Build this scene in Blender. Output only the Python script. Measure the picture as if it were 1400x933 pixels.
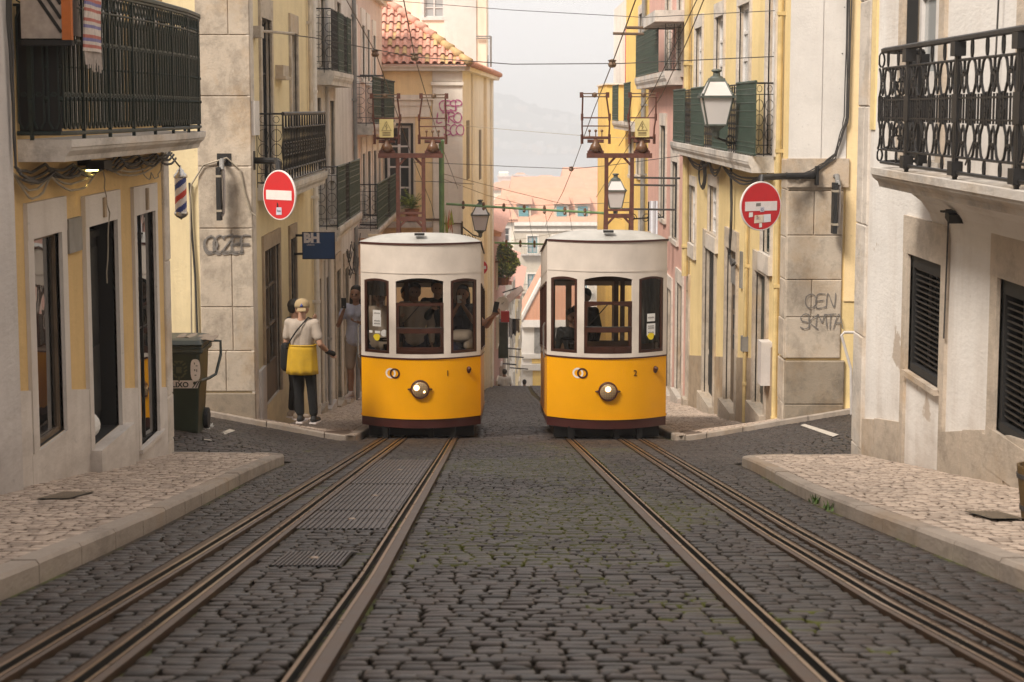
import bpy, bmesh, math, random
from mathutils import Vector, Matrix
random.seed(7)
R = math.radians
V = Vector
for _o in list(bpy.data.objects):
    bpy.data.objects.remove(_o)
SC = bpy.context.scene
HAZE = 0.0009
COL = SC.collection

# ---------------------------------------------------------------- camera
F_PX, CX, CY, HOR = 2576.0, 700.0, 466.5, 150.0
PITCH = math.atan((CY - HOR) / F_PX)
YAW = math.atan(10 / F_PX)
cam = bpy.data.cameras.new('camera')
cam.sensor_width = 36.0
cam.lens = 36.0 * F_PX / 1400.0
cam.clip_start = 0.1
cam.clip_end = 9000
cam.dof.use_dof = True
cam.dof.focus_distance = 26.5
cam.dof.aperture_fstop = 7.0
camo = bpy.data.objects.new('camera', cam)
COL.objects.link(camo)
camo.location = (0, 0, 0)
camo.rotation_euler = (math.pi / 2 - PITCH, 0, -YAW)
SC.camera = camo

# ---------------------------------------------------------------- sky and sun
SUN_EL, SUN_AZ = R(47), R(-140)          # azimuth from +Y towards +X
world = bpy.data.worlds.new('World')
SC.world = world
world.use_nodes = True
wn, wl = world.node_tree.nodes, world.node_tree.links
wn.clear()
w_out = wn.new('ShaderNodeOutputWorld')
w_bg = wn.new('ShaderNodeBackground')
w_sky = wn.new('ShaderNodeTexSky')
w_sky.sky_type = 'NISHITA'
w_sky.sun_disc = False
w_sky.sun_elevation = SUN_EL
w_sky.sun_rotation = SUN_AZ
w_sky.dust_density = 6.0
w_sky.air_density = 1.2
w_sky.ozone_density = 0.6
w_mix = wn.new('ShaderNodeMixRGB')
w_mix.inputs[0].default_value = 0.92
w_mix.inputs[2].default_value = (6.4, 6.2, 6.1, 1)     # bright thin overcast
w_bg.inputs[1].default_value = 0.10
wl.new(w_sky.outputs[0], w_mix.inputs[1])
wl.new(w_mix.outputs[0], w_bg.inputs[0])
wl.new(w_bg.outputs[0], w_out.inputs[0])
sun = bpy.data.lights.new('sun', 'SUN')
sun.energy = 2.7
sun.angle = R(16)
sun.color = (1.0, 0.92, 0.81)
suno = bpy.data.objects.new('sun', sun)
COL.objects.link(suno)
sd = V((math.sin(SUN_AZ) * math.cos(SUN_EL), math.cos(SUN_AZ) * math.cos(SUN_EL), math.sin(SUN_EL)))
suno.rotation_euler = sd.to_track_quat('Z', 'Y').to_euler()

SC.view_settings.view_transform = 'Standard'
SC.view_settings.look = 'None'
SC.view_settings.exposure = 0.80
SC.view_settings.gamma = 1.0
SC.view_settings.use_curve_mapping = False
SC.render.engine = 'CYCLES'
cy = SC.cycles
cy.use_denoising = True
cy.max_bounces = 7
cy.diffuse_bounces = 4
cy.glossy_bounces = 3
cy.transmission_bounces = 4
cy.transparent_max_bounces = 12
cy.volume_bounces = 1
cy.use_adaptive_sampling = True
cy.sample_clamp_indirect = 6.0

# ---------------------------------------------------------------- measuring helpers (surveyed facade and street planes)
_f = V((math.sin(YAW) * math.cos(PITCH), math.cos(YAW) * math.cos(PITCH), -math.sin(PITCH)))
_r = V((math.cos(YAW), -math.sin(YAW), 0))
_u = _r.cross(_f)
def ray(px, py): return _f * F_PX + _r * (px - CX) - _u * (py - CY)
def at_y(px, py, Y): d = ray(px, py); return d * (Y / d.y)
def at_x(px, py, X): d = ray(px, py); return d * (X / d.x)
def yx(px, X): return at_x(px, 450, X).y
def lerp(a, b, t): return a + (b - a) * t
PROF = [(-60, -.4), (-10, -.8), (0, -1.18), (4.5, -1.513), (27, -4.731), (45, -7.0), (58, -8.82), (73, -10.73), (82, -13.0), (130, -25.5),
        (180, -36), (260, -46), (420, -54), (600, -61), (680, -66), (2450, -66), (2560, -62.5), (2600, -58), (4200, -50)]
def prof(y):
    for (a, za), (b, zb) in zip(PROF, PROF[1:]):
        if y <= b: return lerp(za, zb, (y - a) / (b - a))
    return PROF[-1][1]
def sm(a, b, t):
    t = max(0, min(1, (t - a) / (b - a))); return t * t * (3 - 2 * t)
def gz(x, y):
    z = prof(y)
    w = sm(19.3, 21.5, y) * (1 - sm(26.4, 29.0, y))
    if w > 0:
        if x > 2.6: z += w * 0.17 * (min(x, 9) - 2.6)
        if x < -2.3: z += w * 0.19 * (-2.3 - max(x, -9))
    return z
def ground_px(px, py, h=0):
    d = ray(px, py)
    y = 3.0
    while y < 90:
        p = d * (y / d.y)
        if p.z < gz(p.x, p.y) + h: return p
        y += 0.02
    return p

# ---------------------------------------------------------------- mesh helpers
class MB:
    def __init__(s): s.v, s.f, s.m = [], [], []
    def add(s, vs, fs, mi=0):
        n = len(s.v); s.v += [tuple(p) for p in vs]; s.f += [tuple(i + n for i in f) for f in fs]; s.m += [mi] * len(fs)
    def quad(s, a, b, c, d, mi=0): s.add([a, b, c, d], [(0, 1, 2, 3)], mi)
    def poly(s, pts, mi=0): s.add(pts, [tuple(range(len(pts)))], mi)
    def hexa(s, p, mi=0):   # p: 4 bottom, 4 top
        s.add(p, [(3, 2, 1, 0), (4, 5, 6, 7), (0, 1, 5, 4), (1, 2, 6, 5), (2, 3, 7, 6), (3, 0, 4, 7)], mi)
    def box(s, x0, x1, y0, y1, z0, z1, mi=0, bev=0):
        if bev and min(x1 - x0, y1 - y0, z1 - z0) > 2.2 * bev:
            b = bm_box(x0, x1, y0, y1, z0, z1, bev); s.add(b[0], b[1], mi); return
        s.hexa([(x0, y0, z0), (x1, y0, z0), (x1, y1, z0), (x0, y1, z0), (x0, y0, z1), (x1, y0, z1), (x1, y1, z1), (x0, y1, z1)], mi)
    def obox(s, c, ax, ay, az, mi=0):   # centre and half-axis vectors
        c, ax, ay, az = V(c), V(ax), V(ay), V(az)
        s.hexa([c - ax - ay - az, c + ax - ay - az, c + ax + ay - az, c - ax + ay - az,
                c - ax - ay + az, c + ax - ay + az, c + ax + ay + az, c - ax + ay + az], mi)
    def tube(s, pts, r, n=6, closed=False, mi=0, cap=True):
        pts = [V(p) for p in pts]; m = len(pts)
        rs = r if isinstance(r, (list, tuple)) else [r] * m
        vs, fs = [], []
        ref = None
        for i, p in enumerate(pts):
            a = pts[i - 1] if (i > 0 or closed) else pts[i]
            b = pts[(i + 1) % m] if (i < m - 1 or closed) else pts[i]
            t = (b - a)
            t = t.normalized() if t.length > 1e-9 else V((0, 0, 1))
            if ref is None:
                ref = t.cross(V((0, 0, 1)))
                if ref.length < 0.2: ref = t.cross(V((1, 0, 0)))
            ref = (ref - t * ref.dot(t)).normalized()
            o = t.cross(ref)
            for k in range(n):
                an = 2 * math.pi * (k + .5) / n
                vs.append(p + (ref * math.cos(an) + o * math.sin(an)) * rs[i])
        for i in range(m if closed else m - 1):
            for k in range(n):
                a, b = i * n + k, i * n + (k + 1) % n
                c, d = ((i + 1) % m) * n + (k + 1) % n, ((i + 1) % m) * n + k
                fs.append((a, b, c, d))
        if cap and not closed:
            fs.append(tuple(reversed(range(n)))); fs.append(tuple(range((m - 1) * n, m * n)))
        s.add(vs, fs, mi)
    def bar(s, a, b, w, h=None, mi=0):   # square bar between points
        s.tube([a, b], (w if h is None else (w + h) / 2) * .7071, 4, mi=mi)
    def sphere(s, c, r, n=10, m=7, mi=0, sc=(1, 1, 1)):
        vs, fs = [], []
        for j in range(m + 1):
            th = math.pi * j / m
            for k in range(n):
                ph = 2 * math.pi * k / n
                vs.append((c[0] + r * sc[0] * math.sin(th) * math.cos(ph), c[1] + r * sc[1] * math.sin(th) * math.sin(ph), c[2] + r * sc[2] * math.cos(th)))
        for j in range(m):
            for k in range(n):
                fs.append((j * n + k, (j + 1) * n + k, (j + 1) * n + (k + 1) % n, j * n + (k + 1) % n))
        s.add(vs, fs, mi)
    def lathe(s, c, axis, prof_, n=20, mi=0):   # prof_: (radius, along)
        axis = V(axis).normalized(); a = axis.orthogonal().normalized(); b = axis.cross(a); c = V(c)
        vs, fs = [], []
        for (r, h) in prof_:
            for k in range(n):
                an = 2 * math.pi * k / n
                vs.append(c + axis * h + (a * math.cos(an) + b * math.sin(an)) * r)
        for j in range(len(prof_) - 1):
            for k in range(n):
                fs.append((j * n + k, j * n + (k + 1) % n, (j + 1) * n + (k + 1) % n, (j + 1) * n + k))
        s.add(vs, fs, mi)
    def capsule(s, a, b, r1, r2, n=12):
        a, b = V(a), V(b)
        d = b - a; L = d.length
        t = d / L if L > 1e-6 else V((0, 0, 1))
        pr = []
        for i in range(6):
            an = math.pi / 2 * (i / 5 - 1); pr.append((max(1e-4, r1 * math.cos(an)), r1 * math.sin(an)))
        for i in range(6):
            an = math.pi / 2 * (i / 5); pr.append((max(1e-4, r2 * math.cos(an)), L + r2 * math.sin(an)))
        s.lathe(a, t, pr, n)
    def build(s, name, mat, parent=None, smooth=False, origin=None, solid=0, cat=None, label=None, group=None, kind=None):
        org = V((0, 0, 0))
        if parent is not None: org = world_org(parent)
        elif origin is not None: org = V(origin)
        elif s.v:
            xs = [p[0] for p in s.v]; ys = [p[1] for p in s.v]; zs = [p[2] for p in s.v]
            org = V(((min(xs) + max(xs)) / 2, (min(ys) + max(ys)) / 2, min(zs)))
        me = bpy.data.meshes.new(name)
        me.from_pydata([(p[0] - org.x, p[1] - org.y, p[2] - org.z) for p in s.v], [], s.f)
        for mm in (mat if isinstance(mat, (list, tuple)) else [mat]): me.materials.append(mm)
        if any(s.m): me.polygons.foreach_set('material_index', s.m)
        if smooth: me.polygons.foreach_set('use_smooth', [True] * len(me.polygons))
        me.update()
        if solid: weld(me)
        o = bpy.data.objects.new(name, me)
        COL.objects.link(o)
        if parent is not None:
            o.parent = parent
        else: o.location = org
        if solid:
            md = o.modifiers.new('thickness', 'SOLIDIFY'); md.thickness = solid; md.offset = -1
        tag(o, label, cat, group, kind)
        return o
def weld(me):
    bm = bmesh.new(); bm.from_mesh(me); bmesh.ops.remove_doubles(bm, verts=bm.verts, dist=1e-4); bmesh.ops.recalc_face_normals(bm, faces=bm.faces); bm.to_mesh(me); bm.free()
def bm_box(x0, x1, y0, y1, z0, z1, b):
    bm = bmesh.new(); bmesh.ops.create_cube(bm, size=1)
    for v in bm.verts: v.co = V(((x0 + x1) / 2 + v.co.x * (x1 - x0), (y0 + y1) / 2 + v.co.y * (y1 - y0), (z0 + z1) / 2 + v.co.z * (z1 - z0)))
    bmesh.ops.bevel(bm, geom=list(bm.edges), offset=b, segments=1, affect='EDGES')
    r = ([v.co.copy() for v in bm.verts], [tuple(v.index for v in f.verts) for f in bm.faces]); bm.free(); return r
def world_org(o):
    p = V((0, 0, 0))
    while o is not None: p += o.location; o = o.parent
    return p
def tag(o, label=None, cat=None, group=None, kind=None):
    if label: o['label'] = label
    if cat: o['category'] = cat
    if group: o['group'] = group
    if kind: o['kind'] = kind
    return o
def thing(name, label, cat, loc, group=None):
    o = bpy.data.objects.new(name, None); COL.objects.link(o); o.location = loc
    o.empty_display_size = .2
    return tag(o, label, cat, group)
def text(name, s, org, ud, vd, size, mat, parent=None, bold=0, depth=.002):
    cu = bpy.data.curves.new(name, 'FONT'); cu.body = s; cu.size = size; cu.offset = bold; cu.extrude = depth; cu.resolution_u = 3
    t = bpy.data.objects.new(name, cu); COL.objects.link(t)
    dg = bpy.context.evaluated_depsgraph_get()
    me = bpy.data.meshes.new_from_object(t.evaluated_get(dg))
    bpy.data.objects.remove(t)
    ud, vd = V(ud).normalized(), V(vd).normalized(); wd = ud.cross(vd); org = V(org)
    po = world_org(parent) if parent else V((0, 0, 0))
    for v in me.vertices: v.co = org + ud * v.co.x + vd * v.co.y + wd * v.co.z - po
    me.materials.clear(); me.materials.append(mat); me.name = name
    o = bpy.data.objects.new(name, me); COL.objects.link(o); o.parent = parent
    return o

# ---------------------------------------------------------------- materials
def new_mat(name):
    m = bpy.data.materials.new(name); m.use_nodes = True
    nt = m.node_tree; nt.nodes.clear()
    o = nt.nodes.new('ShaderNodeOutputMaterial'); b = nt.nodes.new('ShaderNodeBsdfPrincipled')
    nt.links.new(b.outputs[0], o.inputs[0])
    return m, nt, b, o
def coords(nt, scale=(1, 1, 1)):
    tc = nt.nodes.new('ShaderNodeTexCoord'); mp = nt.nodes.new('ShaderNodeMapping')
    mp.inputs['Scale'].default_value = scale
    nt.links.new(tc.outputs['Object'], mp.inputs[0]); return mp.outputs[0]
def noise(nt, vec, scale, detail=4, rough=.55):
    n = nt.nodes.new('ShaderNodeTexNoise'); n.inputs['Scale'].default_value = scale
    n.inputs['Detail'].default_value = detail; n.inputs['Roughness'].default_value = rough
    nt.links.new(vec, n.inputs['Vector']); return n.outputs['Fac']
def ramp(nt, fac, a, b, ca=(0, 0, 0, 1), cb=(1, 1, 1, 1)):
    r = nt.nodes.new('ShaderNodeValToRGB'); r.color_ramp.elements[0].position = a; r.color_ramp.elements[1].position = b
    r.color_ramp.elements[0].color = ca; r.color_ramp.elements[1].color = cb
    nt.links.new(fac, r.inputs[0]); return r.outputs[0]
def mix(nt, fac, a, b, mode='MIX'):
    m = nt.nodes.new('ShaderNodeMixRGB'); m.blend_type = mode
    for i, x in ((0, fac), (1, a), (2, b)):
        if hasattr(x, 'is_output') or hasattr(x, 'links'): nt.links.new(x, m.inputs[i])
        elif i == 0: m.inputs[0].default_value = x
        else: m.inputs[i].default_value = (*x, 1) if len(x) == 3 else x
    return m.outputs[0]
def bump(nt, b, h, strength=.3, dist=.01):
    bp = nt.nodes.new('ShaderNodeBump'); bp.inputs['Strength'].default_value = strength; bp.inputs['Distance'].default_value = dist
    nt.links.new(h, bp.inputs['Height']); nt.links.new(bp.outputs[0], b.inputs['Normal'])
def sc3(c, k): return tuple(x * k for x in c)
def plain(name, col, rough=.6, metal=0, var=.25, scale=6, bumpk=.15, spec=.5, coat=0):
    m, nt, b, o = new_mat(name)
    v = coords(nt); n = noise(nt, v, scale, 6)
    c = mix(nt, ramp(nt, n, .3, .75), sc3(col, 1 - var), sc3(col, 1 + var * .35))
    nt.links.new(c, b.inputs['Base Color'])
    rr = nt.nodes.new('ShaderNodeMapRange'); rr.inputs['To Min'].default_value = max(.05, rough - .12); rr.inputs['To Max'].default_value = min(1, rough + .12)
    nt.links.new(n, rr.inputs[0]); nt.links.new(rr.outputs[0], b.inputs['Roughness'])
    b.inputs['Metallic'].default_value = metal
    b.inputs['Specular IOR Level'].default_value = spec
    b.inputs['Coat Weight'].default_value = coat
    if bumpk: bump(nt, b, noise(nt, v, scale * 12, 4), bumpk, .004)
    return m
def damp(nt, v, n, top=.75, k=.62):
    """rising damp and splash dirt: a band that follows the street slope, torn by noise"""
    raw = coords(nt); sp = nt.nodes.new('ShaderNodeSeparateXYZ'); nt.links.new(raw, sp.inputs[0])
    m1 = nt.nodes.new('ShaderNodeMath'); m1.operation = 'MULTIPLY_ADD'; m1.inputs[1].default_value = .143
    nt.links.new(sp.outputs['Y'], m1.inputs[0]); nt.links.new(sp.outputs['Z'], m1.inputs[2])
    m2 = nt.nodes.new('ShaderNodeMath'); m2.operation = 'MULTIPLY_ADD'; m2.inputs[1].default_value = -1.3; nt.links.new(n, m2.inputs[0]); nt.links.new(m1.outputs[0], m2.inputs[2])
    mr = nt.nodes.new('ShaderNodeMapRange'); mr.inputs['From Min'].default_value = -1.05; mr.inputs['From Max'].default_value = -.05; mr.inputs['To Min'].default_value = k; mr.inputs['To Max'].default_value = 0
    nt.links.new(m2.outputs[0], mr.inputs[0]); return mr.outputs[0]
def plaster(name, col, stain=(.25, .2, .15), amount=.45, patch=None, patch_at=.68):
    m, nt, b, o = new_mat(name)
    v = coords(nt, (1, .32, 1)); vs = coords(nt, (2.4, .7, .2))
    big = noise(nt, v, .7, 5, .6); mid = noise(nt, v, 4.5, 6, .65)
    c = mix(nt, ramp(nt, big, .3, .75), sc3(col, .84), sc3(col, 1.06))
    c = mix(nt, mix(nt, 1.0, ramp(nt, mid, .45, .8), (.35, .35, .35), 'MULTIPLY'), c, sc3(col, .7))
    streak = noise(nt, vs, 1.6, 6, .7)
    c = mix(nt, mix(nt, 1.0, ramp(nt, streak, .46, .76), (amount,) * 3, 'MULTIPLY'), c, stain)
    spots = noise(nt, v, 19, 3, .6)
    c = mix(nt, mix(nt, 1.0, ramp(nt, spots, .66, .74), (.4, .4, .4), 'MULTIPLY'), c, sc3(col, .5))
    c = mix(nt, damp(nt, v, mid), c, sc3(stain, .8))
    if patch:
        pn = noise(nt, coords(nt, (1, .35, .6)), 1.7, 7, .62)
        c = mix(nt, ramp(nt, pn, patch_at, patch_at + .02), c, patch)
    nt.links.new(c, b.inputs['Base Color'])
    b.inputs['Roughness'].default_value = .9
    b.inputs['Specular IOR Level'].default_value = .2
    hh = mix(nt, .5, noise(nt, v, 30, 5), noise(nt, v, 3, 3))
    bump(nt, b, hh, .45, .02)
    return m
def stone(name, col, dark=(.16, .13, .1), amt=.6):
    m, nt, b, o = new_mat(name)
    v = coords(nt, (1, .35, 1))
    a = noise(nt, v, 1.3, 8, .7); f = noise(nt, v, 9, 7, .7)
    c = mix(nt, ramp(nt, a, .3, .7), sc3(col, .8), sc3(col, 1.1))
    c = mix(nt, mix(nt, 1.0, ramp(nt, noise(nt, coords(nt, (1, .4, .7)), 2.3, 8, .72), .5, .78), (amt,) * 3, 'MULTIPLY'), c, dark)
    c = mix(nt, mix(nt, 1.0, ramp(nt, noise(nt, coords(nt, (1.6, .7, 1.3)), 1.9, 9, .75), .50, .60), (.42,) * 3, 'MULTIPLY'), c, sc3(col, .42))
    c = mix(nt, mix(nt, 1.0, ramp(nt, f, .55, .8), (.5,) * 3, 'MULTIPLY'), c, sc3(col, .55))
    c = mix(nt, mix(nt, 1.0, ramp(nt, noise(nt, coords(nt, (.9, .4, .8)), 1.1, 6, .65), .52, .68), (.55,) * 3, 'MULTIPLY'), c, (col[0] * .85, col[1] * .66, col[2] * .42))
    c = mix(nt, damp(nt, v, f), c, sc3(dark, 1.0))
    nt.links.new(c, b.inputs['Base Color'])
    b.inputs['Roughness'].default_value = .85
    bump(nt, b, mix(nt, .5, f, noise(nt, v, 40, 4)), .5, .02)
    return m
def glassy(name, tint=(.05, .055, .06), rough=.04, see=0.0, refl=None):
    """window glass: see=0 gives a dark pane that mirrors the street, see>0 lets the room show"""
    m, nt, b, o = new_mat(name)
    if see <= 0:
        b.inputs['Base Color'].default_value = (*tint, 1); b.inputs['Roughness'].default_value = rough
        b.inputs['IOR'].default_value = refl or 1.6
        bump(nt, b, noise(nt, coords(nt), 2.2, 2), .12, .02)
        return m
    tr = nt.nodes.new('ShaderNodeBsdfTransparent'); gl = nt.nodes.new('ShaderNodeBsdfGlossy'); mx = nt.nodes.new('ShaderNodeMixShader')
    lw = nt.nodes.new('ShaderNodeFresnel'); lw.inputs[0].default_value = 1.5
    tr.inputs[0].default_value = (see, see * .98, see * .94, 1); gl.inputs['Roughness'].default_value = rough
    nt.links.new(lw.outputs[0], mx.inputs[0]); nt.links.new(tr.outputs[0], mx.inputs[1]); nt.links.new(gl.outputs[0], mx.inputs[2])
    nt.links.new(mx.outputs[0], o.inputs[0]); return m
def attr_mat(name, rough, bumpk=.5, spec=.5, dirt=(.03, .025, .02), rmin=None, scale=14):
    m, nt, b, o = new_mat(name)
    at = nt.nodes.new('ShaderNodeAttribute'); at.attribute_name = 'tint'
    v = coords(nt)
    n = noise(nt, v, scale, 6, .7)
    c = mix(nt, mix(nt, 1.0, ramp(nt, n, .5, .8), (.55,) * 3, 'MULTIPLY'), at.outputs['Color'], dirt)
    nt.links.new(c, b.inputs['Base Color'])
    rr = nt.nodes.new('ShaderNodeMapRange'); rr.inputs['To Min'].default_value = rough - .12; rr.inputs['To Max'].default_value = rough + .15
    nt.links.new(noise(nt, v, 2.5, 4), rr.inputs[0]); nt.links.new(rr.outputs[0], b.inputs['Roughness'])
    b.inputs['Specular IOR Level'].default_value = spec
    bump(nt, b, mix(nt, .5, noise(nt, v, 28, 4), noise(nt, v, 70, 3)), bumpk, .012)
    return m
def emis(name, col, k):
    m, nt, b, o = new_mat(name)
    b.inputs['Base Color'].default_value = (*col, 1); b.inputs['Emission Color'].default_value = (*col, 1); b.inputs['Emission Strength'].default_value = k
    return m

M = {}
M['yellow_l1'] = plaster('ochre_plaster', (.76, .53, .25), (.28, .18, .09), .35)
M['white_l1'] = plaster('white_trim_plaster', (.74, .68, .63), (.3, .24, .2), .4)
M['grey_white'] = plaster('grey_white_plaster', (.60, .56, .54), (.25, .2, .17), .4)
M['yellow_l2'] = plaster('pale_yellow_plaster', (.80, .67, .42), (.4, .3, .18), .4)
M['offwhite_b'] = plaster('grey_cream_plaster', (.68, .64, .58), (.28, .22, .17), .6)
M['cream_far'] = plaster('far_cream_plaster', (.64, .56, .45), (.4, .33, .25), .3)
M['pink_c'] = plaster('rose_plaster', (.82, .64, .54), (.3, .2, .15), .4)
M['cream'] = plaster('cream_plaster', (.90, .83, .74), (.45, .34, .24), .35)
M['peach'] = plaster('peach_plaster', (.93, .81, .66), (.45, .3, .2), .3)
M['orange_y'] = plaster('orange_yellow_plaster', (.95, .73, .42), (.5, .33, .16), .3)
M['yellow_r2'] = plaster('warm_yellow_plaster', (.84, .65, .33), (.42, .28, .12), .35)
M['yellow_r5'] = plaster('bright_yellow_plaster', (.88, .62, .20), (.5, .3, .1), .25)
M['pink_r3'] = plaster('pink_plaster', (.70, .42, .35), (.3, .18, .15), .35)
M['white_r1'] = plaster('aged_white_plaster', (.84, .80, .76), (.42, .32, .24), .5, (.50, .42, .35), .635)
M['white_r2'] = plaster('smooth_white_plaster', (.74, .70, .66), (.5, .43, .38), .25)
M['stone'] = stone('limestone', (.56, .47, .38))
M['stone_pale'] = stone('pale_limestone', (.64, .57, .50), (.25, .2, .16), .5)
M['stone_old'] = stone('weathered_limestone', (.52, .44, .355), (.14, .11, .085), .9)
M['stone_base'] = stone('grimy_base_stone', (.30, .245, .185), (.09, .08, .065), .9)
M['stone_brown'] = stone('brown_stained_stone', (.42, .32, .22), (.13, .1, .07), .7)
M['slab'] = stone('balcony_stone', (.62, .57, .52), (.09, .08, .07), .9)
M['iron'] = plain('black_cast_iron', (.018, .017, .018), .5, .3, .4, 10, .3)
M['iron_green'] = plain('dark_green_iron', (.016, .028, .025), .5, .2, .5, 9, .3)
M['green_panel'] = plain('green_iron_panel', (.045, .075, .055), .6, .1, .5, 9, .3)
M['green_pole'] = plain('green_painted_steel', (.16, .30, .12), .5, .1, .3, 5)
M['wire'] = plain('dark_cable', (.05, .045, .042), .7, 0, .2, 5, 0)
M['wire_brown'] = plain('bronze_wire', (.16, .10, .06), .6, .3, .2, 5, 0)
M['cable_pale'] = plain('pale_cable', (.4, .34, .26), .7, 0, .4, 5, 0)
M['rust'] = plain('rust_red_iron', (.13, .045, .03), .65, .2, .5, 14, .4)
M['insulator'] = plain('brown_ceramic', (.15, .07, .035), .35, 0, .3, 9)
M['tram_yellow'] = plain('tram_yellow_paint', (.84, .37, .002), .38, 0, .10, 1.6, .02, .3, .08)
M['tram_cream'] = plain('tram_cream_paint', (.66, .58, .51), .45, 0, .20, 2.6, .03, .3, .05)
M['tram_maroon'] = plain('maroon_paint', (.062, .013, .010), .4, 0, .3, 3, .05)
M['tram_roof'] = plain('dusty_grey_roof', (.46, .44, .41), .6, 0, .3, 2.5, .1)
M['brown_frame'] = plain('dark_varnished_wood', (.05, .015, .008), .35, 0, .4, 6, .05)
M['tram_wood'] = plain('interior_wood', (.14, .075, .035), .5, 0, .35, 4, .1)
M['tram_inside'] = plain('interior_panel', (.22, .17, .12), .6, 0, .3, 3, .05)
M['tram_ceiling'] = plain('interior_ceiling', (.35, .3, .24), .7, 0, .2, 3, .05)
M['under'] = plain('shade_black_underframe', (.005, .004, .004), .7, .2, .4, 6)  # near black: the shade beneath the trams is put into this colour
M['glass_car'] = glassy('clear_car_glass', see=.8, rough=.02)
M['glass_dark'] = glassy('street_window_glass', (.03, .033, .035), .06)
M['glass_shop'] = glassy('polished_shop_glass', (.02, .02, .02), .02, refl=3.2)
M['glass_pale'] = glassy('curtained_window', (.38, .39, .39), .12)
M['white_paint'] = plain('white_joinery_paint', (.72, .68, .65), .5, 0, .15, 8, .05)
M['dark_door'] = plain('near_black_door', (.012, .012, .012), .4, 0, .3, 5, .05)
M['green_door'] = plain('dark_green_door', (.02, .03, .026), .4, 0, .3, 5, .05)
M['brown_door'] = plain('aged_brown_door', (.16, .11, .07), .6, 0, .5, 5, .2)
M['grey_door'] = plain('grey_painted_metal', (.25, .24, .23), .55, 0, .4, 5, .1)
M['black'] = plain('matt_black', (.015, .014, .014), .7, 0, .3, 8)
M['shutter'] = plain('dark_roller_slats', (.03, .026, .023), .55, 0, .4, 9, .1)
M['red_sign'] = plain('traffic_red', (.55, .012, .018), .4, 0, .12, 5, .03)
M['white_sign'] = plain('traffic_white', (.75, .68, .66), .45, 0, .12, 9, .03)
M['blue_sign'] = plain('deep_blue_sign', (.006, .05, .16), .4, 0, .15, 5, .03)
M['blue'] = plain('barber_blue', (.03, .05, .22), .35, 0, .1, 5, 0)
M['red'] = plain('barber_red', (.6, .05, .03), .35, 0, .1, 5, 0)
M['chrome'] = plain('dull_chrome', (.6, .58, .56), .25, .9, .2, 5, 0)
M['steel'] = plain('worn_rail_steel', (.10, .056, .032), .5, .35, .45, 5, .2)
M['rail_top'] = plain('polished_rail_edge', (.35, .24, .16), .3, .8, .3, 5, .1)
M['groove'] = plain('oily_groove', (.008, .006, .005), .8, 0, .3, 5, .2)
M['plate'] = plain('ribbed_steel_plate', (.10, .085, .085), .45, .4, .35, 3, .2)
M['terracotta'] = plain('terracotta_tile', (.74, .38, .28), .85, 0, .35, 7, .3)
M['terracotta_old'] = plain('lichened_tile', (.62, .42, .20), .9, 0, .4, 6, .4)
M['leaf'] = plain('leaf_green', (.09, .16, .03), .6, 0, .6, 9, 0)
M['leaf_light'] = plain('yellow_green_leaf', (.36, .42, .06), .6, 0, .5, 9, 0)
M['pot'] = plain('clay_pot', (.3, .12, .07), .8, 0, .3, 7)
M['bin_green'] = plain('dark_green_plastic', (.022, .034, .022), .42, 0, .25, 4, .1)
M['bin_grey'] = plain('grey_green_lid', (.05, .062, .055), .45, 0, .3, 6, .1)
M['rubber'] = plain('black_rubber', (.015, .015, .015), .8, 0, .2, 5)
M['spray'] = plain('grey_spray_paint', (.21, .19, .175), .9, 0, .3, 15, 0)
M['magenta'] = plain('magenta_spray_paint', (.55, .12, .3), .9, 0, .3, 15, 0)
M['lamp_glass'] = glassy('milky_lamp_glass', (.68, .64, .62), .3)
M['lamp_iron'] = plain('grey_green_lamp_iron', (.10, .115, .10), .5, .2, .35, 8)
M['head_lens'] = emis('lit_headlamp', (1.0, .66, .30), 4.0)
M['lens'] = glassy('headlamp_lens', (.62, .44, .24), .12)
M['warn'] = plain('warning_yellow', (.62, .50, .22), .5, 0, .15, 6, 0)
M['skin'] = plain('skin', (.42, .23, .15), .5, 0, .12, 12, .05)
M['skin_dark'] = plain('darker_skin', (.26, .14, .09), .5, 0, .12, 12, .05)
M['hair'] = plain('dark_hair', (.02, .014, .01), .6, 0, .4, 30, .5)
M['tee'] = plain('stone_grey_cotton', (.42, .35, .29), .9, 0, .15, 9, .3)
M['apron'] = plain('mustard_cloth', (.60, .36, .02), .85, 0, .2, 7, .3)
M['black_cloth'] = plain('black_cloth', (.007, .0065, .0065), .9, 0, .3, 9, .3)
M['cap'] = plain('sand_cotton', (.36, .26, .14), .85, 0, .15, 9, .2)
M['lilac'] = plain('pale_lilac_cotton', (.52, .52, .62), .9, 0, .12, 9, .2)
M['white_cloth'] = plain('white_cotton', (.70, .70, .74), .9, 0, .12, 9, .2)
M['beige_cloth'] = plain('beige_cotton', (.40, .32, .25), .9, 0, .15, 9, .2)
M['navy'] = plain('navy_cloth', (.02, .025, .05), .9, 0, .2, 9, .2)
M['paper'] = plain('white_paper', (.75, .73, .7), .7, 0, .08, 20, 0)
M['sticker_yellow'] = plain('yellow_sticker', (.8, .6, .02), .5, 0, .05, 9, 0)
M['kerb'] = stone('kerb_stone', (.36, .30, .25), (.12, .09, .07), .6)
M['paint_line'] = plain('worn_white_road_paint', (.55, .49, .42), .8, 0, .4, 12, .3)
M['cobble'] = attr_mat('basalt_setts', .52, .5, .38, scale=16)
M['calcada'] = attr_mat('limestone_setts', .72, .5, .3, (.16, .11, .08), scale=9)
M['dark_teal'] = plain('faded_teal_paint', (.1, .3, .34), .6, 0, .3, 6, 0)
M['pipe_yellow'] = plain('dusty_yellow_pipe', (.62, .47, .22), .7, 0, .3, 4)
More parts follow.
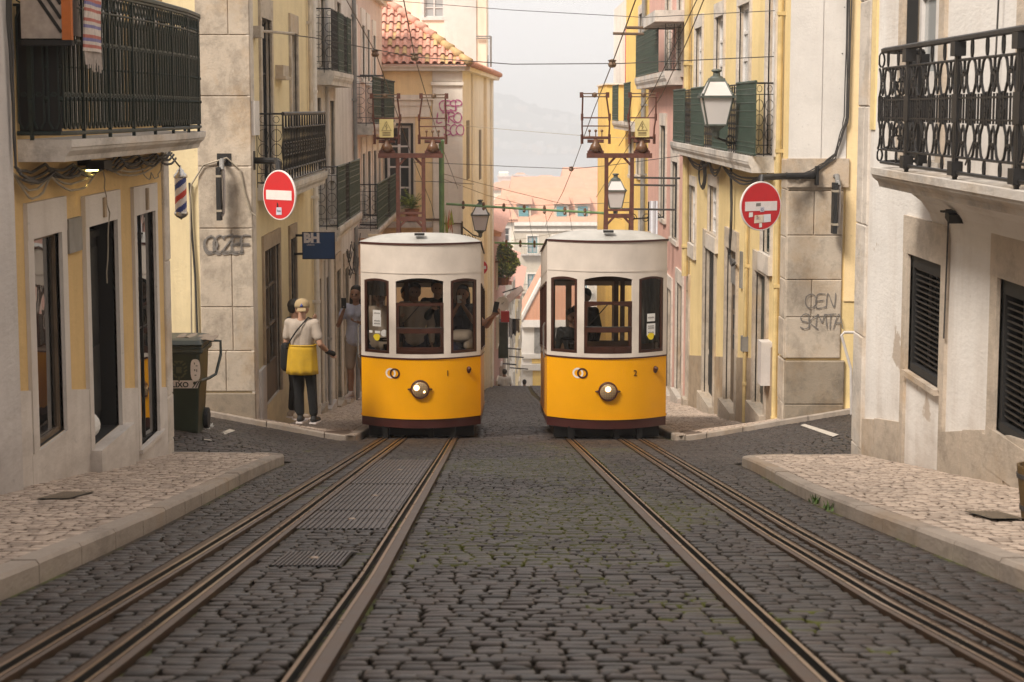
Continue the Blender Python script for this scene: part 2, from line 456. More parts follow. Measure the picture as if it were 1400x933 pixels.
M['orange_cloth'] = plain('orange_fabric', (.55, .16, .04), .85, 0, .2, 9, .2)
M['weave'] = plain('pale_woven_cloth', (.42, .36, .32), .9, 0, .3, 14, .4)
M['stripe_red'] = plain('woven_red', (.45, .14, .11), .9, 0, .3, 24, .3)
M['stripe_blue'] = plain('woven_blue', (.2, .18, .36), .9, 0, .3, 24, .3)
M['stripe_cream'] = plain('woven_cream', (.6, .52, .47), .9, 0, .3, 24, .3)
# ---------------------------------------------------------------- terrain, river, far bank
def ground_mat():
    m, nt, b, o = new_mat('street_bed')
    v = coords(nt)
    vo = nt.nodes.new('ShaderNodeTexVoronoi'); vo.feature = 'DISTANCE_TO_EDGE'; vo.inputs['Scale'].default_value = 9
    vc = nt.nodes.new('ShaderNodeTexVoronoi'); vc.inputs['Scale'].default_value = 9
    nt.links.new(v, vo.inputs['Vector']); nt.links.new(v, vc.inputs['Vector'])
    base = mix(nt, ramp(nt, vc.outputs['Color'], 0, 1), (.075, .068, .068), (.125, .115, .11))
    c = mix(nt, ramp(nt, vo.outputs['Distance'], .02, .07), (.03, .024, .018), base)
    nt.links.new(c, b.inputs['Base Color']); b.inputs['Roughness'].default_value = .55
    bump(nt, b, ramp(nt, vo.outputs['Distance'], 0, .12), .6, .02)
    return m
M['ground'] = ground_mat()
def bed_mat():
    m, nt, b, o = new_mat('joint_earth')
    v = coords(nt)
    n = noise(nt, v, 1.1, 5, .65); f = noise(nt, v, 7, 4)
    c = mix(nt, ramp(nt, f, .4, .6), (.028, .019, .013), (.06, .038, .02))
    g = mix(nt, 1.0, ramp(nt, n, .47, .56), ramp(nt, f, .42, .5), 'MULTIPLY')
    c = mix(nt, g, c, (.085, .095, .018))
    nt.links.new(c, b.inputs['Base Color']); b.inputs['Roughness'].default_value = .95
    bump(nt, b, noise(nt, v, 60, 4), .6, .01)
    return m
M['bed'] = bed_mat()
def strip(vals):
    out = []
    for a, b, n in vals:
        out += [a + (b - a) * i / n for i in range(n)]
    return out + [vals[-1][1]]
XS = strip([(-3600, -300, 6), (-300, -20, 6), (-20, -9.2, 4), (-9.2, 9.2, 46), (9.2, 20, 4), (20, 300, 6), (300, 3600, 6)])
YS = strip([(-60, 0, 10), (0, 82, 164), (82, 700, 50), (700, 2400, 4), (2400, 2700, 10), (2700, 4200, 6)])
mb = MB()
for y in YS:
    for x in XS: mb.v.append((x, y, gz(x, y) - .035))
nx = len(XS)
for j in range(len(YS) - 1):
    for i in range(nx - 1):
        a = j * nx + i; mb.f.append((a, a + 1, a + nx + 1, a + nx)); mb.m.append(0)
mb.build('ground', M['ground'], origin=(0, 0, 0), kind='structure', smooth=True)

def water_mat():
    m, nt, b, o = new_mat('river_water')
    b.inputs['Base Color'].default_value = (.10, .12, .13, 1); b.inputs['Roughness'].default_value = .25
    bump(nt, b, noise(nt, coords(nt, (.02, .1, 1)), 3, 5), .5, 1.0)
    return m
mb = MB(); mb.quad((-3600, 600, -62), (3600, 600, -62), (3600, 2640, -62), (-3600, 2640, -62))
mb.build('water', water_mat(), kind='structure')

def hill_mat():
    m, nt, b, o = new_mat('far_scrub')
    v = coords(nt)
    c = mix(nt, ramp(nt, noise(nt, v, .02, 7, .7), .4, .62), (.05, .055, .035), (.13, .12, .085))
    nt.links.new(c, b.inputs['Base Color']); b.inputs['Roughness'].default_value = 1
    return m
def n1(x, s=0):
    return sum(math.sin(x * f + s * 3.1 + f * 7) / k for k, f in ((1, .004), (2.2, .011), (3, .027), (5, .06), (9, .14), (13, .31)))
def ridge(x, k):
    # skyline row of the far bank against the river, highest to the left of the street
    h = [(-3600, 66), (-300, 74), (0, 80), (60, 60), (170, 40), (300, 52), (420, 60), (800, 55), (3600, 60)]
    for (a, ha), (b, hb) in zip(h, h[1:]):
        if x <= b: base = lerp(ha, hb, sm(a, b, x)); break
    return base * k + n1(x, k) * 3.2 * k
mb = MB()
hx = [-3500 + i * 14 for i in range(int(7000 / 14) + 1)]
rows = [(2560, 0), (2590, .06), (2640, .25), (2720, .55), (2820, .8), (2950, 1.0), (3200, .85), (3600, .5)]
for (y, k) in rows:
    for x in hx: mb.v.append((x, y + n1(x, y) * 6, -63 + ridge(x, 1) * k + (n1(x * 1.7, y) * 2.5 if k > .1 else 0)))
for j in range(len(rows) - 1):
    for i in range(len(hx) - 1):
        a = j * len(hx) + i; mb.f.append((a, a + 1, a + len(hx) + 1, a + len(hx))); mb.m.append(0)
mb.build('hills', hill_mat(), kind='structure', smooth=True)
mb = MB()
rt = random.Random(3)
for i in range(420):
    x = rt.uniform(-400, 900); k = rt.choice([.02, .05, .1, .5, .8, .95]) + rt.uniform(0, .06)
    for (ya, ka), (yb, kb) in zip(rows, rows[1:]):
        if k <= kb: y = lerp(ya, yb, (k - ka) / (kb - ka)); break
    else: y = 2950
    z = -63 + ridge(x, 1) * k - 3; w = rt.uniform(5, 14); h = rt.uniform(6, 15)
    mb.box(x, x + w, y, y + 8, z, z + h, rt.choice([0, 0, 1]))
mb.build('distant_town', [plain('far_white_wall', (.45, .43, .40), .9), plain('far_ochre_wall', (.5, .38, .3), .9)],
         kind='stuff', label='pale houses of the town on the far river bank, faint in the haze', cat='town')
# trees on the far skyline
mb = MB()
for i in range(260):
    x = rt.uniform(-60, 130); 
    z = -63 + ridge(x, 1) * .97 + rt.uniform(-2, 5) * (1 if x < 60 else .5)
    mb.sphere((x, 2940 + rt.uniform(-20, 10), z), rt.uniform(3, 7), 6, 4, sc=(1.2, 1, rt.uniform(.8, 1.5)))
mb.build('distant_woods', plain('far_foliage', (.03, .045, .02), 1), kind='stuff', label='dark grey clump of trees on the skyline across the river', cat='woods')

# ---------------------------------------------------------------- rails
def pl(pts):
    return [V((x, y)) for x, y in pts]
RAIL = {
 'L1': [(-1.47, 2.5), (-1.475, 5.3), (-1.50, 8.6), (-1.60, 17), (-1.72, 26), (-1.74, 32)],
 'L2': [(-1.19, 2.5), (-1.20, 5.2), (-1.235, 8.0), (-1.275, 11.1), (-1.38, 19), (-1.46, 26), (-1.48, 32)],
 'L3': [(-.60, 2.5), (-.60, 8.0), (-.635, 12), (-.70, 20), (-.755, 26), (-.77, 32)],
 'R1': [(.92, 2.5), (.925, 10.5), (.94, 26), (.94, 32)],
 'R2': [(1.50, 2.5), (1.49, 5.3), (1.45, 7), (1.455, 10.1), (1.55, 18), (1.645, 25.9), (1.66, 32)],
 'R3': [(1.66, 2.5), (1.64, 5.8), (1.62, 8), (1.64, 10.5), (1.78, 18), (1.92, 25.9), (1.94, 32)],
}
def rail_x(k, y):
    p = RAIL[k]
    for (xa, ya), (xb, yb) in zip(p, p[1:]):
        if y <= yb: return lerp(xa, xb, (y - ya) / (yb - ya))
    return p[-1][0]
# each rail: half widths of the flange bands left and right of the groove centre
BAND = {'L1': (-.075, .05), 'L2': (-.06, .06), 'L3': (-.032, .078), 'R1': (-.078, .032), 'R2': (-.055, .055), 'R3': (-.045, .06)}
for k in RAIL:
    lo, hi = BAND[k]
    mb = MB()
    ys = [3 + i * .5 for i in range(59)]
    def seg(a0, a1, dz0, dz1, mi):
        for ya, yb in zip(ys, ys[1:]):
            pts = []
            for (a, y) in ((a0, ya), (a1, ya), (a1, yb), (a0, yb)):
                x = rail_x(k, y) + a; pts.append((x, y, gz(x, y) + (dz0 if a == a0 else dz1)))
            mb.quad(*pts, mi=mi)
    g = .016
    seg(lo, -g - .014, .002, .006, 0); seg(-g - .014, -g, .008, .008, 1); seg(-g, -g, .008, -.05, 2)
    seg(-g, g, -.05, -.05, 2)
    for ya, yb in zip(ys, ys[1:]):
        for sx, m0 in ((-g, 2), (g, 2), (lo, 0), (hi, 0)):
            xa, xb = rail_x(k, ya) + sx, rail_x(k, yb) + sx
            za, zb = gz(xa, ya), gz(xb, yb)
            mb.quad((xa, ya, za - .05), (xb, yb, zb - .05), (xb, yb, zb + .006), (xa, ya, za + .006), mi=m0)
    seg(g, g + .014, .008, .008, 1); seg(g + .014, hi, .006, .002, 0)
    mb.build('tram_rail', [M['steel'], M['rail_top'], M['groove']], kind='structure')

# cover plates between the left rails (rows of the photograph measured on the road)
PLATES = [(15.1, 19.6), (12.05, 15.0), (10.55, 11.98)]
plate_rect = [(a, b, lambda y: rail_x('L2', y) + .075, lambda y: rail_x('L3', y) - .05) for a, b in PLATES]
SMALL = (8.45, 9.15)
def in_plate(x, y):
    for a, b, f0, f1 in plate_rect:
        if a - .02 < y < b + .02 and f0(y) - .02 < x < f1(y) + .02: return True
    return SMALL[0] < y < SMALL[1] and -1.08 < x < -.74
def make_plate(y0, y1, f0, f1, label, rib=.035):
    mb = MB()
    n = max(2, int((y1 - y0) / .5))
    cols = 16
    for j in range(n):
        ya, yb = lerp(y0, y1, j / n), lerp(y0, y1, (j + 1) / n)
        for c in range(cols):
            for (u0, u1, dz, m_) in ((c, c + .55, .006, 0), (c + .55, c + 1, -.002, 0)):
                pts = []
                for (u, y) in ((u0, ya), (u1, ya), (u1, yb), (u0, yb)):
                    x = lerp(f0(y), f1(y), u / cols); pts.append((x, y, gz(x, y) + dz))
                mb.quad(*pts)
                a, b = pts[1], pts[2]
                mb.quad(a, b, (b[0], b[1], b[2] + (-.008 if dz > 0 else .008)), (a[0], a[1], a[2] + (-.008 if dz > 0 else .008)))
    k = int((y1 - y0) / .75)
    for i in range(1, k + 1):
        y = lerp(y0, y1, i / (k + 1)); xa, xb = f0(y), f1(y)
        mb.quad((xa, y, gz(xa, y) + .0085), (xb, y, gz(xb, y) + .0085), (xb, y + .02, gz(xb, y + .02) + .0085), (xa, y + .02, gz(xa, y + .02) + .0085), mi=1)
    xc = (f0(y0) + f1(y0)) / 2 ; yc = (y0 + y1) / 2
    mb.sphere((xc, yc, gz(xc, yc) + .006), .022, 8, 4, 2, (1.2, 1.2, .25))
    mb.build('cover_plate', [M['plate'], M['groove'], M['rail_top']], cat='cover plate', label=label, group='steel plates between the left rails')
make_plate(*plate_rect[0], 'ribbed steel cover plate between the left rails, farthest and closest to tram 1')
make_plate(*plate_rect[1], 'ribbed steel cover plate between the left rails, middle one of the three in a row')
make_plate(*plate_rect[2], 'ribbed steel cover plate between the left rails, the short one nearest the bare setts')
make_plate(SMALL[0], SMALL[1], lambda y: -1.07, lambda y: -.75, 'small framed hatch set alone in the setts between the left rails')

# ---------------------------------------------------------------- kerbs, footways and setts
def kerb_l(y): return -2.0 - .27 * sm(8, 19.5, y)
def kerb_r(y): return 2.16 + .22 * sm(12, 19.0, y)
YL, YR, YF = 19.55, 19.2, 25.75
def wall_edge_l(x): return x > -3.52
def on_walk(x, y):
    """kerb height of the footway at a point, 0 on the road"""
    if y < YL and x < kerb_l(y):
        if y > YL - .45 and x > kerb_l(y) - .45:
            if math.hypot(x - (kerb_l(y) - .45), y - (YL - .45)) > .45: return 0
        return .078 if y < YL - .02 else 0
    if y < YR and x > kerb_r(y):
        if y > YR - .6 and x < kerb_r(y) + .6:
            if math.hypot(x - (kerb_r(y) + .6), y - (YR - .6)) > .6: return 0
        return .072
    if y > YF + .12 * max(0, -x - 2) * 0 and (x < -2.08 or x > 2.38): return .075
    return 0
RAILS_B = [(k, BAND[k]) for k in RAIL]
def setts(name, y0, y1, xr, pitch, wmin, wmax, keep, dz, mat, tint, gap=.006, label=None, seed=1, bevel=.007, wob=.008, joint=None, grow=1.0):
    rnd = random.Random(seed)
    vs, fs, cols = [], [], []
    y = y0
    joint = joint or (lambda r, x, y: (.035, .024, .016))
    while y < y1:
        h = pitch * rnd.uniform(.78, 1.2)
        xa, xb = xr(y)
        # free stretches of this row between rails, kerbs and plates
        runs = []; x = xa; st = None; ym = y + h / 2
        while x <= xb:
            ok = keep(x, ym)
            if ok and st is None: st = x
            if (not ok or x + .012 > xb) and st is not None:
                if x - st > .035: runs.append((st, x - .006))
                st = None
            x += .012
        ph = rnd.uniform(0, 6)
        for (ra, rb) in runs:
            ws = []; tot = 0; L = rb - ra
            while tot < L:
                w = rnd.uniform(wmin, wmax) * rnd.choice((.85, 1, 1, 1.1)); ws.append(w); tot += w
            if len(ws) > 1 and tot - L > ws[-1] * .5: tot -= ws.pop()
            k = L / tot; x = ra
            for w in ws:
                w *= k; xc, yc = x + w / 2, y + h / 2 + .012 * math.sin(x * 2.3 + ph)
                z = dz(xc, yc); t = tint(rnd, xc, yc); jt = joint(rnd, xc, yc)
                up = rnd.uniform(-.0025, .0025); tx, ty = rnd.uniform(-.025, .025), rnd.uniform(-.02, .02)
                hw, hh = w / 2 - gap * rnd.uniform(.25, 1.1), h / 2 - gap * rnd.uniform(.1, .9)
                n = len(vs)
                sx_, sy_ = (gz(xc + .1, yc) - gz(xc - .1, yc)) / .2, (gz(xc, yc + .1) - gz(xc, yc - .1)) / .2
                cj = [(rnd.uniform(-wob, wob), rnd.uniform(-wob, wob)) for _ in range(4)]
                if rnd.random() < .16: q = rnd.randrange(4); cj[q] = (-.18 * w * (-1, 1, 1, -1)[q], -.2 * h * (-1, -1, 1, 1)[q])
                for lev, (ins, zz) in enumerate(((0, -.03), (0, -.005), (bevel, up))):
                    for q, (cx_, cy_) in enumerate(((-1, -1), (1, -1), (1, 1), (-1, 1))):
                        px, py = cx_ * (hw - ins) + cj[q][0], cy_ * (hh - ins) + cj[q][1]
                        vs.append((xc + px, yc + py, z + zz + px * (tx + sx_) + py * (ty + sy_)))
                        cols.append(jt if lev < 2 else (tuple(.9 * a_ + .1 * b_ for a_, b_ in zip(t, jt)) if jt[1] > jt[0] else t))
                vs.append((xc, yc, z + up + bevel * .3)); cols.append(t)
                for L_ in (0, 4):
                    for q in range(4): fs.append((n + L_ + q, n + L_ + (q + 1) % 4, n + L_ + 4 + (q + 1) % 4, n + L_ + 4 + q))
                for q in range(4): fs.append((n + 8 + q, n + 8 + (q + 1) % 4, n + 12))
                x += w
        y += h; pitch *= grow
    me = bpy.data.meshes.new(name); me.from_pydata(vs, [], fs); me.materials.append(mat)
    ca = me.attributes.new('tint', 'FLOAT_COLOR', 'POINT')
    ca.data.foreach_set('color', [c for t in cols for c in (*t, 1)])
    me.polygons.foreach_set('use_smooth', [True] * len(me.polygons)); me.update()
    o = bpy.data.objects.new(name, me); COL.objects.link(o); tag(o, label, kind='structure')
    return o
def xc_w(x): return x
def road_keep(x, y):
    if on_walk(x, y): return False
    for k, (lo, hi) in RAILS_B:
        rx = rail_x(k, y)
        if rx + lo - .012 < x < rx + hi + .012: return False
    # kerb stones
    if on_walk(x - .06, y) or on_walk(x + .06, y): return False
    return not in_plate(x, y)
def road_tint(r, x, y):
    k = r.choice((.75, .9, 1, 1, 1.05, 1.18)) * r.uniform(.88, 1.12) * (1 + .18 * math.sin(x * 1.3 + y * .7) * math.sin(y * .45 + 2))
    w = r.uniform(-.08, .10)
    return (.048 * k * (1 + w), .038 * k, .034 * k * (1 - w * .5))
def moss(r, x, y):
    m_ = math.sin(x * 2.1 + 1.3 * math.sin(y * .8)) + math.sin(y * 1.1 + x) + r.uniform(-.9, .9) - max(0, abs(x - .15) - .6) * 2.2 + (1.1 if 8.5 < y < 23 else -.9)
    return (.12, .13, .02) if m_ > .8 else (.022, .016, .011)
def road_x(y): return (-6.2, 6.2) if y > 19 else (-2.6, 2.7)
setts('cobbled_road', 3.0, YF + .02, road_x, .094, .072, .122, road_keep, lambda x, y: gz(x, y), M['cobble'], road_tint, joint=moss)
setts('cobbled_road', YF + .02, 74, lambda y: (-2.0, 2.3), .105, .09, .15,
      lambda x, y: road_keep(x, y), lambda x, y: gz(x, y), M['cobble'], road_tint, seed=5, grow=1.0012)
def bed(x0, x1, y0, y1, dz=-.022, step=.5, nxx=24):
    mb = MB(); n = int((y1 - y0) / step)
    for j in range(n + 1):
        for i in range(nxx + 1):
            x, y = lerp(x0, x1, i / nxx), lerp(y0, y1, j / n); mb.v.append((x, y, gz(x, y) + dz))
    for j in range(n):
        for i in range(nxx):
            a = j * (nxx + 1) + i; mb.f.append((a, a + 1, a + nxx + 2, a + nxx + 1)); mb.m.append(0)
    return mb
bed(-6.4, 6.4, 3, 74).build('road_bed', M['bed'], kind='structure', smooth=True)
def walk_tint(r, x, y):
    k = r.choice((.7, .9, 1, 1, 1.1)) * r.uniform(.88, 1.1)
    return (.50 * k, .40 * k, .325 * k)
def wj(r, x, y): return (.13, .09, .065)
def keep_l(x, y): return on_walk(x, y) and on_walk(x + .12, y) and on_walk(x, y + .11) and on_walk(x + .08, y + .08)
def keep_r(x, y): return on_walk(x, y) and on_walk(x - .12, y) and on_walk(x, y + .11) and on_walk(x - .08, y + .08)
setts('footway_left', 3, YL, lambda y: (-3.5, -1.9), .085, .075, .105, keep_l, lambda x, y: gz(x, y) + .078, M['calcada'], walk_tint, gap=.006, seed=11, bevel=.005, wob=.004, joint=wj)
setts('footway_right', 3, YR, lambda y: (2.1, 4.2), .085, .075, .105, lambda x, y: keep_r(x, y) and x < 3.8 , lambda x, y: gz(x, y) + .072, M['calcada'], walk_tint, gap=.006, seed=12, bevel=.005, wob=.004, joint=wj)
def keep_fl(x, y): return y > YF + .1 and x < -2.18
def keep_fr(x, y): return y > YF + .1 and x > 2.48
setts('footway_left_far', YF, 44, lambda y: (-6.2 if y < 26.2 else -3.6, -2.1), .09, .08, .11, keep_fl, lambda x, y: gz(x, y) + .075, M['calcada'], walk_tint, gap=.006, seed=13, bevel=.005, wob=.004, joint=wj)
setts('footway_right_far', YF, 44, lambda y: (2.4, 6.2 if y < 26.2 else 3.95), .09, .08, .11, keep_fr, lambda x, y: gz(x, y) + .075, M['calcada'], walk_tint, gap=.006, seed=14, bevel=.005, wob=.004, joint=wj)

def walk_bed(name, outline, h):
    """raised slab under the setts; outline is the kerb line as (x, y) points, the building side straight"""
    mb = MB()
    tops = [(x, y, gz(x, y) + h - .018) for x, y in outline]
    return tops
def kerb_path(pts, h, name, lab, side):
    """kerb stones 0.14 wide along pts, outer face at pts"""
    mb = MB(); rk = random.Random(4)
    dist = 0
    P = [V(p) for p in pts]
    offs = []
    for i, p in enumerate(P):
        a = P[max(0, i - 1)]; b = P[min(len(P) - 1, i + 1)]
        t = (b - a).normalized(); nrm = V((-t.y, t.x)) * side
        offs.append(p + nrm * .13)
    for i in range(len(P) - 1):
        a, b, c, d = P[i], P[i + 1], offs[i + 1], offs[i]
        dz_ = rk.uniform(-.004, .004)
        t = (b - a) * (.006 / max(.01, (b - a).length))
        a = a + t; b = b - t; c = c - t; d = d + t
        lo = [(q.x, q.y, gz(q.x, q.y) - .1) for q in (a, b, c, d)]
        mid = [(q.x, q.y, gz(q.x, q.y) + h - .018 + dz_) for q in (a, b, c, d)]
        ins = [lerp(q, r_, .1) for q, r_ in ((a, d), (b, c), (c, b), (d, a))]
        top = [(q.x, q.y, gz(q.x, q.y) + h + dz_) for q in ins]
        vs = lo + mid + top
        fs = []
        for L in (0, 4):
            for k in range(4): fs.append((L + k, L + (k + 1) % 4, L + 4 + (k + 1) % 4, L + 4 + k))
        fs.append((8, 9, 10, 11))
        mb.add(vs, fs)
    mb.build(name, M['kerb'], kind='structure')
def arc(cx_, cy_, r, a0, a1, n):
    return [(cx_ + r * math.cos(R(lerp(a0, a1, i / n))), cy_ + r * math.sin(R(lerp(a0, a1, i / n)))) for i in range(n + 1)]
kp = [(kerb_l(y), y) for y in [3 + i * .82 for i in range(20)] if y < YL - .5]
kp += arc(kerb_l(YL) - .45, YL - .45, .45, 0, 90, 6) + [(-3.1, YL), (-3.5, YL)]
kerb_path(kp, .082, 'kerb_left', '', 1)
kp = [(kerb_r(y), y) for y in [3 + i * .84 for i in range(20)] if y < YR - .65]
kp += arc(kerb_r(YR) + .6, YR - .6, .6, 180, 90, 6) + [(3.4, YR), (4.2, YR)]
kerb_path(kp, .076, 'kerb_right', '', -1)
kerb_path([(-6.2, YF), (-5.2, YF), (-4.2, YF), (-3.3, YF), (-2.5, YF), (-2.2, YF + .03), (-2.08, YF + .2)] + [(-2.08, 27 + i) for i in range(30)], .08, 'kerb_left_far', '', 1)
kerb_path([(6.2, YF), (5.2, YF), (4.2, YF), (3.3, YF), (2.8, YF), (2.5, YF + .03), (2.38, YF + .2)] + [(2.38, 27 + i) for i in range(30)], .08, 'kerb_right_far', '', -1)
def slab_under(x0, x1, y0, y1, h, name, n=60, nxx=6, f=None):
    mb = MB()
    for j in range(n):
        for i in range(nxx):
            ya, yb = lerp(y0, y1, j / n), lerp(y0, y1, (j + 1) / n)
            g0 = (f(ya), f(yb)) if f else (x1, x1)
            p = []
            for (u, y, e) in ((i, ya, g0[0]), (i + 1, ya, g0[0]), (i + 1, yb, g0[1]), (i, yb, g0[1])):
                x = lerp(x0, e, u / nxx); p.append((x, y, gz(x, y) + h))
            mb.quad(*p)
    mb.build(name, M['walk_bed'], kind='structure', smooth=True)
M['walk_bed'] = plain('footway_joint_dirt', (.13, .09, .065), .9, 0, .3, 6)
slab_under(-3.6, 0, 3, YL - .4, .078 - .014, 'footway_bed_left', f=lambda y: kerb_l(y) - .05)
slab_under(-3.6, -2.72, YL - .4, YL - .05, .078 - .014, 'footway_bed_left', n=2)
slab_under(4.3, 0, 3, YR - .55, .072 - .014, 'footway_bed_right', f=lambda y: kerb_r(y) + .05)
slab_under(4.3, 2.95, YR - .55, YR - .05, .072 - .014, 'footway_bed_right', n=2)
slab_under(-6.2, -2.1, YF + .05, 46, .075 - .014, 'footway_bed_left_far')
slab_under(6.2, 2.42, YF + .05, 46, .075 - .014, 'footway_bed_right_far')
# pavements of the last stretch before the brow
slab_under(-3.6, -2.08, 46, 56, .07, 'footway_end_left', n=10)
slab_under(3.95, 2.4, 46, 73, .07, 'footway_end_right', n=20)

def flat_mark(name, pts, mat, up=.012, kind='structure', label=None):
    mb = MB(); n = 10
    (a, b, c, d) = [V(p) for p in pts]
    for i in range(n):
        q = [a.lerp(b, i / n), a.lerp(b, (i + 1) / n), d.lerp(c, (i + 1) / n), d.lerp(c, i / n)]
        mb.quad(*[(p.x, p.y, gz(p.x, p.y) + up) for p in q])
    return mb.build(name, mat, kind=kind, label=label)
def gp(px, py): p = ground_px(px, py); return (p.x, p.y)
flat_mark('road_marking', [gp(1094, 583), gp(1100, 581), gp(1147, 596), gp(1139, 599)], M['paint_line'])
flat_mark('road_marking', [gp(278, 603), gp(288, 604), gp(322, 590), gp(314, 588)], M['paint_line'])
# street grates
def grate(px0, px1, py0, py1, side, label):
    h = .078
    a, b = ground_px(px0, py1, h), ground_px(px1, py0, h)
    ym_ = (py0 + py1) / 2; x0, x1 = ground_px(px0, ym_, h).x, ground_px(px1, ym_, h).x; y0, y1 = sorted((a[1], b[1]))
    mb = MB()
    def q(xa, xb, ya, yb, u, mi):
        mb.quad(*[(x, y, gz(x, y) + h + u) for x, y in ((xa, ya), (xb, ya), (xb, yb), (xa, yb))], mi=mi)
    q(x0, x1, y0, y1, .008, 1)
    for i in range(9):
        xa = lerp(x0, x1, (i + .2) / 9); q(xa, xa + (x1 - x0) * .055, y0, y1, .012, 0)
    for (u, w) in ((y0, .03), (y1 - .03, .03)): q(x0, x1, u, u + w, .013, 0)
    mb.build('drain_grate', [M['stone_brown'], M['iron']], cat='drain grate', label=label)
grate(68, 112, 674, 684, -1, 'iron drain grate in the left footway below the ochre shop')
grate(1336, 1384, 701, 712, 1, 'iron drain grate in the right footway near the wooden tub')
# ---------------------------------------------------------------- facades
class Fac:
    """a facade plane: kind L (left side of the street), R (right side), F (faces the camera)"""
    def __init__(s, kind, c): s.k, s.c = kind, c
    def P(s, u, v, w=0):
        if s.k == 'L': return V((s.c + w, u, v))
        if s.k == 'R': return V((s.c - w, u, v))
        return V((u, s.c - w, v))
    def uv(s, px, py):
        p = at_y(px, py, s.c) if s.k == 'F' else at_x(px, py, s.c)
        return (p.x if s.k == 'F' else p.y), p.z
    def rect(s, pa, pb, top, bot, ref=None):
        r = pb if ref is None else ref
        ua, ub = s.uv(pa, 400)[0], s.uv(pb, 400)[0]
        return min(ua, ub), max(ua, ub), s.uv(r, bot)[1], s.uv(r, top)[1]
    def ud(s): return V((0, 1, 0)) if s.k == 'R' and False else (V((0, 1, 0)) if s.k != 'F' else V((1, 0, 0)))
    def box(s, mb, u0, u1, v0, v1, w0, w1, mi=0):
        a, b = s.P(u0, v0, w0), s.P(u1, v1, w1)
        mb.box(min(a.x, b.x), max(a.x, b.x), min(a.y, b.y), max(a.y, b.y), min(a.z, b.z), max(a.z, b.z), mi)
    def quad(s, mb, u0, u1, v0, v1, w, mi=0):
        mb.quad(s.P(u0, v0, w), s.P(u1, v0, w), s.P(u1, v1, w), s.P(u0, v1, w), mi)
    def text(s, name, st, u, v, w, size, mat, par, bold=0):
        # text must read left to right for someone facing the wall
        if s.k == 'L': ud = V((0, 1, 0)) ; ud = V((0, 1, 0))
        ud = {'L': V((0, 1, 0)), 'R': V((0, -1, 0)), 'F': V((1, 0, 0))}[s.k]
        return text(name, st, s.P(u, v, w), ud, V((0, 0, 1)), size, mat, par, bold)

def wall(fac, u0, u1, v0, v1, holes, mat, par, depth=6.0, reveal=.22, name='wall', wob=.012, seed=0, closed=True, rmat='stone_old'):
    mb = MB(); rnd = random.Random(seed + int(u0 * 10))
    def brk(a, b, xs, step):
        s_ = sorted(set([round(a, 4), round(b, 4)] + [round(x, 4) for x in xs if a < x < b]))
        out = []
        for p, q in zip(s_, s_[1:]):
            n = max(1, int((q - p) / step)); out += [lerp(p, q, i / n) for i in range(n)]
        return out + [s_[-1]]
    us = brk(u0, u1, [h[0] for h in holes] + [h[1] for h in holes], 1.0)
    vs = brk(v0, v1, [h[2] for h in holes] + [h[3] for h in holes], 1.0)
    hole_u = set(round(x, 4) for h in holes for x in h[:2]); hole_v = set(round(x, 4) for h in holes for x in h[2:4])
    off = {}
    for i, u in enumerate(us):
        for j, v in enumerate(vs):
            e = 0 if (round(u, 4) in hole_u or round(v, 4) in hole_v or i in (0, len(us) - 1)) else rnd.uniform(-wob, 0)
            off[i, j] = len(mb.v); mb.v.append(tuple(fac.P(u, v, e)))
    for i in range(len(us) - 1):
        for j in range(len(vs) - 1):
            uc, vc = (us[i] + us[i + 1]) / 2, (vs[j] + vs[j + 1]) / 2
            if any(h[0] < uc < h[1] and h[2] < vc < h[3] for h in holes): continue
            mb.f.append((off[i, j], off[i + 1, j], off[i + 1, j + 1], off[i, j + 1])); mb.m.append(0)
    for h in holes:
        a, b, c, d = h[:4]; r = h[4] if len(h) > 4 else reveal
        for (p, q) in (((a, c), (a, d)), ((a, d), (b, d)), ((b, d), (b, c)), ((b, c), (a, c))):
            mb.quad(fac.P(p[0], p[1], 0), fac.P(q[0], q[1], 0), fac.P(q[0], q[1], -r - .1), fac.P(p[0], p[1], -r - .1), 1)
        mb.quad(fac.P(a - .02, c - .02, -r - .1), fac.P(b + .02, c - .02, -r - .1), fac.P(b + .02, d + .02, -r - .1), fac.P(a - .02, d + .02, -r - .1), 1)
    if closed:
        D = -depth
        for a, b in (((u0, v0), (u0, v1)), ((u0, v1), (u1, v1)), ((u1, v1), (u1, v0))):
            mb.quad(fac.P(a[0], a[1], 0), fac.P(b[0], b[1], 0), fac.P(b[0], b[1], D), fac.P(a[0], a[1], D))
        mb.quad(fac.P(u0, v0, D), fac.P(u1, v0, D), fac.P(u1, v1, D), fac.P(u0, v1, D))
    return mb.build(name, [mat, M[rmat]], par)
def house(name, label, loc, group=None): return thing(name, label, 'house', loc, group)

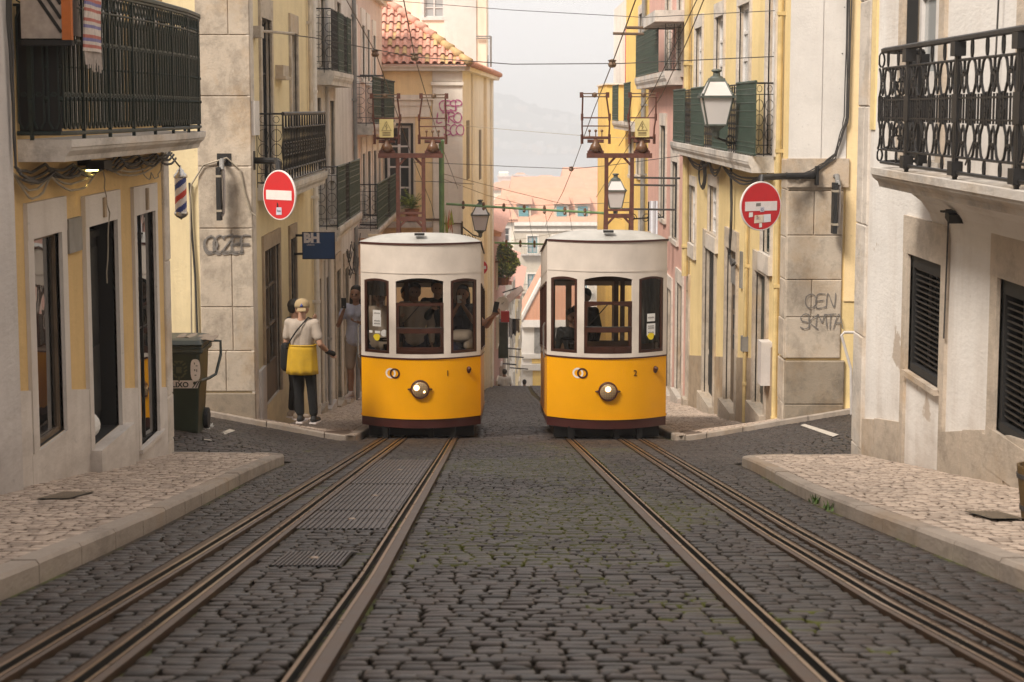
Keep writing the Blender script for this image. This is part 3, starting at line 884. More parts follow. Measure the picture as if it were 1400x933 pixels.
def surround(mb, fac, h, side=.16, head=.2, sill=.1, proud=.035, wsill=None, foot=None):
    a, b, c, d = h[:4]
    fac.box(mb, a - side, a, c if foot is None else foot, d, -.02, proud); fac.box(mb, b, b + side, c if foot is None else foot, d, -.02, proud)
    fac.box(mb, a - side, b + side, d, d + head, -.02, proud + .003)
    if sill:
        fac.box(mb, a - side * (1 if foot is None else 0), b + side * (1 if foot is None else 0), c - sill, c, -.02, (wsill or proud + .03))
def window(par, fac, h, trim, frame='white_paint', pane='glass_dark', nu=2, nv=3, side=.16, head=.2, sill=.1, name='window', fr=.05, deep=.06, label=None, foot=None, solidlow=0, proud=.035, toe=0):
    a, b, c, d = h[:4]
    mb = MB(); surround(mb, fac, h, side, head, sill, proud, foot=foot)
    w = mb.build(name, M[trim], par, label=label)
    mb = MB(); D = -deep
    fac.box(mb, a, a + fr, c, d, D - .05, D + .003); fac.box(mb, b - fr, b, c, d, D - .05, D + .003)
    fac.box(mb, a + fr, b - fr, d - fr, d, D - .05, D); fac.box(mb, a + fr, b - fr, c, c + fr + solidlow, D - .05, D)
    for i in range(1, nu):
        u = lerp(a, b, i / nu); fac.box(mb, u - fr * .55, u + fr * .55, c + fr + solidlow, d - fr, D - .05, D + .004)
    for j in range(1, nv):
        v = lerp(c + solidlow, d, j / nv); fac.box(mb, a + fr, b - fr, v - fr * .35, v + fr * .35, D - .045, D - .003)
    mb.build('frame', M[frame], w)
    mb = MB(); mb.quad(fac.P(a, c, D - .03), fac.P(b, c, D - .03 + toe), fac.P(b, d, D - .03 + toe), fac.P(a, d, D - .03)); mb.build('pane', M[pane], w)
    return w
def door(par, fac, h, trim, leaf='green_door', side=.16, head=.22, proud=.035, deep=.09, label=None, panels=True, step=True, fan=0, foot=None):
    a, b, c, d = h[:4]
    mb = MB(); surround(mb, fac, h, side, head, 0, proud, foot=foot)
    if step: fac.box(mb, a - side, b + side, c - .5, c - .002, -.2, .12)
    w = mb.build('door', M[trim], par, label=label)
    mb = MB(); D = -deep
    fac.box(mb, a, b, c, d - fan, D - .05, D)
    if panels:
        mid = (a + b) / 2
        for (p, q) in ((a + .06, mid - .03), (mid + .03, b - .06)):
            for (r_, s_) in ((c + .15, c + .75), (c + .85, d - fan - .12)):
                if s_ - r_ > .1: fac.box(mb, p, q, r_, s_, D, D + .018)
        fac.box(mb, mid - .006, mid + .006, c, d - fan, D, D + .008)
    if fan: fac.box(mb, a, b, d - fan - .03, d - fan + .03, D - .05, D + .03)
    mb.build('leaf', M[leaf], w)
    if fan:
        mb = MB(); fac.quad(mb, a, b, d - fan, d, D - .02); mb.build('fanlight', M['glass_dark'], w)
    return w
def quoins(par, rects, mat, name='corner_stones', gap=.005, proud=.03, seed=1):
    """rects: list of (fac, u0, u1, v0, v1, course height)"""
    mb = MB(); rnd = random.Random(seed)
    for fac, u0, u1, v0, v1, ch in rects:
        fac.box(mb, u0 + .004, u1 - .004, v0, v1, -.03, .006)
        v = v0; k = 0
        while v < v1 - .05:
            h = min(ch * rnd.uniform(.85, 1.15), v1 - v)
            if v1 - v - h < .12: h = v1 - v
            cuts = [u0, u1]
            if rnd.random() < .6 and u1 - u0 > .5: cuts = [u0, lerp(u0, u1, rnd.uniform(.35, .65)), u1]
            for p, q in zip(cuts, cuts[1:]):
                pr = proud + rnd.uniform(-.006, .006); e = gap / 2
                A = [fac.P(p + e, v + e, -.02), fac.P(q - e, v + e, -.02), fac.P(q - e, v + h - e, -.02), fac.P(p + e, v + h - e, -.02)]
                B_ = [fac.P(p + e, v + e, pr - .012), fac.P(q - e, v + e, pr - .012), fac.P(q - e, v + h - e, pr - .012), fac.P(p + e, v + h - e, pr - .012)]
                f2 = e + .012
                C = [fac.P(p + f2, v + f2, pr), fac.P(q - f2, v + f2, pr), fac.P(q - f2, v + h - f2, pr), fac.P(p + f2, v + h - f2, pr)]
                fs = []
                for L in (0, 4):
                    for k2 in range(4): fs.append((L + k2, L + (k2 + 1) % 4, L + 4 + (k2 + 1) % 4, L + 4 + k2))
                fs.append((8, 9, 10, 11)); mb.add(A + B_ + C, fs)
            v += h
    return mb.build(name, mat, par)
# ---- ironwork drawn in (s, h) along a path on plan
class Path:
    def __init__(s, pts, z):
        s.p = [V((x, y, 0)) for x, y in pts]; s.z = z; s.L = [0]
        for a, b in zip(s.p, s.p[1:]): s.L.append(s.L[-1] + (b - a).length)
        s.len = s.L[-1]
    def at(s, d, h, out=0):
        d = max(0, min(s.len, d))
        for i in range(len(s.p) - 1):
            if d <= s.L[i + 1] + 1e-9:
                t = (d - s.L[i]) / (s.L[i + 1] - s.L[i]); q = s.p[i].lerp(s.p[i + 1], t)
                tn = (s.p[i + 1] - s.p[i]).normalized(); n = V((tn.y, -tn.x, 0))
                return V((q.x + n.x * out, q.y + n.y * out, s.z + h))
def pline(mb, path, pts, r, n=4): mb.tube([path.at(a, h) for a, h in pts], r, n)
def ring(mb, path, s0, h0, rs, rh, r, n=10): mb.tube([path.at(s0 + rs * math.cos(2 * math.pi * k / n), h0 + rh * math.sin(2 * math.pi * k / n)) for k in range(n)], r, 4, closed=True)
def rails_along(mb, path, h, r, n=6, step=.3):
    k = max(1, int(path.len / step)); mb.tube([path.at(path.len * i / k, h) for i in range(k + 1)], r, n)
def lyre_railing(path, H):
    mb = MB()
    for h, r in ((.03, .014), (.14, .010), (H - .15, .010)): rails_along(mb, path, h, r)
    rails_along(mb, path, H, .024)
    bays = max(1, round(path.len / 1.5)); bw = path.len / bays
    for b in range(bays + 1):
        s = b * bw
        for ds in (-.035, .035):
            if 0 <= s + ds <= path.len: mb.bar(path.at(s + ds, 0), path.at(s + ds, H), .026)
        mb.bar(path.at(s, -.03), path.at(s, H), .03)
        for h in (.06, H - .07): mb.obox(path.at(s, h), (.04, 0, 0), (0, .07, 0), (0, 0, .05))
        mb.obox(path.at(s, H * .5), (.02, 0, 0), (0, .08, 0), (0, 0, .1))
    lo, hi = .14, H - .15; md = (lo + hi) / 2; A = (hi - lo) / 2
    for b in range(bays):
        n = 4; w = bw / n
        for k in range(n):
            s0 = b * bw + k * w; c = s0 + w / 2; e = w * .36
            for sg in (-1, 1):      # lyre curve
                pts = [(c + sg * e * .9, md), (c + sg * e, md + A * .18), (c + sg * e * .95, md + A * .3), (c + sg * e * .55, md + A * .5), (c + sg * e * .5, md + A * .7), (c + sg * e * .75, md + A * .92), (c + sg * e * 1.05, hi)]
                pline(mb, path, pts, .011); pline(mb, path, [(a, 2 * md - h) for a, h in pts], .011)
                pts = [(c + sg * e * .55, md + A * .5), (c + sg * e * .9, md + A * .75), (c + sg * e * .35, md + A * .97), (c, hi)]
                pline(mb, path, [(c + sg * w * .5, md + A * .33), (c + sg * w * .46, md - A * .33)], .012)
            for up in (1, -1):
                pline(mb, path, [(c, md + up * A), (c, md + up * A * .78)], .012)
                ring(mb, path, c, md + up * A * .74, .03, .014, .010, 8)
                pline(mb, path, [(c - .04, md + up * A * .68), (c + .04, md + up * A * .68)], .012)
            for sg in (-1, 1):      # scrolls filling the lyre
                for up in (1, -1):
                    cc, hh = c + sg * e * .38, md + up * A * .56
                    pline(mb, path, [(cc + sg * .026 * math.cos(q * .75) * (1 - q * .07), hh + up * .05 * math.sin(q * .75) * (1 - q * .07)) for q in range(9)], .008)
                    pline(mb, path, [(c + sg * e * .5, md + up * A * .7), (c + sg * e * .2, md + up * A * .42), (c, md + up * A * .33)], .009)
            for j in range(5):
                sj = s0 + w * (j + .5) / 5; pline(mb, path, [(sj, md - A * .30), (sj, md + A * .30)], .009)
            for up in (-1, 1): pline(mb, path, [(s0, md + up * A * .22), (s0 + w, md + up * A * .22)], .009)
            for j in range(6): mb.sphere(path.at(s0 + .012, md - A * .3 + j * A * .12), .014, 6, 4)
            if k: 
                ring(mb, path, s0, H - .075, .028, .062, .009); ring(mb, path, s0, .085, .026, .05, .009)
    return mb
def bar_railing(path, H, step=.105, seed=1):
    mb = MB(); rnd = random.Random(seed)
    for h, r in ((.02, .016), (H - .17, .010)): rails_along(mb, path, h, r)
    rails_along(mb, path, H, .026); rails_along(mb, path, H - .03, .016)
    n = int(path.len / step); w = path.len / n
    for i in range(n):
        s = (i + .5) * w; e = w * .34
        for sg in (-1, 1): pline(mb, path, [(s + sg * e * .3, .05), (s + sg * e, .10), (s + sg * e, H - .26), (s + sg * e * .4, H - .20), (s, H - .18)], .0095)
        for h in (H * .27, H * .62): ring(mb, path, s, h, .02, .012, .009, 6)
        mb.sphere(path.at(s + w * .5, H * .45), .016, 6, 4); mb.sphere(path.at(s + w * .5, H * .24), .019, 6, 4)
        ring(mb, path, s, H - .10, w * .36, .055, .008, 8)
        if i % 2: pline(mb, path, [(s - w, H * .63), (s, H * .63)], .011)
        if i % 7 == 0: mb.bar(path.at(s + w * .5, -.03), path.at(s + w * .5, H), .026)
    return mb
def scroll_railing(path, H, w=.26):
    mb = MB()
    for h, r in ((.03, .010), (.16, .006), (H - .16, .006), (H, .013)): rails_along(mb, path, h, r)
    n = max(1, round(path.len / w)); w = path.len / n
    for i in range(n + 1): mb.bar(path.at(i * w, -.04), path.at(i * w, H), .016)
    for i in range(n):
        c = (i + .5) * w; e = w * .4
        for h in (.28, .47, .66): ring(mb, path, c, h * H / .95, e, .085, .006, 10)
        pline(mb, path, [(c, .16), (c, H - .16)], .006)
        for h in (.09, H - .08): ring(mb, path, c, h, e * .6, .05, .005, 8)
    return mb
def dense_panel(path, H, step=.042):
    """cast panel: close vertical bars crossed by ornamental bands"""
    mb = MB(); n = max(2, int(path.len / step)); w = path.len / n
    for i in range(n + 1): mb.bar(path.at(i * w, .03), path.at(i * w, H), .015)
    for h, r in ((.03, .02), (.13, .012), (.2, .012), (.42, .013), (H - .42, .012), (H - .3, .014), (H - .18, .012), (H - .1, .011), (H, .02)): rails_along(mb, path, h, r)
    for i in range(n):
        for h in (.165, H - .24, H - .14, H * .5): ring(mb, path, (i + .5) * w, h, w * .4, .026, .007, 6)
    return mb
def balustrade(path, H, step=.11):
    """cast iron balusters with solid middle bands"""
    mb = MB(); n = max(2, int(path.len / step)); w = path.len / n
    for h, r in ((.04, .018), (.2, .016), (H - .2, .014), (H, .028)): rails_along(mb, path, h, r)
    for i in range(n + 1):
        s = i * w
        mb.tube([path.at(s, .04), path.at(s, .2), path.at(s, .32), path.at(s, .45), path.at(s, H - .45), path.at(s, H - .34), path.at(s, H - .2), path.at(s, H)], [.010, .018, .009, .022, .022, .009, .016, .012], 6)
    for i in range(n):
        c = (i + .5) * w
        for h in (H * .44, H * .5, H * .56): ring(mb, path, c, h, w * .42, .03, .012, 6)
        pline(mb, path, [(c, .2), (c, H - .2)], .009)
    return mb
def slab_mb(pts, z0, z1, inner):
    """balcony slab: outer outline pts on plan, closed along the wall at x=inner, moulded in two steps"""
    mb = MB()
    def ring_(sc, z):
        out = []
        for x, y in pts: out.append((inner + (x - inner) * sc, y, z))
        return out
    lv = [ring_(.86, z0), ring_(.88, lerp(z0, z1, .25)), ring_(.97, lerp(z0, z1, .5)), ring_(.98, lerp(z0, z1, .62)), ring_(1.0, lerp(z0, z1, .66)), ring_(1.0, z1)]
    n = len(pts)
    for a, b in zip(lv, lv[1:]):
        for i in range(n - 1): mb.quad(a[i], a[i + 1], b[i + 1], b[i])
    mb.poly(lv[-1]); mb.poly(list(reversed(lv[0])))
    return mb
def stroke_text(mb, fac, strokes, u, v, w, size, r):
    """free hand letters; strokes: list of polylines in a 1x1 box, x grows to the reader's right"""
    sg = -1 if fac.k == 'R' else 1
    for st in strokes:
        for a, b in zip(st, st[1:]):
            w += .00012
            A = fac.P(u + sg * a[0] * size, v + a[1] * size, w); B_ = fac.P(u + sg * b[0] * size, v + b[1] * size, w)
            d = (B_ - A); n_ = fac.P(0, 0, 1) - fac.P(0, 0, 0); sd_ = d.cross(n_)
            if sd_.length < 1e-6: continue
            sd_ = sd_.normalized() * r * (.65 + .6 * abs(math.sin(a[0] * 7 + a[1] * 5))); e_ = d * .15
            mb.quad(A - e_ - sd_, B_ + e_ - sd_, B_ + e_ + sd_, A - e_ + sd_)
GL = {'O': [[(.5, 1), (.15, .8), (.05, .4), (.3, .02), (.65, .1), (.8, .5), (.65, .9), (.4, 1)]],
      'E': [[(.7, .95), (.15, .9), (.1, .05), (.75, .1)], [(.1, .5), (.6, .55)]],
      'N': [[(.05, 0), (.15, 1), (.6, .05), (.7, 1)]], 'L': [[(.15, 1), (.05, .02), (.6, .08)]],
      'S': [[(.7, .9), (.4, 1), (.1, .8), (.2, .55), (.6, .4), (.65, .15), (.35, 0), (.05, .12)]],
      'K': [[(.1, 1), (.1, 0)], [(.7, 1), (.12, .5), (.7, 0)]], 'M': [[(0, 0), (.12, 1), (.38, .4), (.62, 1), (.75, 0)]],
      'T': [[(0, .95), (.75, 1)], [(.4, .98), (.38, 0)]], 'A': [[(.05, 0), (.4, 1), (.72, 0)], [(.2, .4), (.6, .42)]],
      'C': [[(.75, .85), (.45, 1), (.12, .75), (.08, .3), (.35, 0), (.75, .15)]], 'Z': [[(.1, .95), (.7, 1), (.08, .03), (.75, .08)]],
      'F': [[(.7, 1), (.15, .95), (.12, 0)], [(.12, .5), (.6, .52)]], 'P': [[(.12, 0), (.12, 1), (.6, .95), (.7, .7), (.5, .5), (.12, .5)]],
      'R': [[(.12, 0), (.12, 1), (.6, .95), (.65, .7), (.12, .5), (.7, 0)]]}
def curvy(p):
    out = []
    for i in range(len(p) - 1):
        a, b, c, d = p[max(0, i - 1)], p[i], p[i + 1], p[min(len(p) - 1, i + 2)]
        for k in range(4):
            t = k / 4; t2, t3 = t * t, t * t * t
            out.append(tuple(.5 * (2 * b[q] + (c[q] - a[q]) * t + (2 * a[q] - 5 * b[q] + 4 * c[q] - d[q]) * t2 + (3 * b[q] - a[q] - 3 * c[q] + d[q]) * t3) for q in (0, 1)))
    return out + [p[-1]]
def graffiti(par, fac, word, u, v, size, mat, r=.008, sp=.85, slope=0, wdt=1.0, w=.036):
    mb = MB(); rnd = random.Random(len(word)); sg = -1 if fac.k == 'R' else 1
    for i, ch in enumerate(word):
        if ch == ' ': continue
        st = [[(x * wdt + rnd.uniform(-.03, .03), y + rnd.uniform(-.03, .03)) for x, y in s_] for s_ in GL[ch]]
        st = [curvy(s_) for s_ in st]
        stroke_text(mb, fac, st, u + sg * i * size * sp * wdt, v + slope * i * size, w, size, r)
    return mb.build('graffiti', mat, par)
def pipe(par, fac, u, v0, v1, r=.05, w=.07, mat='grey_door', name='drainpipe'):
    mb = MB(); mb.tube([fac.P(u, v0, w), fac.P(u, v1, w)], r, 10)
    v = v0 + .6
    while v < v1: fac.box(mb, u - r * 1.2, u + r * 1.2, v, v + .05, -.01, w + r * 1.1); v += 1.9
    return mb.build(name, M[mat], par, smooth=False)
def sag(mb, pts, r, s=.06, n=8, rnd=None):
    out = []
    for a, b in zip(pts, pts[1:]):
        a, b = V(a), V(b)
        for i in range(n):
            t = i / n; p = a.lerp(b, t); p.z -= s * 4 * t * (1 - t)
            if rnd: p += V((rnd.uniform(-1, 1), rnd.uniform(-1, 1), rnd.uniform(-1, 1))) * .008
            out.append(p)
    out.append(V(pts[-1])); mb.tube(out, r, 5)

# ================================================================ LEFT: ochre shop house
XL = -3.5
fL = Fac('L', XL)
EL0, EL1 = 13.11, 19.55
hL = house('shop_house', 'ochre shop house with white door surrounds and a green iron balcony, at the left', (XL, 16.4, gz(XL, 16.4)))
w1 = fL.rect(43, 82, 316, 592, 82); w2 = fL.rect(119, 158, 299, 640, 158); w3 = fL.rect(185, 211, 287, 622, 211)
w2 = (w2[0], w2[1], gz(XL, w2[0]) + .28, w2[3]); w3 = (w3[0], w3[1], gz(XL, w3[0]) + .2, w3[3])
up = []
for a, b in ((14.3, 15.3), (16.3, 17.2), (18.1, 18.9)): up.append((a, b, -.15, 2.25))
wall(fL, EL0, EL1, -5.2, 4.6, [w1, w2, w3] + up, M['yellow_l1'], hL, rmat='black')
window(hL, fL, w1, 'white_l1', 'brown_door', 'glass_shop', 1, 1, side=.17, head=.27, sill=0, fr=.03, deep=.03, proud=.03, toe=.012)
mb = MB(); fL.box(mb, w1[0] - .22, w1[1] + .2, w1[2] - .9, w1[2] - .003, -.02, .028); mb.build('window_apron', M['white_l1'], hL)
mb = MB(); fL.box(mb, w3[0] - .12, w3[1] + .12, w3[2] - 1.2, w3[2] - .045, -.02, .028); mb.build('window_apron', M['white_l1'], hL)
wd = door(hL, fL, w2, 'white_l1', 'black', side=.14, head=.26, deep=.16, panels=True, fan=.12)
mb = MB(); k = (w2[0] + w2[1]) / 2
fL.box(mb, k - .05, k + .04, w2[3] + .05, w2[3] + .22, .03, .055); mb.build('keystone', M['stone_brown'], hL)
window(hL, fL, w3, 'white_l1', 'black', 'glass_shop', 2, 2, side=.12, head=.27, sill=.04, fr=.02, deep=.03, proud=.03, toe=.036)
mb = MB(); k = (w3[0] + w3[1]) / 2
fL.box(mb, k - .04, k + .04, w3[3] + .03, w3[3] + .24, .03, .055); mb.build('keystone', M['stone_brown'], hL)
# white dado whose top steps down with the street
mb = MB()
for a, b in ((EL0, w1[0] - .2), (w1[1] + .18, w2[0] - .14), (w2[1] + .14, w3[0] - .12), (w3[1] + .12, 19.2)):
    za, zb = gz(XL, a) + .78, gz(XL, b) + .78
    A = [fL.P(a, -5, -.02), fL.P(b, -5, -.02), fL.P(b, zb, -.02), fL.P(a, za, -.02)]; B_ = [fL.P(a, -5, .026), fL.P(b, -5, .026), fL.P(b, zb, .026), fL.P(a, za, .026)]
    mb = MB(); mb.hexa([A[0], A[1], B_[1], B_[0], A[3], A[2], B_[2], B_[3]]); mb.build('dado', M['white_l1'], hL)
zs = fL.uv(230, 205)[1]
quoins(hL, [(fL, 19.22, 19.57, -5.0, fL.uv(225, 545)[1], .55), (fL, 19.27, 19.56, fL.uv(225, 545)[1], zs, 1.3)], M['stone_pale'], proud=.025)
# balcony
BP = [(-3.5, 13.62), (-3.17, 13.66), (-3.08, 15.2), (-3.0, 16.6), (-2.97, 17.8), (-3.0, 18.7), (-3.06, 19.1), (-3.5, 19.4)]
bal = slab_mb([(x + (.05 if x > -3.4 else 0), y) for x, y in BP], -.375, -.215, XL).build('balcony', M['slab'], hL)
bar_railing(Path(BP, -.19), 1.1).build('railing', M['iron_green'], bal)
mb = MB(); mb.box(-3.49, -3.19, 13.66, 13.68, -.17, .75); mb.build('end_screen', M['black'], bal)
for i, h in enumerate(up):
    window(hL, fL, h, 'white_l1', 'white_paint' if i else 'black', 'glass_dark' if i < 1 else 'glass_pale', 2, 3, side=.14, head=.2, sill=0, deep=.05, name='balcony_door')
# plaque and lamp
mb = MB(); r_ = fL.rect(92, 110, 295, 341, 110); fL.box(mb, r_[0], r_[1], r_[2], r_[3], 0, .03)
o = mb.build('wall_plaque', [M['grey_door']], cat='plaque', label='blank grey metal plaque on the ochre wall below the small spotlight')
lp = fL.uv(104, 232)
sp = thing('spotlight', 'small black spotlight casting a yellow beam on the ochre wall', 'spotlight', tuple(fL.P(lp[0], lp[1], .16)))
mb = MB(); u, v = lp
fL.box(mb, u - .05, u + .25, v + .0, v + .07, .09, .24); mb.build('housing', M['black'], sp)
mb = MB(); fL.box(mb, u + .05, u + .12, v + .03, v + .16, -.02, .1); mb.build('bracket', M['black'], sp)
mb = MB(); fL.quad(mb, u - .03, u + .04, v - .004, v - .004, .12); mb.box(*[q for q in (XL + .08, XL + .17, u - .04, u + .05, v - .012, v - .003)]); mb.build('lens', emis('warm_lamp', (1, .75, .2), 9), sp)
li = bpy.data.lights.new('spotlight_beam', 'SPOT'); li.energy = 7; li.color = (1, .70, .16); li.spot_size = R(40); li.spot_blend = .8; li.shadow_soft_size = .02
lo_ = bpy.data.objects.new('spotlight_beam', li); COL.objects.link(lo_); lo_.location = fL.P(u, v - .03, .12) - V(sp.location); lo_.parent = sp
lo_.rotation_euler = (R(0), R(12), 0)
# cable bundle under the balcony
rc = random.Random(2)
cb = MB()
for k in range(4):
    z = fL.uv(60, 222)[1]
    sag(cb, [fL.P(13.3 + i * .88, -.42 - .02 * k + rc.uniform(-.02, .02), .06 + .02 * k) for i in range(8)], .012, .05, 6, rc)
cb.build('cable_bundle', M['wire'], hL)
cb = MB()
for k in range(3): sag(cb, [fL.P(13.3, -.45, .05), fL.P(14.2, -.47 - .01 * k, .09), fL.P(16.1, -.45, .07), fL.P(19.3, -.44, .05)], .009, .07 + .05 * k, 8, rc)
sag(cb, [fL.P(16.2, -.45, .05), fL.P(16.5, -.9, .04), fL.P(16.35, -1.5, .04)], .006, 0, 6, rc)
sag(cb, [fL.P(17.9, -.45, .05), fL.P(18.5, -.62, .05), fL.P(19.1, -.48, .05)], .006, .12, 8, rc)
cb.build('pale_cables', M['cable_pale'], hL)
# the neighbour whose edge shows at the extreme left
hN = house('townhouse', 'grey white house wall filling the extreme left edge', (-3.4, 5, gz(-3.4, 5)))
fN = Fac('L', -3.4)
wall(fN, -26, 13.1, -4, 7, [], M['grey_white'], hN, depth=8)  # stretch behind the camera is unseen, added to shade the foreground
mb = MB()
for k in range(3): sag(mb, [V((-3.37, 12.9 + .06 * k, 2)), V((-3.37, 12.97 + .05 * k, .6)), V((-3.37, 13.05, -.4))], .01, .0, 5, rc)
mb.build('cable_bundle', M['wire'], hN)
# things on the balcony
pb = thing('framed_board', 'pale board with black diagonal stripes and an orange edge on the green balcony', 'board', (-3.2, 13.9, -.1))
pA, pB_ = at_y(30, 2, 14.2), at_y(100, 2, 14.2)
def bq(mb, xa, xb, za, zb, t=.02, y=13.5): mb.box(xa, xb, y - t, y + t, za, zb)
pp = lambda px, py, Y=13.5: at_y(px, py, Y)
x0, x1 = pp(30, 50).x, pp(86, 50).x
zb, zt = pp(60, 53).z, pp(60, -60).z
mb = MB(); bq(mb, x0, x1, zb, zt); mb.build('board_face', M['weave'], pb)
mb = MB(); bq(mb, x1 + .001, pp(99, 50).x, zb - .01, zt, .03); mb.build('orange_edge', M['orange_cloth'], pb)
mb = MB()
for k in range(3):
    a, b = pp(52 + 13 * k, -3), pp(90 + 12 * k, 52)
    xe = x1 - .004
    t = 1 if b.x < xe else (xe - a.x) / (b.x - a.x)
    b = a.lerp(b, max(.1, t)); n = V((b.z - a.z, 0, a.x - b.x)).normalized() * .012
    mb.quad(a - n + V((0, -.024, 0)), b - n + V((0, -.024, 0)), b + n + V((0, -.024, 0)), a + n + V((0, -.024, 0)))
mb.build('stripe', M['black'], pb)
mb = MB(); bq(mb, x0, pp(100, 50).x, zb - .05, zb - .012, .035); mb.build('bottom_rail', M['black'], pb)
mb = MB()

# rag rug over the rail
rg = thing('rag_rug', 'striped fringed rag rug hanging over the green balcony rail', 'rug', (-3.05, 15.3, .5))
ya, yb_ = yx(122, -3.02), yx(145, -3.02)
mb = MB(); ztop = .935; zbot = at_x(130, 72, -3.02).z
n = 22
for i in range(n):
    za, zc = lerp(ztop, zbot, i / n), lerp(ztop, zbot, (i + 1) / n)
    mi = [0, 1, 0, 2, 0, 0, 1, 2, 0, 1, 0][i % 11]
    for j in range(4):
        u0, u1 = lerp(ya, yb_, j / 4), lerp(ya, yb_, (j + 1) / 4)
        bx = lambda u, z: -3.0 + .012 * math.sin(u * 9 + z * 5)
        mb.quad((bx(u0, za), u0, za), (bx(u1, za), u1, za), (bx(u1, zc), u1, zc), (bx(u0, zc), u0, zc), mi)
mb.quad((-3.0, ya, ztop), (-3.0, yb_, ztop), (-3.15, yb_, ztop), (-3.15, ya, ztop)); mb.quad((-3.15, ya, ztop), (-3.15, yb_, ztop), (-3.15, yb_, ztop - .4), (-3.15, ya, ztop - .4))
mb.build('cloth', [M['stripe_cream'], M['stripe_red'], M['stripe_blue']], rg, solid=.012)
mb = MB()
for i in range(16):
    u = lerp(ya, yb_, (i + .5) / 16); mb.tube([(-3.0, u, zbot), (-2.995, u + rc.uniform(-.01, .01), zbot - rc.uniform(.08, .16))], .005, 4)
mb.build('fringe', M['stripe_cream'], rg)
# rolled white lantern by the doorway
pr = fL.uv(125, 624)
mb = MB()
ua, uc = w2[0] + .08, w2[0] + .40
z = w2[2] + .13
prf = []
for i in range(25): prf.append((.115 + .006 * (i % 2), i * .013))
mb.lathe((XL - .12, ua, z), (0, 1, 0), [(.001, 0)] + prf + [(.001, .32)], 18)
mb.build('paper_lantern', M['paper'], cat='lantern', label='ribbed white paper roll lying on the step of the dark shop doorway', smooth=False)

# barber pole
bpx = at_y(247, 264, 19.75)
bp_ = thing('barber_pole', 'barber pole with red, white and blue stripes at the shop corner', 'barber pole', (bpx.x, bpx.y, bpx.z - .33))
rr = .062; zt, zb = at_y(247, 242, 19.75).z, at_y(247, 291, 19.75).z
mb = MB(); nst = 60; nk = 24
for j in range(nst):
    for k in range(nk):
        a0, a1 = 2 * math.pi * k / nk, 2 * math.pi * (k + 1) / nk
        z0, z1 = lerp(zb, zt, j / nst), lerp(zb, zt, (j + 1) / nst)
        ph = ((a0 / (2 * math.pi)) - (z0 - zb) / .27) % 1.0
        mi = 1 if ph < .24 else (0 if ph < .5 else (2 if ph < .74 else 0))
        q = lambda a, z: (bpx.x + rr * math.cos(a), bpx.y + rr * math.sin(a), z)
        mb.quad(q(a0, z0), q(a1, z0), q(a1, z1), q(a0, z1), mi)
mb.build('striped_tube', [M['white_sign'], M['red'], M['blue']], bp_)
mb = MB()
mb.lathe((bpx.x, bpx.y, zt), (0, 0, 1), [(.07, -.01), (.075, .0), (.072, .02), (.04, .05), (.035, .07), (.015, .085), (.008, .12)], 16)
mb.build('cap', M['chrome'], bp_, smooth=True)
mb = MB(); mb.lathe((bpx.x, bpx.y, zb), (0, 0, -1), [(.07, -.01), (.075, .0), (.072, .02), (.05, .045), (.02, .06), (.001, .075)], 16)
mb.build('cap', M['chrome'], bp_, smooth=True)
mb = MB(); mb.tube([(bpx.x, bpx.y, zt + .1), (bpx.x - .05, bpx.y - .15, zt + .2), (XL, 19.5, zt + .3)], .009, 5); mb.build('bracket', M['wire'], bp_)

# ================================================================ LEFT beyond the cross street: pale yellow corner house
FYc = 26.0
fLF = Fac('F', FYc)
hA = house('corner_house', 'pale yellow corner house with a stone corner and graffiti behind the wheelie bin', (XL, 30, gz(XL, 30)))
dA1 = fL.rect(360, 381, 331, 565, 381); dA1 = (dA1[0], dA1[1], gz(XL, dA1[0]) + .25, dA1[3])
dA2 = fL.rect(396, 404, 322, 500, 404); dA2 = (dA2[0], dA2[1], gz(XL, dA2[0]) + .25, dA2[3])
uA1 = fL.rect(361, 374, 26, 232, 361); uA1 = (uA1[0], uA1[1], -1.05, uA1[3]); uA2 = fL.rect(401, 409, 46, 240, 401); uA2 = (uA2[0], uA2[1], -1.05, uA2[3])
YA = yx(430, XL)
wall(fL, FYc, YA, -6.5, 3.6, [dA1, dA2, uA1, uA2], M['yellow_l2'], hA, depth=9)
xq = fLF.uv(274, 400)[0]
quoins(hA, [(fLF, xq, XL + .034, -5.3, -3.92, .7)], M['stone_base'], name='base_stones', proud=.032, seed=4)
quoins(hA, [(fLF, xq, XL + .03, -3.9, fLF.uv(300, 420)[1], .62), (fLF, xq, XL + .03, fLF.uv(300, 420)[1], 3.5, .95)], M['stone_old'], proud=.025, seed=3)
mb = MB(); fL.box(mb, FYc - .02, FYc + .42, -5, 3.5, -.02, .02); mb.build('corner_strip', M['stone_pale'], hA)
mb = MB(); fL.box(mb, FYc + .44, dA1[0] - .12, -6, gz(XL, 26.5) + .75, -.02, .045); mb.build('dado', M['white_l1'], hA)
window(hA, fL, dA1, 'stone_brown', 'brown_door', 'glass_shop', 2, 3, side=.12, head=.22, sill=0, fr=.04, deep=.04, name='shop_door', solidlow=.5)
window(hA, fL, dA2, 'stone_brown', 'black', 'glass_shop', 1, 3, side=.1, head=.22, sill=0, fr=.04, deep=.04, name='shop_door')
window(hA, fL, uA1, 'stone_old', 'black', 'glass_dark', 2, 3, side=.17, head=.3, sill=0, fr=.05, name='balcony_door')
window(hA, fL, uA2, 'stone_old', 'white_paint', 'glass_dark', 2, 3, side=.17, head=.3, sill=0, fr=.05, name='balcony_door')
mb = MB(); q = fL.rect(381, 389, 90, 105, 381); fL.box(mb, q[0], q[1], q[2], q[3], 0, .12); fL.box(mb, q[0] - .05, q[1] + .05, q[2] - .05, q[2], 0, .16); mb.build('stone_bracket', M['stone_old'], hA)
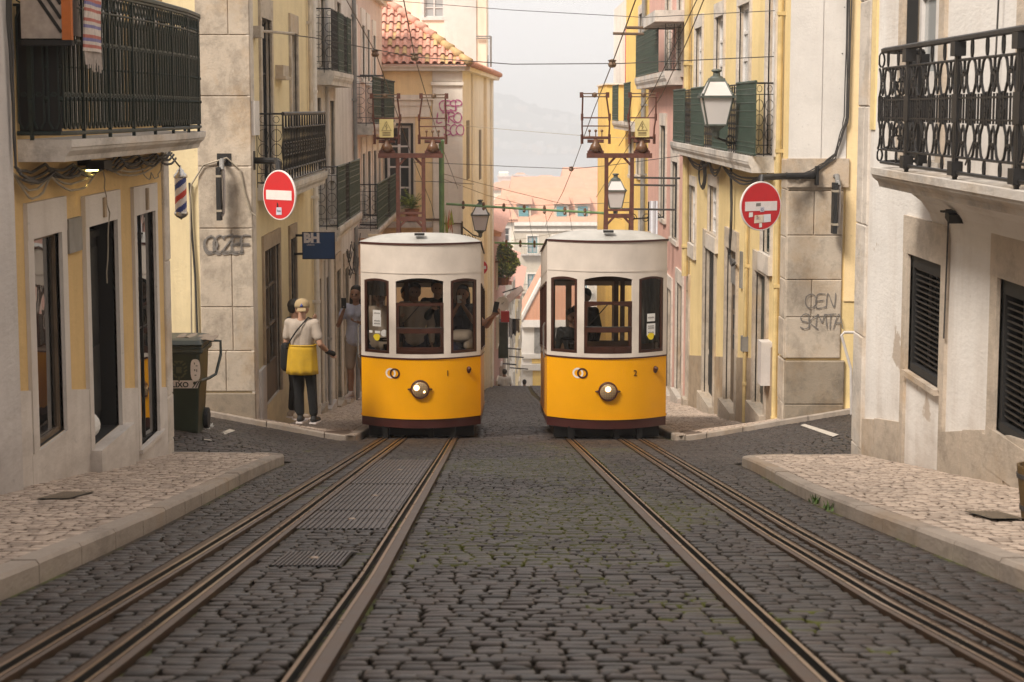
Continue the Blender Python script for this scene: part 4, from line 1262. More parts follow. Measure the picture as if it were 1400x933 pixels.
BA = [(XL, 26.75), (-3.13, 26.78), (-3.13, 33.0), (XL, 33.05)]
zsb = -1.06
bal = slab_mb([(x + (.05 if x > -3.4 else 0), y) for x, y in BA], zsb - .22, zsb, XL).build('balcony', M['slab'], hA)
scroll_railing(Path(BA[:2], zsb), 1.0, .18).build('railing', M['iron'], bal)
balustrade(Path([BA[1], BA[2]], zsb), 1.0, .36).build('railing', M['iron'], bal)
pipe(hA, fL, yx(428, XL), -6, 3.4, .05, .08, 'white_paint'); pipe(hA, fL, yx(424.5, XL), -1, 3.4, .035, .06, 'stone_pale')
graffiti(hA, fLF, 'OCZEF', fLF.uv(278, 345)[0], fLF.uv(277, 347)[1], .24, M['spray'], .013, .52)
graffiti(hA, fLF, 'OCZEF', fLF.uv(280, 345)[0], fLF.uv(277, 344)[1], .22, M['spray'], .009, .56, w=.046)
mb = MB(); q = fL.rect(345, 352, 138, 185, 345); fL.box(mb, q[0], q[1], q[2], q[3], .02, .07); mb.build('meter_box', M['white_paint'], hA)
# the wet-dark base of the stone corner
# conduit lamp on the corner
def side_fixture(px, py0, py1, Y, label, flip=1):
    a = at_y(px, py0, Y); b = at_y(px, py1, Y)
    t = thing('traffic_mirror', label, 'traffic mirror', (a.x, Y - .1, b.z))
    mb = MB(); mb.box(a.x - .07, a.x + .13, Y - .03, Y - .0, a.z - .05, a.z + .12); mb.build('wall_plate', M['black'], t)
    mb = MB(); mb.tube([(a.x + .02, Y - .02, a.z + .02), (a.x + .02, Y - .2, a.z + .03), (a.x + .03, Y - .25, a.z - .1)], .035, 8); mb.build('arm', M['grey_door'], t)
    mb = MB(); w = .045
    mb.box(a.x - w, a.x + w * .3, Y - .33, Y - .16, b.z, a.z - .06); mb.build('mirror_back', M['black'], t)
    mb = MB(); n = 12; zc = (a.z + b.z) / 2; hh = (a.z - b.z) / 2
    mb.tube([(a.x + w * .35, Y - .24, a.z - .03), (a.x + w * 1.1 * flip, Y - .24, a.z - .1), (a.x + w * 1.2 * flip, Y - .24, zc), (a.x + w * .9 * flip, Y - .24, b.z + .1), (a.x + w * .3, Y - .24, b.z + .06)], .02, 6)
    mb.build('mirror_rim', M['grey_white'], t)
    mb = MB()
    for z in (lerp(a.z, b.z, .25), lerp(a.z, b.z, .85)): mb.box(a.x - w - .006, a.x + w * .6, Y - .335, Y - .155, z, z + .03)
    mb.build('clamp', M['cable_pale'], t)
side_fixture(304, 222, 300, FYc, 'dark traffic mirror seen edge on, on the stone corner above the wheelie bin')
mb = MB()
c0 = [at_y(p, q, FYc - .06) for p, q in ((262, 460), (261, 360), (260, 270), (262, 252), (278, 226), (310, 216), (328, 232), (334, 262), (343, 290), (350, 296))]
mb.tube(c0, .012, 5); mb.build('wall_cable', M['cable_pale'], hA)
mb = MB(); c0 = [at_y(p, q, FYc - .04) for p, q in ((270, 458), (267, 380), (262, 310), (259, 250))]; mb.tube(c0, .016, 5); mb.build('wall_cable', M['wire'], hA)

# ---------------- grey white terrace house
YB = yx(485, XL)
hB = house('terrace_house', 'grey white terrace house with two green balconies, between the corner and rose houses', (XL, 39, gz(XL, 39)))
fB = fL
hb = []
for (pa, pb, tp, bt) in ((433.5, 440, 134, 240), (452, 458, 138, 240), (441, 446, 0, 92), (463, 468, 5, 95), (431, 437, 385, 530), (444, 450, 380, 530), (458, 464, 372, 520), (470, 475, 368, 520)):
    r_ = fB.rect(pa, pb, tp, bt, pa); hb.append((r_[0], r_[1], r_[2] if bt < 300 else gz(XL, r_[1]) + .25, r_[3]))
wall(fB, YA + .01, YB, -8.5, 3.4, hb, M['offwhite_b'], hB, depth=9)
for i, h in enumerate(hb):
    if i < 4: window(hB, fB, h, 'stone_pale', 'brown_door', 'glass_dark', 1, 3, side=.17, head=.3, sill=0 if i > 1 else .1, fr=.06)
    else: door(hB, fB, h, 'stone_old' if i != 5 else 'grey_white', ['brown_door', 'green_door', 'grey_door', 'brown_door'][i - 4], side=.16, head=.35)
for i, (y0, y1, xo, zt, zb_, pan) in enumerate(((34.85, 39.3, -3.17, at_x(440, 10, -3.2).z, at_x(450, 96, -3.17).z, ((36.2, 37.4), (38.3, 39.25))), (34.9, 40.4, -3.1, at_x(450, 247, -3.1).z, at_x(452, 318, -3.1).z, ((34.95, 36.6), (37.6, 40.3))))):
    B = [(XL, y0), (xo, y0 + .02), (xo, y1), (XL, y1)]
    bal = slab_mb([(x + (.05 if x > -3.4 else 0), y) for x, y in B], zb_ - .26, zb_, XL).build('balcony', M['slab'], hB)
    H = 1.12
    scroll_railing(Path(B[:3], zb_), H, .2).build('railing', M['iron'], bal)
    for a, b in pan: dense_panel(Path([(xo + .01, a), (xo + .01, b)], zb_), H).build('railing_panel', M['green_panel'], bal)
pipe(hB, fL, YB - .15, -8, 3.3, .05, .07, 'grey_door'); pipe(hB, fL, yx(447, XL), -7, 3.3, .04, .06, 'grey_white')
cbl = MB()
for i in range(9):
    a = fL.P(YB - 3 + rc.uniform(0, 3.5), fL.uv(470, rc.uniform(330, 390))[1], .05); b = fL.P(YB - 3.4 + rc.uniform(0, 4), fL.uv(470, rc.uniform(320, 390))[1], .12)
    sag(cbl, [a, b], .012, rc.uniform(.05, .4), 8, rc)
cbl.build('cable_bundle', M['wire'], hB)
# ---------------- rose terrace house
YC = 54.5
hC = house('terrace_house', 'rose terrace house with tall narrow windows, beside tram 1 on the left', (XL, 49, gz(XL, 49)))
hc = []
for (pa, pb, tp, bt) in ((485.8, 489.5, 30, 108), (497, 500.5, 36, 108), (504, 507, 42, 112), (512, 515, 50, 112),
                         (486.3, 489, 214, 268), (496, 499.5, 210, 300), (503, 507, 207, 300), (511, 515, 206, 300), (518, 520.5, 205, 290),
                         (487, 491, 400, 520), (496, 500, 400, 520)):
    r_ = fB.rect(pa, pb, tp, bt, pa); hc.append((r_[0], r_[1], r_[2] if bt < 400 else gz(XL, r_[1]) + .25, r_[3]))
wall(fB, YB + .01, YC, -11, fL.uv(527, 3)[1], hc, M['pink_c'], hC, depth=9)
for i, h in enumerate(hc):
    if i < 9: window(hC, fB, h, 'cream', 'brown_door', 'glass_dark', 1, 3, side=.22, head=.4, sill=.1, fr=.06)
    else: door(hC, fB, h, 'stone_pale', 'brown_door', side=.2, head=.35)
mb = MB(); zc = fL.uv(527, 3)[1]
fL.box(mb, YB, YC + .1, zc - .22, zc - .08, 0, .14); fL.box(mb, YB, YC + .2, zc - .08, zc + .08, 0, .30); mb.build('cornice', M['cream'], hC)
B = [(XL, 43.8), (-3.05, 43.82), (-3.05, 52.4), (XL, 52.4)]; zb_ = at_x(475, 176, -3.2).z
zb_ = at_x(495, 172, -3.05).z
bal = slab_mb([(x + (.05 if x > -3.4 else 0), y) for x, y in B], zb_ - .24, zb_, XL).build('balcony', M['slab'], hC)
scroll_railing(Path(B[:3], zb_), 1.1, .3).build('railing', M['iron'], bal)
for a, b in ((43.9, 46.6), (48.0, 52.2)): dense_panel(Path([(-3.04, a), (-3.04, b)], zb_), 1.1, .06).build('railing_panel', M['green_panel'], bal)
zb2 = at_x(495, 330, -3.05).z; B = [(XL, 44.2), (-3.0, 44.2), (-3.0, 53.6), (XL, 53.6)]
bal = slab_mb([(x + (.05 if x > -3.4 else 0), y) for x, y in B], zb2 - .2, zb2, XL).build('balcony', M['slab'], hC)
for a, b in ((44.3, 48.2), (49.2, 53.5)): dense_panel(Path([(-2.99, a), (-2.99, b)], zb2), 1.05, .06).build('railing_panel', M['green_panel'], bal)
scroll_railing(Path(B[:3], zb2), 1.05, .35).build('railing', M['iron'], bal)
# clothes poles sticking out above the street
for (py, pxa, pxb, Y) in ((103, 478, 524, 46), (111, 505, 540, 50), (294, 488, 534, 47), (307, 476, 520, 45.5)):
    a, b = at_y(pxa, py, Y), at_y(pxb, py + 1, Y); mb = MB(); mb.tube([a, b], .02, 6); mb.build('clothes_pole', M['wire'], hC)
# ================================================================ the tiled corner house that narrows the street
YM = 54.6
fM = Fac('F', YM)
xM1 = fM.uv(632, 300)[0]
zE = fM.uv(600, 97)[1]
hM = house('tiled_corner_house', 'orange yellow corner house with a pink tile roof, behind tram 1', (-2.2, 55, gz(-2, 55)))
wM = fM.rect(531, 563, 172, 262); wM = (wM[0], wM[1], fM.uv(560, 285)[1], wM[3])
wall(fM, -9, xM1, -13, zE, [wM], M['peach'], hM, depth=.4)
mb = MB(); fM.box(mb, -3.49, xM1 - .85, fM.uv(560, 130)[1], zE - .01, -.01, .02)
fM.box(mb, fM.uv(568, 200)[0], fM.uv(591, 200)[0], -9, fM.uv(560, 131)[1], -.01, .02)
fM.box(mb, -3.49, fM.uv(591, 200)[0], -12, fM.uv(560, 293)[1], -.01, .024); mb.build('yellow_field', M['orange_y'], hM)
mb = MB(); fM.box(mb, fM.uv(592, 200)[0], xM1 + .02, -12, fM.uv(600, 116)[1], -.02, .06)
fM.box(mb, fM.uv(590, 200)[0], xM1 + .05, fM.uv(600, 117)[1], fM.uv(600, 112)[1], -.02, .13)
fM.box(mb, fM.uv(592, 200)[0], xM1 + .02, fM.uv(600, 111)[1], zE - .002, -.02, .05); mb.build('pilaster', M['cream'], hM)
mb = MB()
for (a, b, t, bt, w) in ((530, 591, 130, 137, .16), (532, 589, 137.2, 145, .1), (534, 587, 145.2, 160, .07)):
    fM.box(mb, fM.uv(a, 1)[0], fM.uv(b, 1)[0], fM.uv(560, bt)[1], fM.uv(560, t)[1], 0, w)
mb.build('window_hood', M['cream'], hM)
window(hM, fM, wM, 'black', 'white_paint', 'glass_dark', 2, 4, side=.07, head=.07, sill=0, fr=.07, deep=.06)
# sloping side wall towards the brow
A2 = V((xM1, YM, 0)); B2 = V((at_y(675, 300, 73).x, 73, 0))
mb = MB(); n = 12
for i in range(n):
    a, b = A2.lerp(B2, i / n), A2.lerp(B2, (i + 1) / n)
    for z0, z1 in zip((-16, -8, -4, 0), (-8, -4, 0, zE)): mb.quad((a.x, a.y, z0), (b.x, b.y, z0), (b.x, b.y, z1), (a.x, a.y, z1))
mb.quad((B2.x, 73, -16), (-9, 73, -16), (-9, 73, zE), (B2.x, 73, zE)); mb.quad((-9, YM, -14), (-9, 73, -14), (-9, 73, zE), (-9, YM, zE))
mb.build('side_wall', M['cream'], hM)
mb = MB()
def side_pt(px, z, out=.02):
    t = 0
    d = ray(px, 300); 
    # intersect vertical ray plane with the side wall line on plan
    k = d.x / d.y; m_ = (B2.x - A2.x) / (B2.y - A2.y); y = (A2.x - m_ * A2.y) / (k - m_); return V((k * y + out, y, z))
for (p0, p1, t, b) in ((638, 641.5, 165, 246), (655, 657.5, 178, 246)):
    a, c = side_pt(p0, 0), side_pt(p1, 0)
    z1, z0 = at_y(p0, t, a.y).z, at_y(p0, b, a.y).z
    mb.hexa([(a.x - .1, a.y, z0), (a.x, a.y, z0), (c.x, c.y, z0), (c.x - .1, c.y, z0), (a.x - .1, a.y, z1), (a.x, a.y, z1), (c.x, c.y, z1), (c.x - .1, c.y, z1)])
mb.build('window_slot', M['brown_door'], hM)
mb = MB(); a = side_pt(644, 0, .05); mb.tube([(a.x, a.y, -9), (a.x, a.y, zE)], .035, 8); mb.build('drainpipe', M['cream'], hM)
mb = MB(); a = side_pt(670, 0, .05); mb.tube([(a.x, a.y, -11), (a.x, a.y, zE)], .035, 8); mb.build('drainpipe', M['cream'], hM)
# eaves and barrel tiles
mb = MB()
mb.box(-9, xM1 + .1, YM - .28, YM, zE, zE + .10); mb.box(-9, xM1 + .12, YM - .36, YM - .02, zE + .1, zE + .17)
dd = (B2 - A2).normalized(); nn = V((dd.y, -dd.x, 0))
a, b = A2 + nn * .0, B2 + nn * 0
mb.hexa([tuple(a + V((0, 0, zE))), tuple(a + nn * .22 + V((0, 0, zE))), tuple(b + nn * .22 + V((0, 0, zE))), tuple(b + V((0, 0, zE))),
         tuple(a + V((0, 0, zE + .15))), tuple(a + nn * .25 + V((0, 0, zE + .15))), tuple(b + nn * .25 + V((0, 0, zE + .15))), tuple(b + V((0, 0, zE + .15)))])
mb.build('eaves', M['cream'], hM)
def tiles(u_dir, s_dir, org, uw, slen, keep, pitch=.22, course=.40, r=.075, nrm=None):
    """barrel tile field: org + u*u_dir + s*s_dir, raised along the normal"""
    mb = MB(); u_dir, s_dir = V(u_dir).normalized(), V(s_dir).normalized()
    nr = nrm or u_dir.cross(s_dir).normalized()
    if nr.z < 0: nr = -nr
    nc = int(uw / pitch); rk = random.Random(9)
    for c in range(nc):
        for k in range(int(slen / course) + 1):
            s0, s1 = k * course, (k + 1) * course + .05
            uc = (c + .5) * pitch
            if not keep(uc, (s0 + s1) / 2): continue
            lift0, lift1 = .045 + rk.uniform(-.008, .008), .0
            for conv in (1, -1):
                cen = uc if conv == 1 else uc + pitch / 2
                arcp = []
                for q in range(7):
                    an = math.pi * q / 6
                    arcp.append((-math.cos(an) * r * (1 if conv == 1 else .8), (math.sin(an) * r if conv == 1 else -math.sin(an) * r * .35 + .01)))
                va, fa = [], []
                for (s_, lf, kx) in ((s0, lift0, 1.0), (s1, lift1, .86)):
                    for (du, dn) in arcp: va.append(org + u_dir * (cen + du * kx) + s_dir * s_ + nr * (dn * kx + lf))
                for q in range(6): fa.append((q, q + 1, q + 8, q + 7))
                mb.add(va, fa, 1 if rk.random() < .12 else 0)
    return mb
pk = 2.36; xe = xM1 + .22
sl = V((0, 1, 1.77 / 2.36)).normalized(); Ls = pk / sl.y
u0 = -6.5
keep = lambda u, s: (u0 + u) < xe - s * sl.y + .02
mb = tiles((1, 0, 0), sl, V((u0, YM - .38, zE + .17)), xe - u0, Ls, keep, r=.072)
mb.build('roof', [M['terracotta'], M['terracotta_old']], hM, smooth=True)
mb = MB(); z0 = zE + .13
top = V((xe - pk, YM - .38 + pk, z0 + 1.77))
mb.poly([V((u0, YM - .38, z0)), V((xe, YM - .38, z0)), top, V((u0, top.y, top.z))])
e2 = V((B2.x + .25, 73, z0)); t2 = V((e2.x - pk, 73, top.z))
mb.poly([V((xe, YM - .38, z0)), e2, t2, top]); mb.poly([V((u0, top.y, top.z)), top, t2, V((u0, 73, top.z))])
mb.build('roof_deck', M['terracotta'], hM)
hp = MB()
a, b = V((xe + .02, YM - .4, zE + .2)), top + V((0, 0, .1))
n = 9
for i in range(n):
    p, q = a.lerp(b, i / n), a.lerp(b, (i + 1.15) / n); hp.tube([p + V((0, 0, .03)), q], [.13, .095], 10, mi=0 if i > 3 else 1)
n = 30; a, b = V((xe + .05, YM - .3, zE + .2)), e2 + V((.02, 0, .07))
for i in range(n): p, q = a.lerp(b, i / n), a.lerp(b, (i + 1.1) / n); hp.tube([p, q], [.1, .08], 8)
hp.build('ridge_tiles', [M['terracotta'], M['terracotta_old']], hM, smooth=True)
graffiti(hM, fM, 'CESP', fM.uv(600, 150)[0], fM.uv(600, 152)[1], .30, M['magenta'], .014, .5, w=.08)
graffiti(hM, fM, 'LTRO', fM.uv(597, 165)[0], fM.uv(600, 168)[1], .29, M['magenta'], .014, .55, w=.08)
graffiti(hM, fM, 'SCO', fM.uv(606, 182)[0], fM.uv(600, 185)[1], .30, M['magenta'], .014, .6, w=.08)
# window balcony ledge and clutter of pipes
mb = MB(); fM.box(mb, -3.4, fM.uv(590, 1)[0], fM.uv(560, 310)[1], fM.uv(560, 303)[1], 0, .5); mb.build('ledge', M['slab'], hM)
mb = MB(); z = fM.uv(600, 300)[1]
mb.tube([fM.P(-2.6, z, .09), fM.P(-1.9, z, .09), fM.P(-1.85, z - .12, .09), fM.P(-1.25, z - .12, .09), fM.P(-1.22, z - 1.2, .09)], .03, 6); mb.build('pipe_run', M['wire_brown'], hM)

# planter with a palm on the ledge
pc = fM.P(fM.uv(562, 1)[0], fM.uv(562, 302)[1], .28)
pt = thing('potted_palm', 'potted palm with bright green fronds on the ledge of the orange house', 'potted plant', tuple(pc))
mb = MB(); mb.lathe(pc, (0, 0, 1), [(.001, 0), (.16, 0), (.2, .3), (.215, .3), (.215, .35), (.18, .35), (.17, .3), (.001, .3)], 14); mb.build('pot', M['pot'], pt)
mb = MB(); rp = random.Random(8)
for i in range(26):
    an = rp.uniform(0, 6.28); el = rp.uniform(.35, 1.4); L = rp.uniform(.45, .8)
    d = V((math.cos(an) * math.cos(el), math.sin(an) * math.cos(el) * .8, math.sin(el)))
    base = pc + V((0, 0, .36)); pts = [base + d * (L * t) + V((0, 0, -.35 * L * t * t * (1.5 - el * .6))) for t in (0, .3, .6, .8, 1)]
    mb.tube(pts, [.01, .008, .006, .004, .002], 4)
    side = d.cross(V((0, 0, 1))).normalized()
    for k in range(2, 9):
        t = k / 8; p = base + d * (L * t) + V((0, 0, -.35 * L * t * t * (1.5 - el * .6)))
        for sg in (-1, 1):
            q = p + side * sg * .16 * (1 - t * .5) + d * .08 + V((0, 0, -.05))
            mb.add([p, p + d * .03, q], [(0, 1, 2)], 1 if rp.random() < .6 else 0)
mb.build('fronds', [M['leaf'], M['leaf_light']], pt)

# tall block rising behind
YT = 66
fT = Fac('F', YT)
hT = house('tall_house', 'tall peach and cream house rising behind the pink tile roof', (-3, YT, gz(0, 66)))
wT = [fT.rect(582, 609, -30, 24)]
xa, xb, xc = fT.uv(607, 1)[0], fT.uv(651, 1)[0], fT.uv(665, 1)[0]
wall(fT, -9, xc, -8, 8.5, wT, M['peach'], hT, depth=8)
window(hT, fT, wT[0], 'white_paint', 'white_paint', 'glass_pale', 2, 4, side=.09, head=.1, sill=.1, fr=.05, deep=.06)
mb = MB(); fT.box(mb, xa, xb, -2, 8.4, -.01, .06); mb.build('white_field', M['white_r2'], hT)
mb = MB(); A = fT.P(xb, 0, .3); zt, zb = at_y(655, 50, YT).z, at_y(655, 92, YT).z
x2 = at_y(671, 50, YT).x
for z, x1_ in ((zt, x2), (zt - .07, x2)): mb.tube([fT.P(xb, z, .1), V((x1_, YT - .1, z))], .02, 6)
mb.tube([V((x2, YT - .1, zt)), V((x2, YT - .1, zb))], .035, 6); mb.tube([V((x2 - .1, YT - .1, zb + .4)), V((x2 - .1, YT - .1, zb))], .02, 6)
mb.build('roof_ladder', M['grey_door'], hT)

# ================================================================ houses below the brow on the left
prev = None
lowl = [(73.2, 675, 88, 691, 'pink_r3', 318, 'pink house below the brow with laundry and dark shutters, beside tram 1'),
        (88.2, 691, 106, 704, 'peach', 385, 'peach house further down the lane, below the hanging plants'),
        (106.2, 704, 126, 713, 'orange_y', 405, 'orange yellow house at the bottom of the lane on the left')]
for (ya, pa, yb, pb, mt, row, lab) in lowl:
    a = at_y(pa, 400, ya); b = at_y(pb, 400, yb); zt = at_y(pa, row, ya).z
    h = house('lane_house', lab, (a.x, ya, prof(ya)))
    mb = MB(); n = 6
    for i in range(n):
        p, q = V((a.x, ya, 0)).lerp(V((b.x, yb, 0)), i / n), V((a.x, ya, 0)).lerp(V((b.x, yb, 0)), (i + 1) / n)
        mb.quad((p.x, p.y, -32), (q.x, q.y, -32), (q.x, q.y, zt), (p.x, p.y, zt))
    mb.quad((a.x, ya, -32), (-12, ya, -32), (-12, ya, zt), (a.x, ya, zt)); mb.quad((b.x, yb, -34), (-12, yb, -34), (-12, yb, zt), (b.x, yb, zt))
    mb.build('wall', M[mt], h)
    mb = MB(); mb.poly([(a.x + .35, ya - .2, zt), (b.x + .35, yb, zt), (b.x - 2.5, yb, zt + 1.1), (a.x - 2.5, ya - .2, zt + 1.1)]); mb.poly([(a.x + .35, ya - .2, zt), (a.x - 2.5, ya - .2, zt + 1.1), (-12, ya - .2, zt + 1.1), (-12, ya - .2, zt)])
    mb.box(a.x - 12, a.x + .3, ya - .15, ya + .2, zt - .15, zt - .005); mb.build('roof', M['terracotta'], h)
    for i in range(3):
        t = .15 + i * .3
        for (zo) in (1.2, 3.6, 6.2):
            p = V((lerp(a.x, b.x, t) + .03, lerp(ya, yb, t), zt - zo)); q = V((lerp(a.x, b.x, t + .1) + .03, lerp(ya, yb, t + .1), zt - zo))
            mb = MB(); mb.hexa([(p.x - .2, p.y, p.z - 1.2), (p.x, p.y, p.z - 1.2), (q.x, q.y, p.z - 1.2), (q.x - .2, q.y, p.z - 1.2), (p.x - .2, p.y, p.z), (p.x, p.y, p.z), (q.x, q.y, p.z), (q.x - .2, q.y, p.z)])
            w = mb.build('window', M['glass_dark'], h)
            mb = MB(); mb.tube([p + V((.02, 0, .03)), q + V((.02, 0, .03)), q + V((.02, 0, -1.23)), p + V((.02, 0, -1.23))], .05, 4, closed=True); mb.build('frame', M['cream'], w)
# hanging plants
def bush(c, r, n, mats, mb=None, leaf=.07, seed=1, sq=(1, 1, 1)):
    mb = mb or MB(); rb = random.Random(seed); c = V(c)
    cl = [(V((rb.gauss(0, .45) * r * sq[0], rb.gauss(0, .45) * r * sq[1], rb.gauss(0, .45) * r * sq[2])), rb.uniform(.25, .5) * r) for _ in range(9)]
    for i in range(n):
        o, cr = rb.choice(cl); d = V((rb.gauss(0, 1), rb.gauss(0, 1), rb.gauss(0, 1))).normalized()
        p = c + o + d * cr * rb.uniform(.5, 1.05); a = V((rb.uniform(-1, 1), rb.uniform(-1, 1), rb.uniform(-1, 1))).normalized(); b = a.orthogonal().normalized()
        l = leaf * rb.uniform(.6, 1.4)
        mb.add([p - a * l, p + b * l * .45, p + a * l, p - b * l * .45], [(0, 1, 2, 3)], 1 if rb.random() < .3 else 0)
    return mb
plants = [((690, 345), .55, 'potted shrub on the highest ledge of the pink house', ('leaf', 'leaf_light')),
          ((688, 372), .75, 'large dark green hanging plant beside tram 1, on the pink house', ('leaf', 'leaf_light')),
          ((697, 362), .55, 'light green trailing plant right of the dark hanging plant', ('leaf_light', 'leaf'))]
for i, ((px, py), r, lab, mm) in enumerate(plants):
    c = at_y(px, py, 75 + i * 1.3)
    mb = bush(c, r * .9, 900, mm, seed=i + 4, leaf=.09, sq=(.6, .8, .8)); t = thing('hanging_plant', lab, 'plant', tuple(c - V((0, 0, r))), 'plants on the pink house')
    mb.build('foliage', [M[mm[0]], M[mm[1]]], t)
    mb = MB(); mb.lathe(c - V((0, 0, r * .7)), (0, 0, 1), [(.001, 0), (.2, 0), (.26, .3), (.001, .3)], 12)
    mb.tube([c - V((0, 0, r * .7)), c - V((1.2, 0, r * .7))], .03, 5); mb.build('pot', M['pot'], t)
# laundry line
Yl = 80
lt = at_y(680, 433, Yl); rt_ = at_y(712, 437, Yl)
mb = MB(); sag(mb, [lt, rt_], .012, .02); mb.build('clothes_line', M['wire'], cat='clothes line', label='line of washing strung across the lane beside tram 1', kind=None)
garb = [(684, 'black_cloth', 40, 8, 'long black garment hung at the left end of the washing line'), (692, 'navy', 34, 5, 'narrow navy garment on the washing line beside the black one'),
        (698, 'white_cloth', 26, 5, 'white garment in the middle of the washing line'), (703, 'navy', 22, 5, 'short dark garment right of the white one on the washing line'), (708, 'beige_cloth', 18, 5, 'small beige cloth at the right end of the washing line')]
for (px, mt, hh, ww, lab) in garb:
    a, b = at_y(px - ww / 2, 436, Yl), at_y(px + ww / 2, 436 + hh, Yl); mb = MB()
    n = 6
    for i in range(n):
        x0, x1 = lerp(a.x, b.x, i / n), lerp(a.x, b.x, (i + 1) / n); yy = lambda k: Yl + .04 * math.sin(k * 2.2)
        mb.quad((x0, yy(i), b.z + .05 * math.sin(i)), (x1, yy(i + 1), b.z + .05 * math.sin(i + 1)), (x1, yy(i + 1), a.z), (x0, yy(i), a.z))
    mb.build('laundry', M[mt], cat='laundry', label=lab, group='washing hung across the lane', solid=.01)
# lane clutter: dark balcony box, dish, red box and clothes poles on the pink house
yb0 = 78.5
a, b = at_y(679, 490, yb0), at_y(694, 441, yb0)
mb = MB(); mb.box(a.x, b.x, yb0, yb0 + 2.5, a.z, b.z); t = mb.build('balcony_box', M['black'], cat='balcony box', label='dark screened balcony box on the pink lane house, behind the long black garment')
mb = MB()
for i in range(9): xx = lerp(a.x, b.x, i / 8); mb.box(xx - .02, xx + .02, yb0 - .04, yb0 - .005, a.z, b.z)
mb.build('bars', M['green_panel'], t)
c = at_y(693, 440, 78); mb = MB(); mb.box(c.x - .25, c.x + .1, 77.8, 78.1, c.z, c.z + .45); mb.build('red_box', M['red_sign'], cat='box', label='small red box fixed to the pink lane house above the washing')
c = at_y(686, 416, 76); mb = MB(); mb.lathe(c, (.4, -1, .3), [(.001, 0), (.12, .01), (.24, .05), (.3, .1)], 18); t = mb.build('satellite_dish', M['white_r2'], cat='satellite dish', label='white satellite dish on the pink lane house under the plants', solid=.01, smooth=True)
mb = MB(); mb.tube([c, c + V((.1, -.3, .12))], .012, 5); mb.tube([c, c + V((-.4, .1, 0))], .025, 5); mb.build('arm', M['grey_door'], t)
for i, (x0_, x1_, row, Y_) in enumerate(((690, 712, 476, 90), (688, 716, 487, 92), (684, 706, 497, 84), (696, 722, 503, 96))):
    mb = MB(); mb.tube([at_y(x0_, row, Y_), at_y(x1_, row + 2, Y_)], .035, 5); mb.build('clothes_pole', M['wire'], cat='clothes pole', label=['topmost bare clothes pole over the lane below the washing', 'second bare clothes pole from the top over the lane', 'third bare clothes pole from the top over the lane', 'lowest bare clothes pole over the lane, near the gabled house'][i], group='bare clothes poles over the lane')
# awning
a = at_y(692, 405, 84); b = at_y(708, 398, 84)
t = thing('awning', 'small cream awning jutting over the lane above the washing', 'awning', tuple(a))
mb = MB(); mb.add([a, at_y(712, 390, 84), at_y(716, 396, 83), at_y(696, 414, 83)], [(0, 1, 2, 3)]); mb.build('canopy', M['cream'], t, solid=.05)
mb = MB(); mb.tube([at_y(682, 402, 84), at_y(713, 392, 84)], .03, 5); mb.build('frame', M['wire'], t)

# ================================================================ buildings across the lower street
def block(name, label, px0, px1, rtop, Y, mat, depth=14, rows=(), cols=(), frame='white_paint', pane='glass_dark', roof=None, wh=2.2, ww=1.1, roofrow=None, roofmat='terracotta', balcony=False, cat='house', hip=True):
    f = Fac('F', Y); x0, x1 = f.uv(px0, 300)[0], f.uv(px1, 300)[0]; zt = f.uv(px0, rtop)[1]
    h = thing(name, label, cat, ((x0 + x1) / 2, Y, prof(Y)))
    holes = []
    for r in rows:
        for c in cols:
            cx_, cz = f.uv(c, r)
            if x0 + .2 < cx_ - ww / 2 and cx_ + ww / 2 < x1 - .2: holes.append((cx_ - ww / 2, cx_ + ww / 2, cz - wh, cz))
    wall(f, x0, x1, prof(Y) - 4, zt, holes, M[mat], h, depth=depth)
    for q in holes:
        window(h, f, q, 'cream', frame, pane, 2, 3, side=.16, head=.2, sill=.1, fr=.12, deep=.15)
        if balcony:
            mb = MB(); f.box(mb, q[0] - .8, q[1] + .8, q[2] - .25, q[2] - .1, 0, .7)
            b_ = mb.build('balcony', M['slab'], h)
            mb = MB(); p_ = Path([(q[0] - .8, Y - .68), (q[1] + .8, Y - .68)], q[2] - .1)
            rails_along(mb, p_, 1.0, .04, step=1); 
            for k in range(14): mb.bar(p_.at(p_.len * k / 13, 0), p_.at(p_.len * k / 13, 1.0), .03)
            mb.build('railing', M['grey_door'], b_)
    if roofrow is not None:
        zr = f.uv(px0, roofrow)[1] if roofrow else zt + 3
        zr = zt + (zt - f.uv(px0, rtop + (rtop - roofrow))[1])
        e = .5; ins = min((x1 - x0) * .35, depth * .45) if hip else 0
        a = [V((x0 - e, Y - e, zt)), V((x1 + e, Y - e, zt)), V((x1 + e, Y + depth + e, zt)), V((x0 - e, Y + depth + e, zt))]
        r1, r2 = V((x0 + ins, Y + depth / 2, zr)), V((x1 - ins, Y + depth / 2, zr))
        mb = MB(); mb.poly([a[0], a[1], r2, r1]); mb.poly([a[2], a[3], r1, r2]); mb.poly([a[1], a[2], r2]); mb.poly([a[3], a[0], r1])
        mb.box(x0 - e + .1, x1 + e - .1, Y - e + .1, Y + depth + e - .1, zt - .3, zt - .01)
        mb.build('roof', M[roofmat], h)
    return h, f, x0, x1, zt
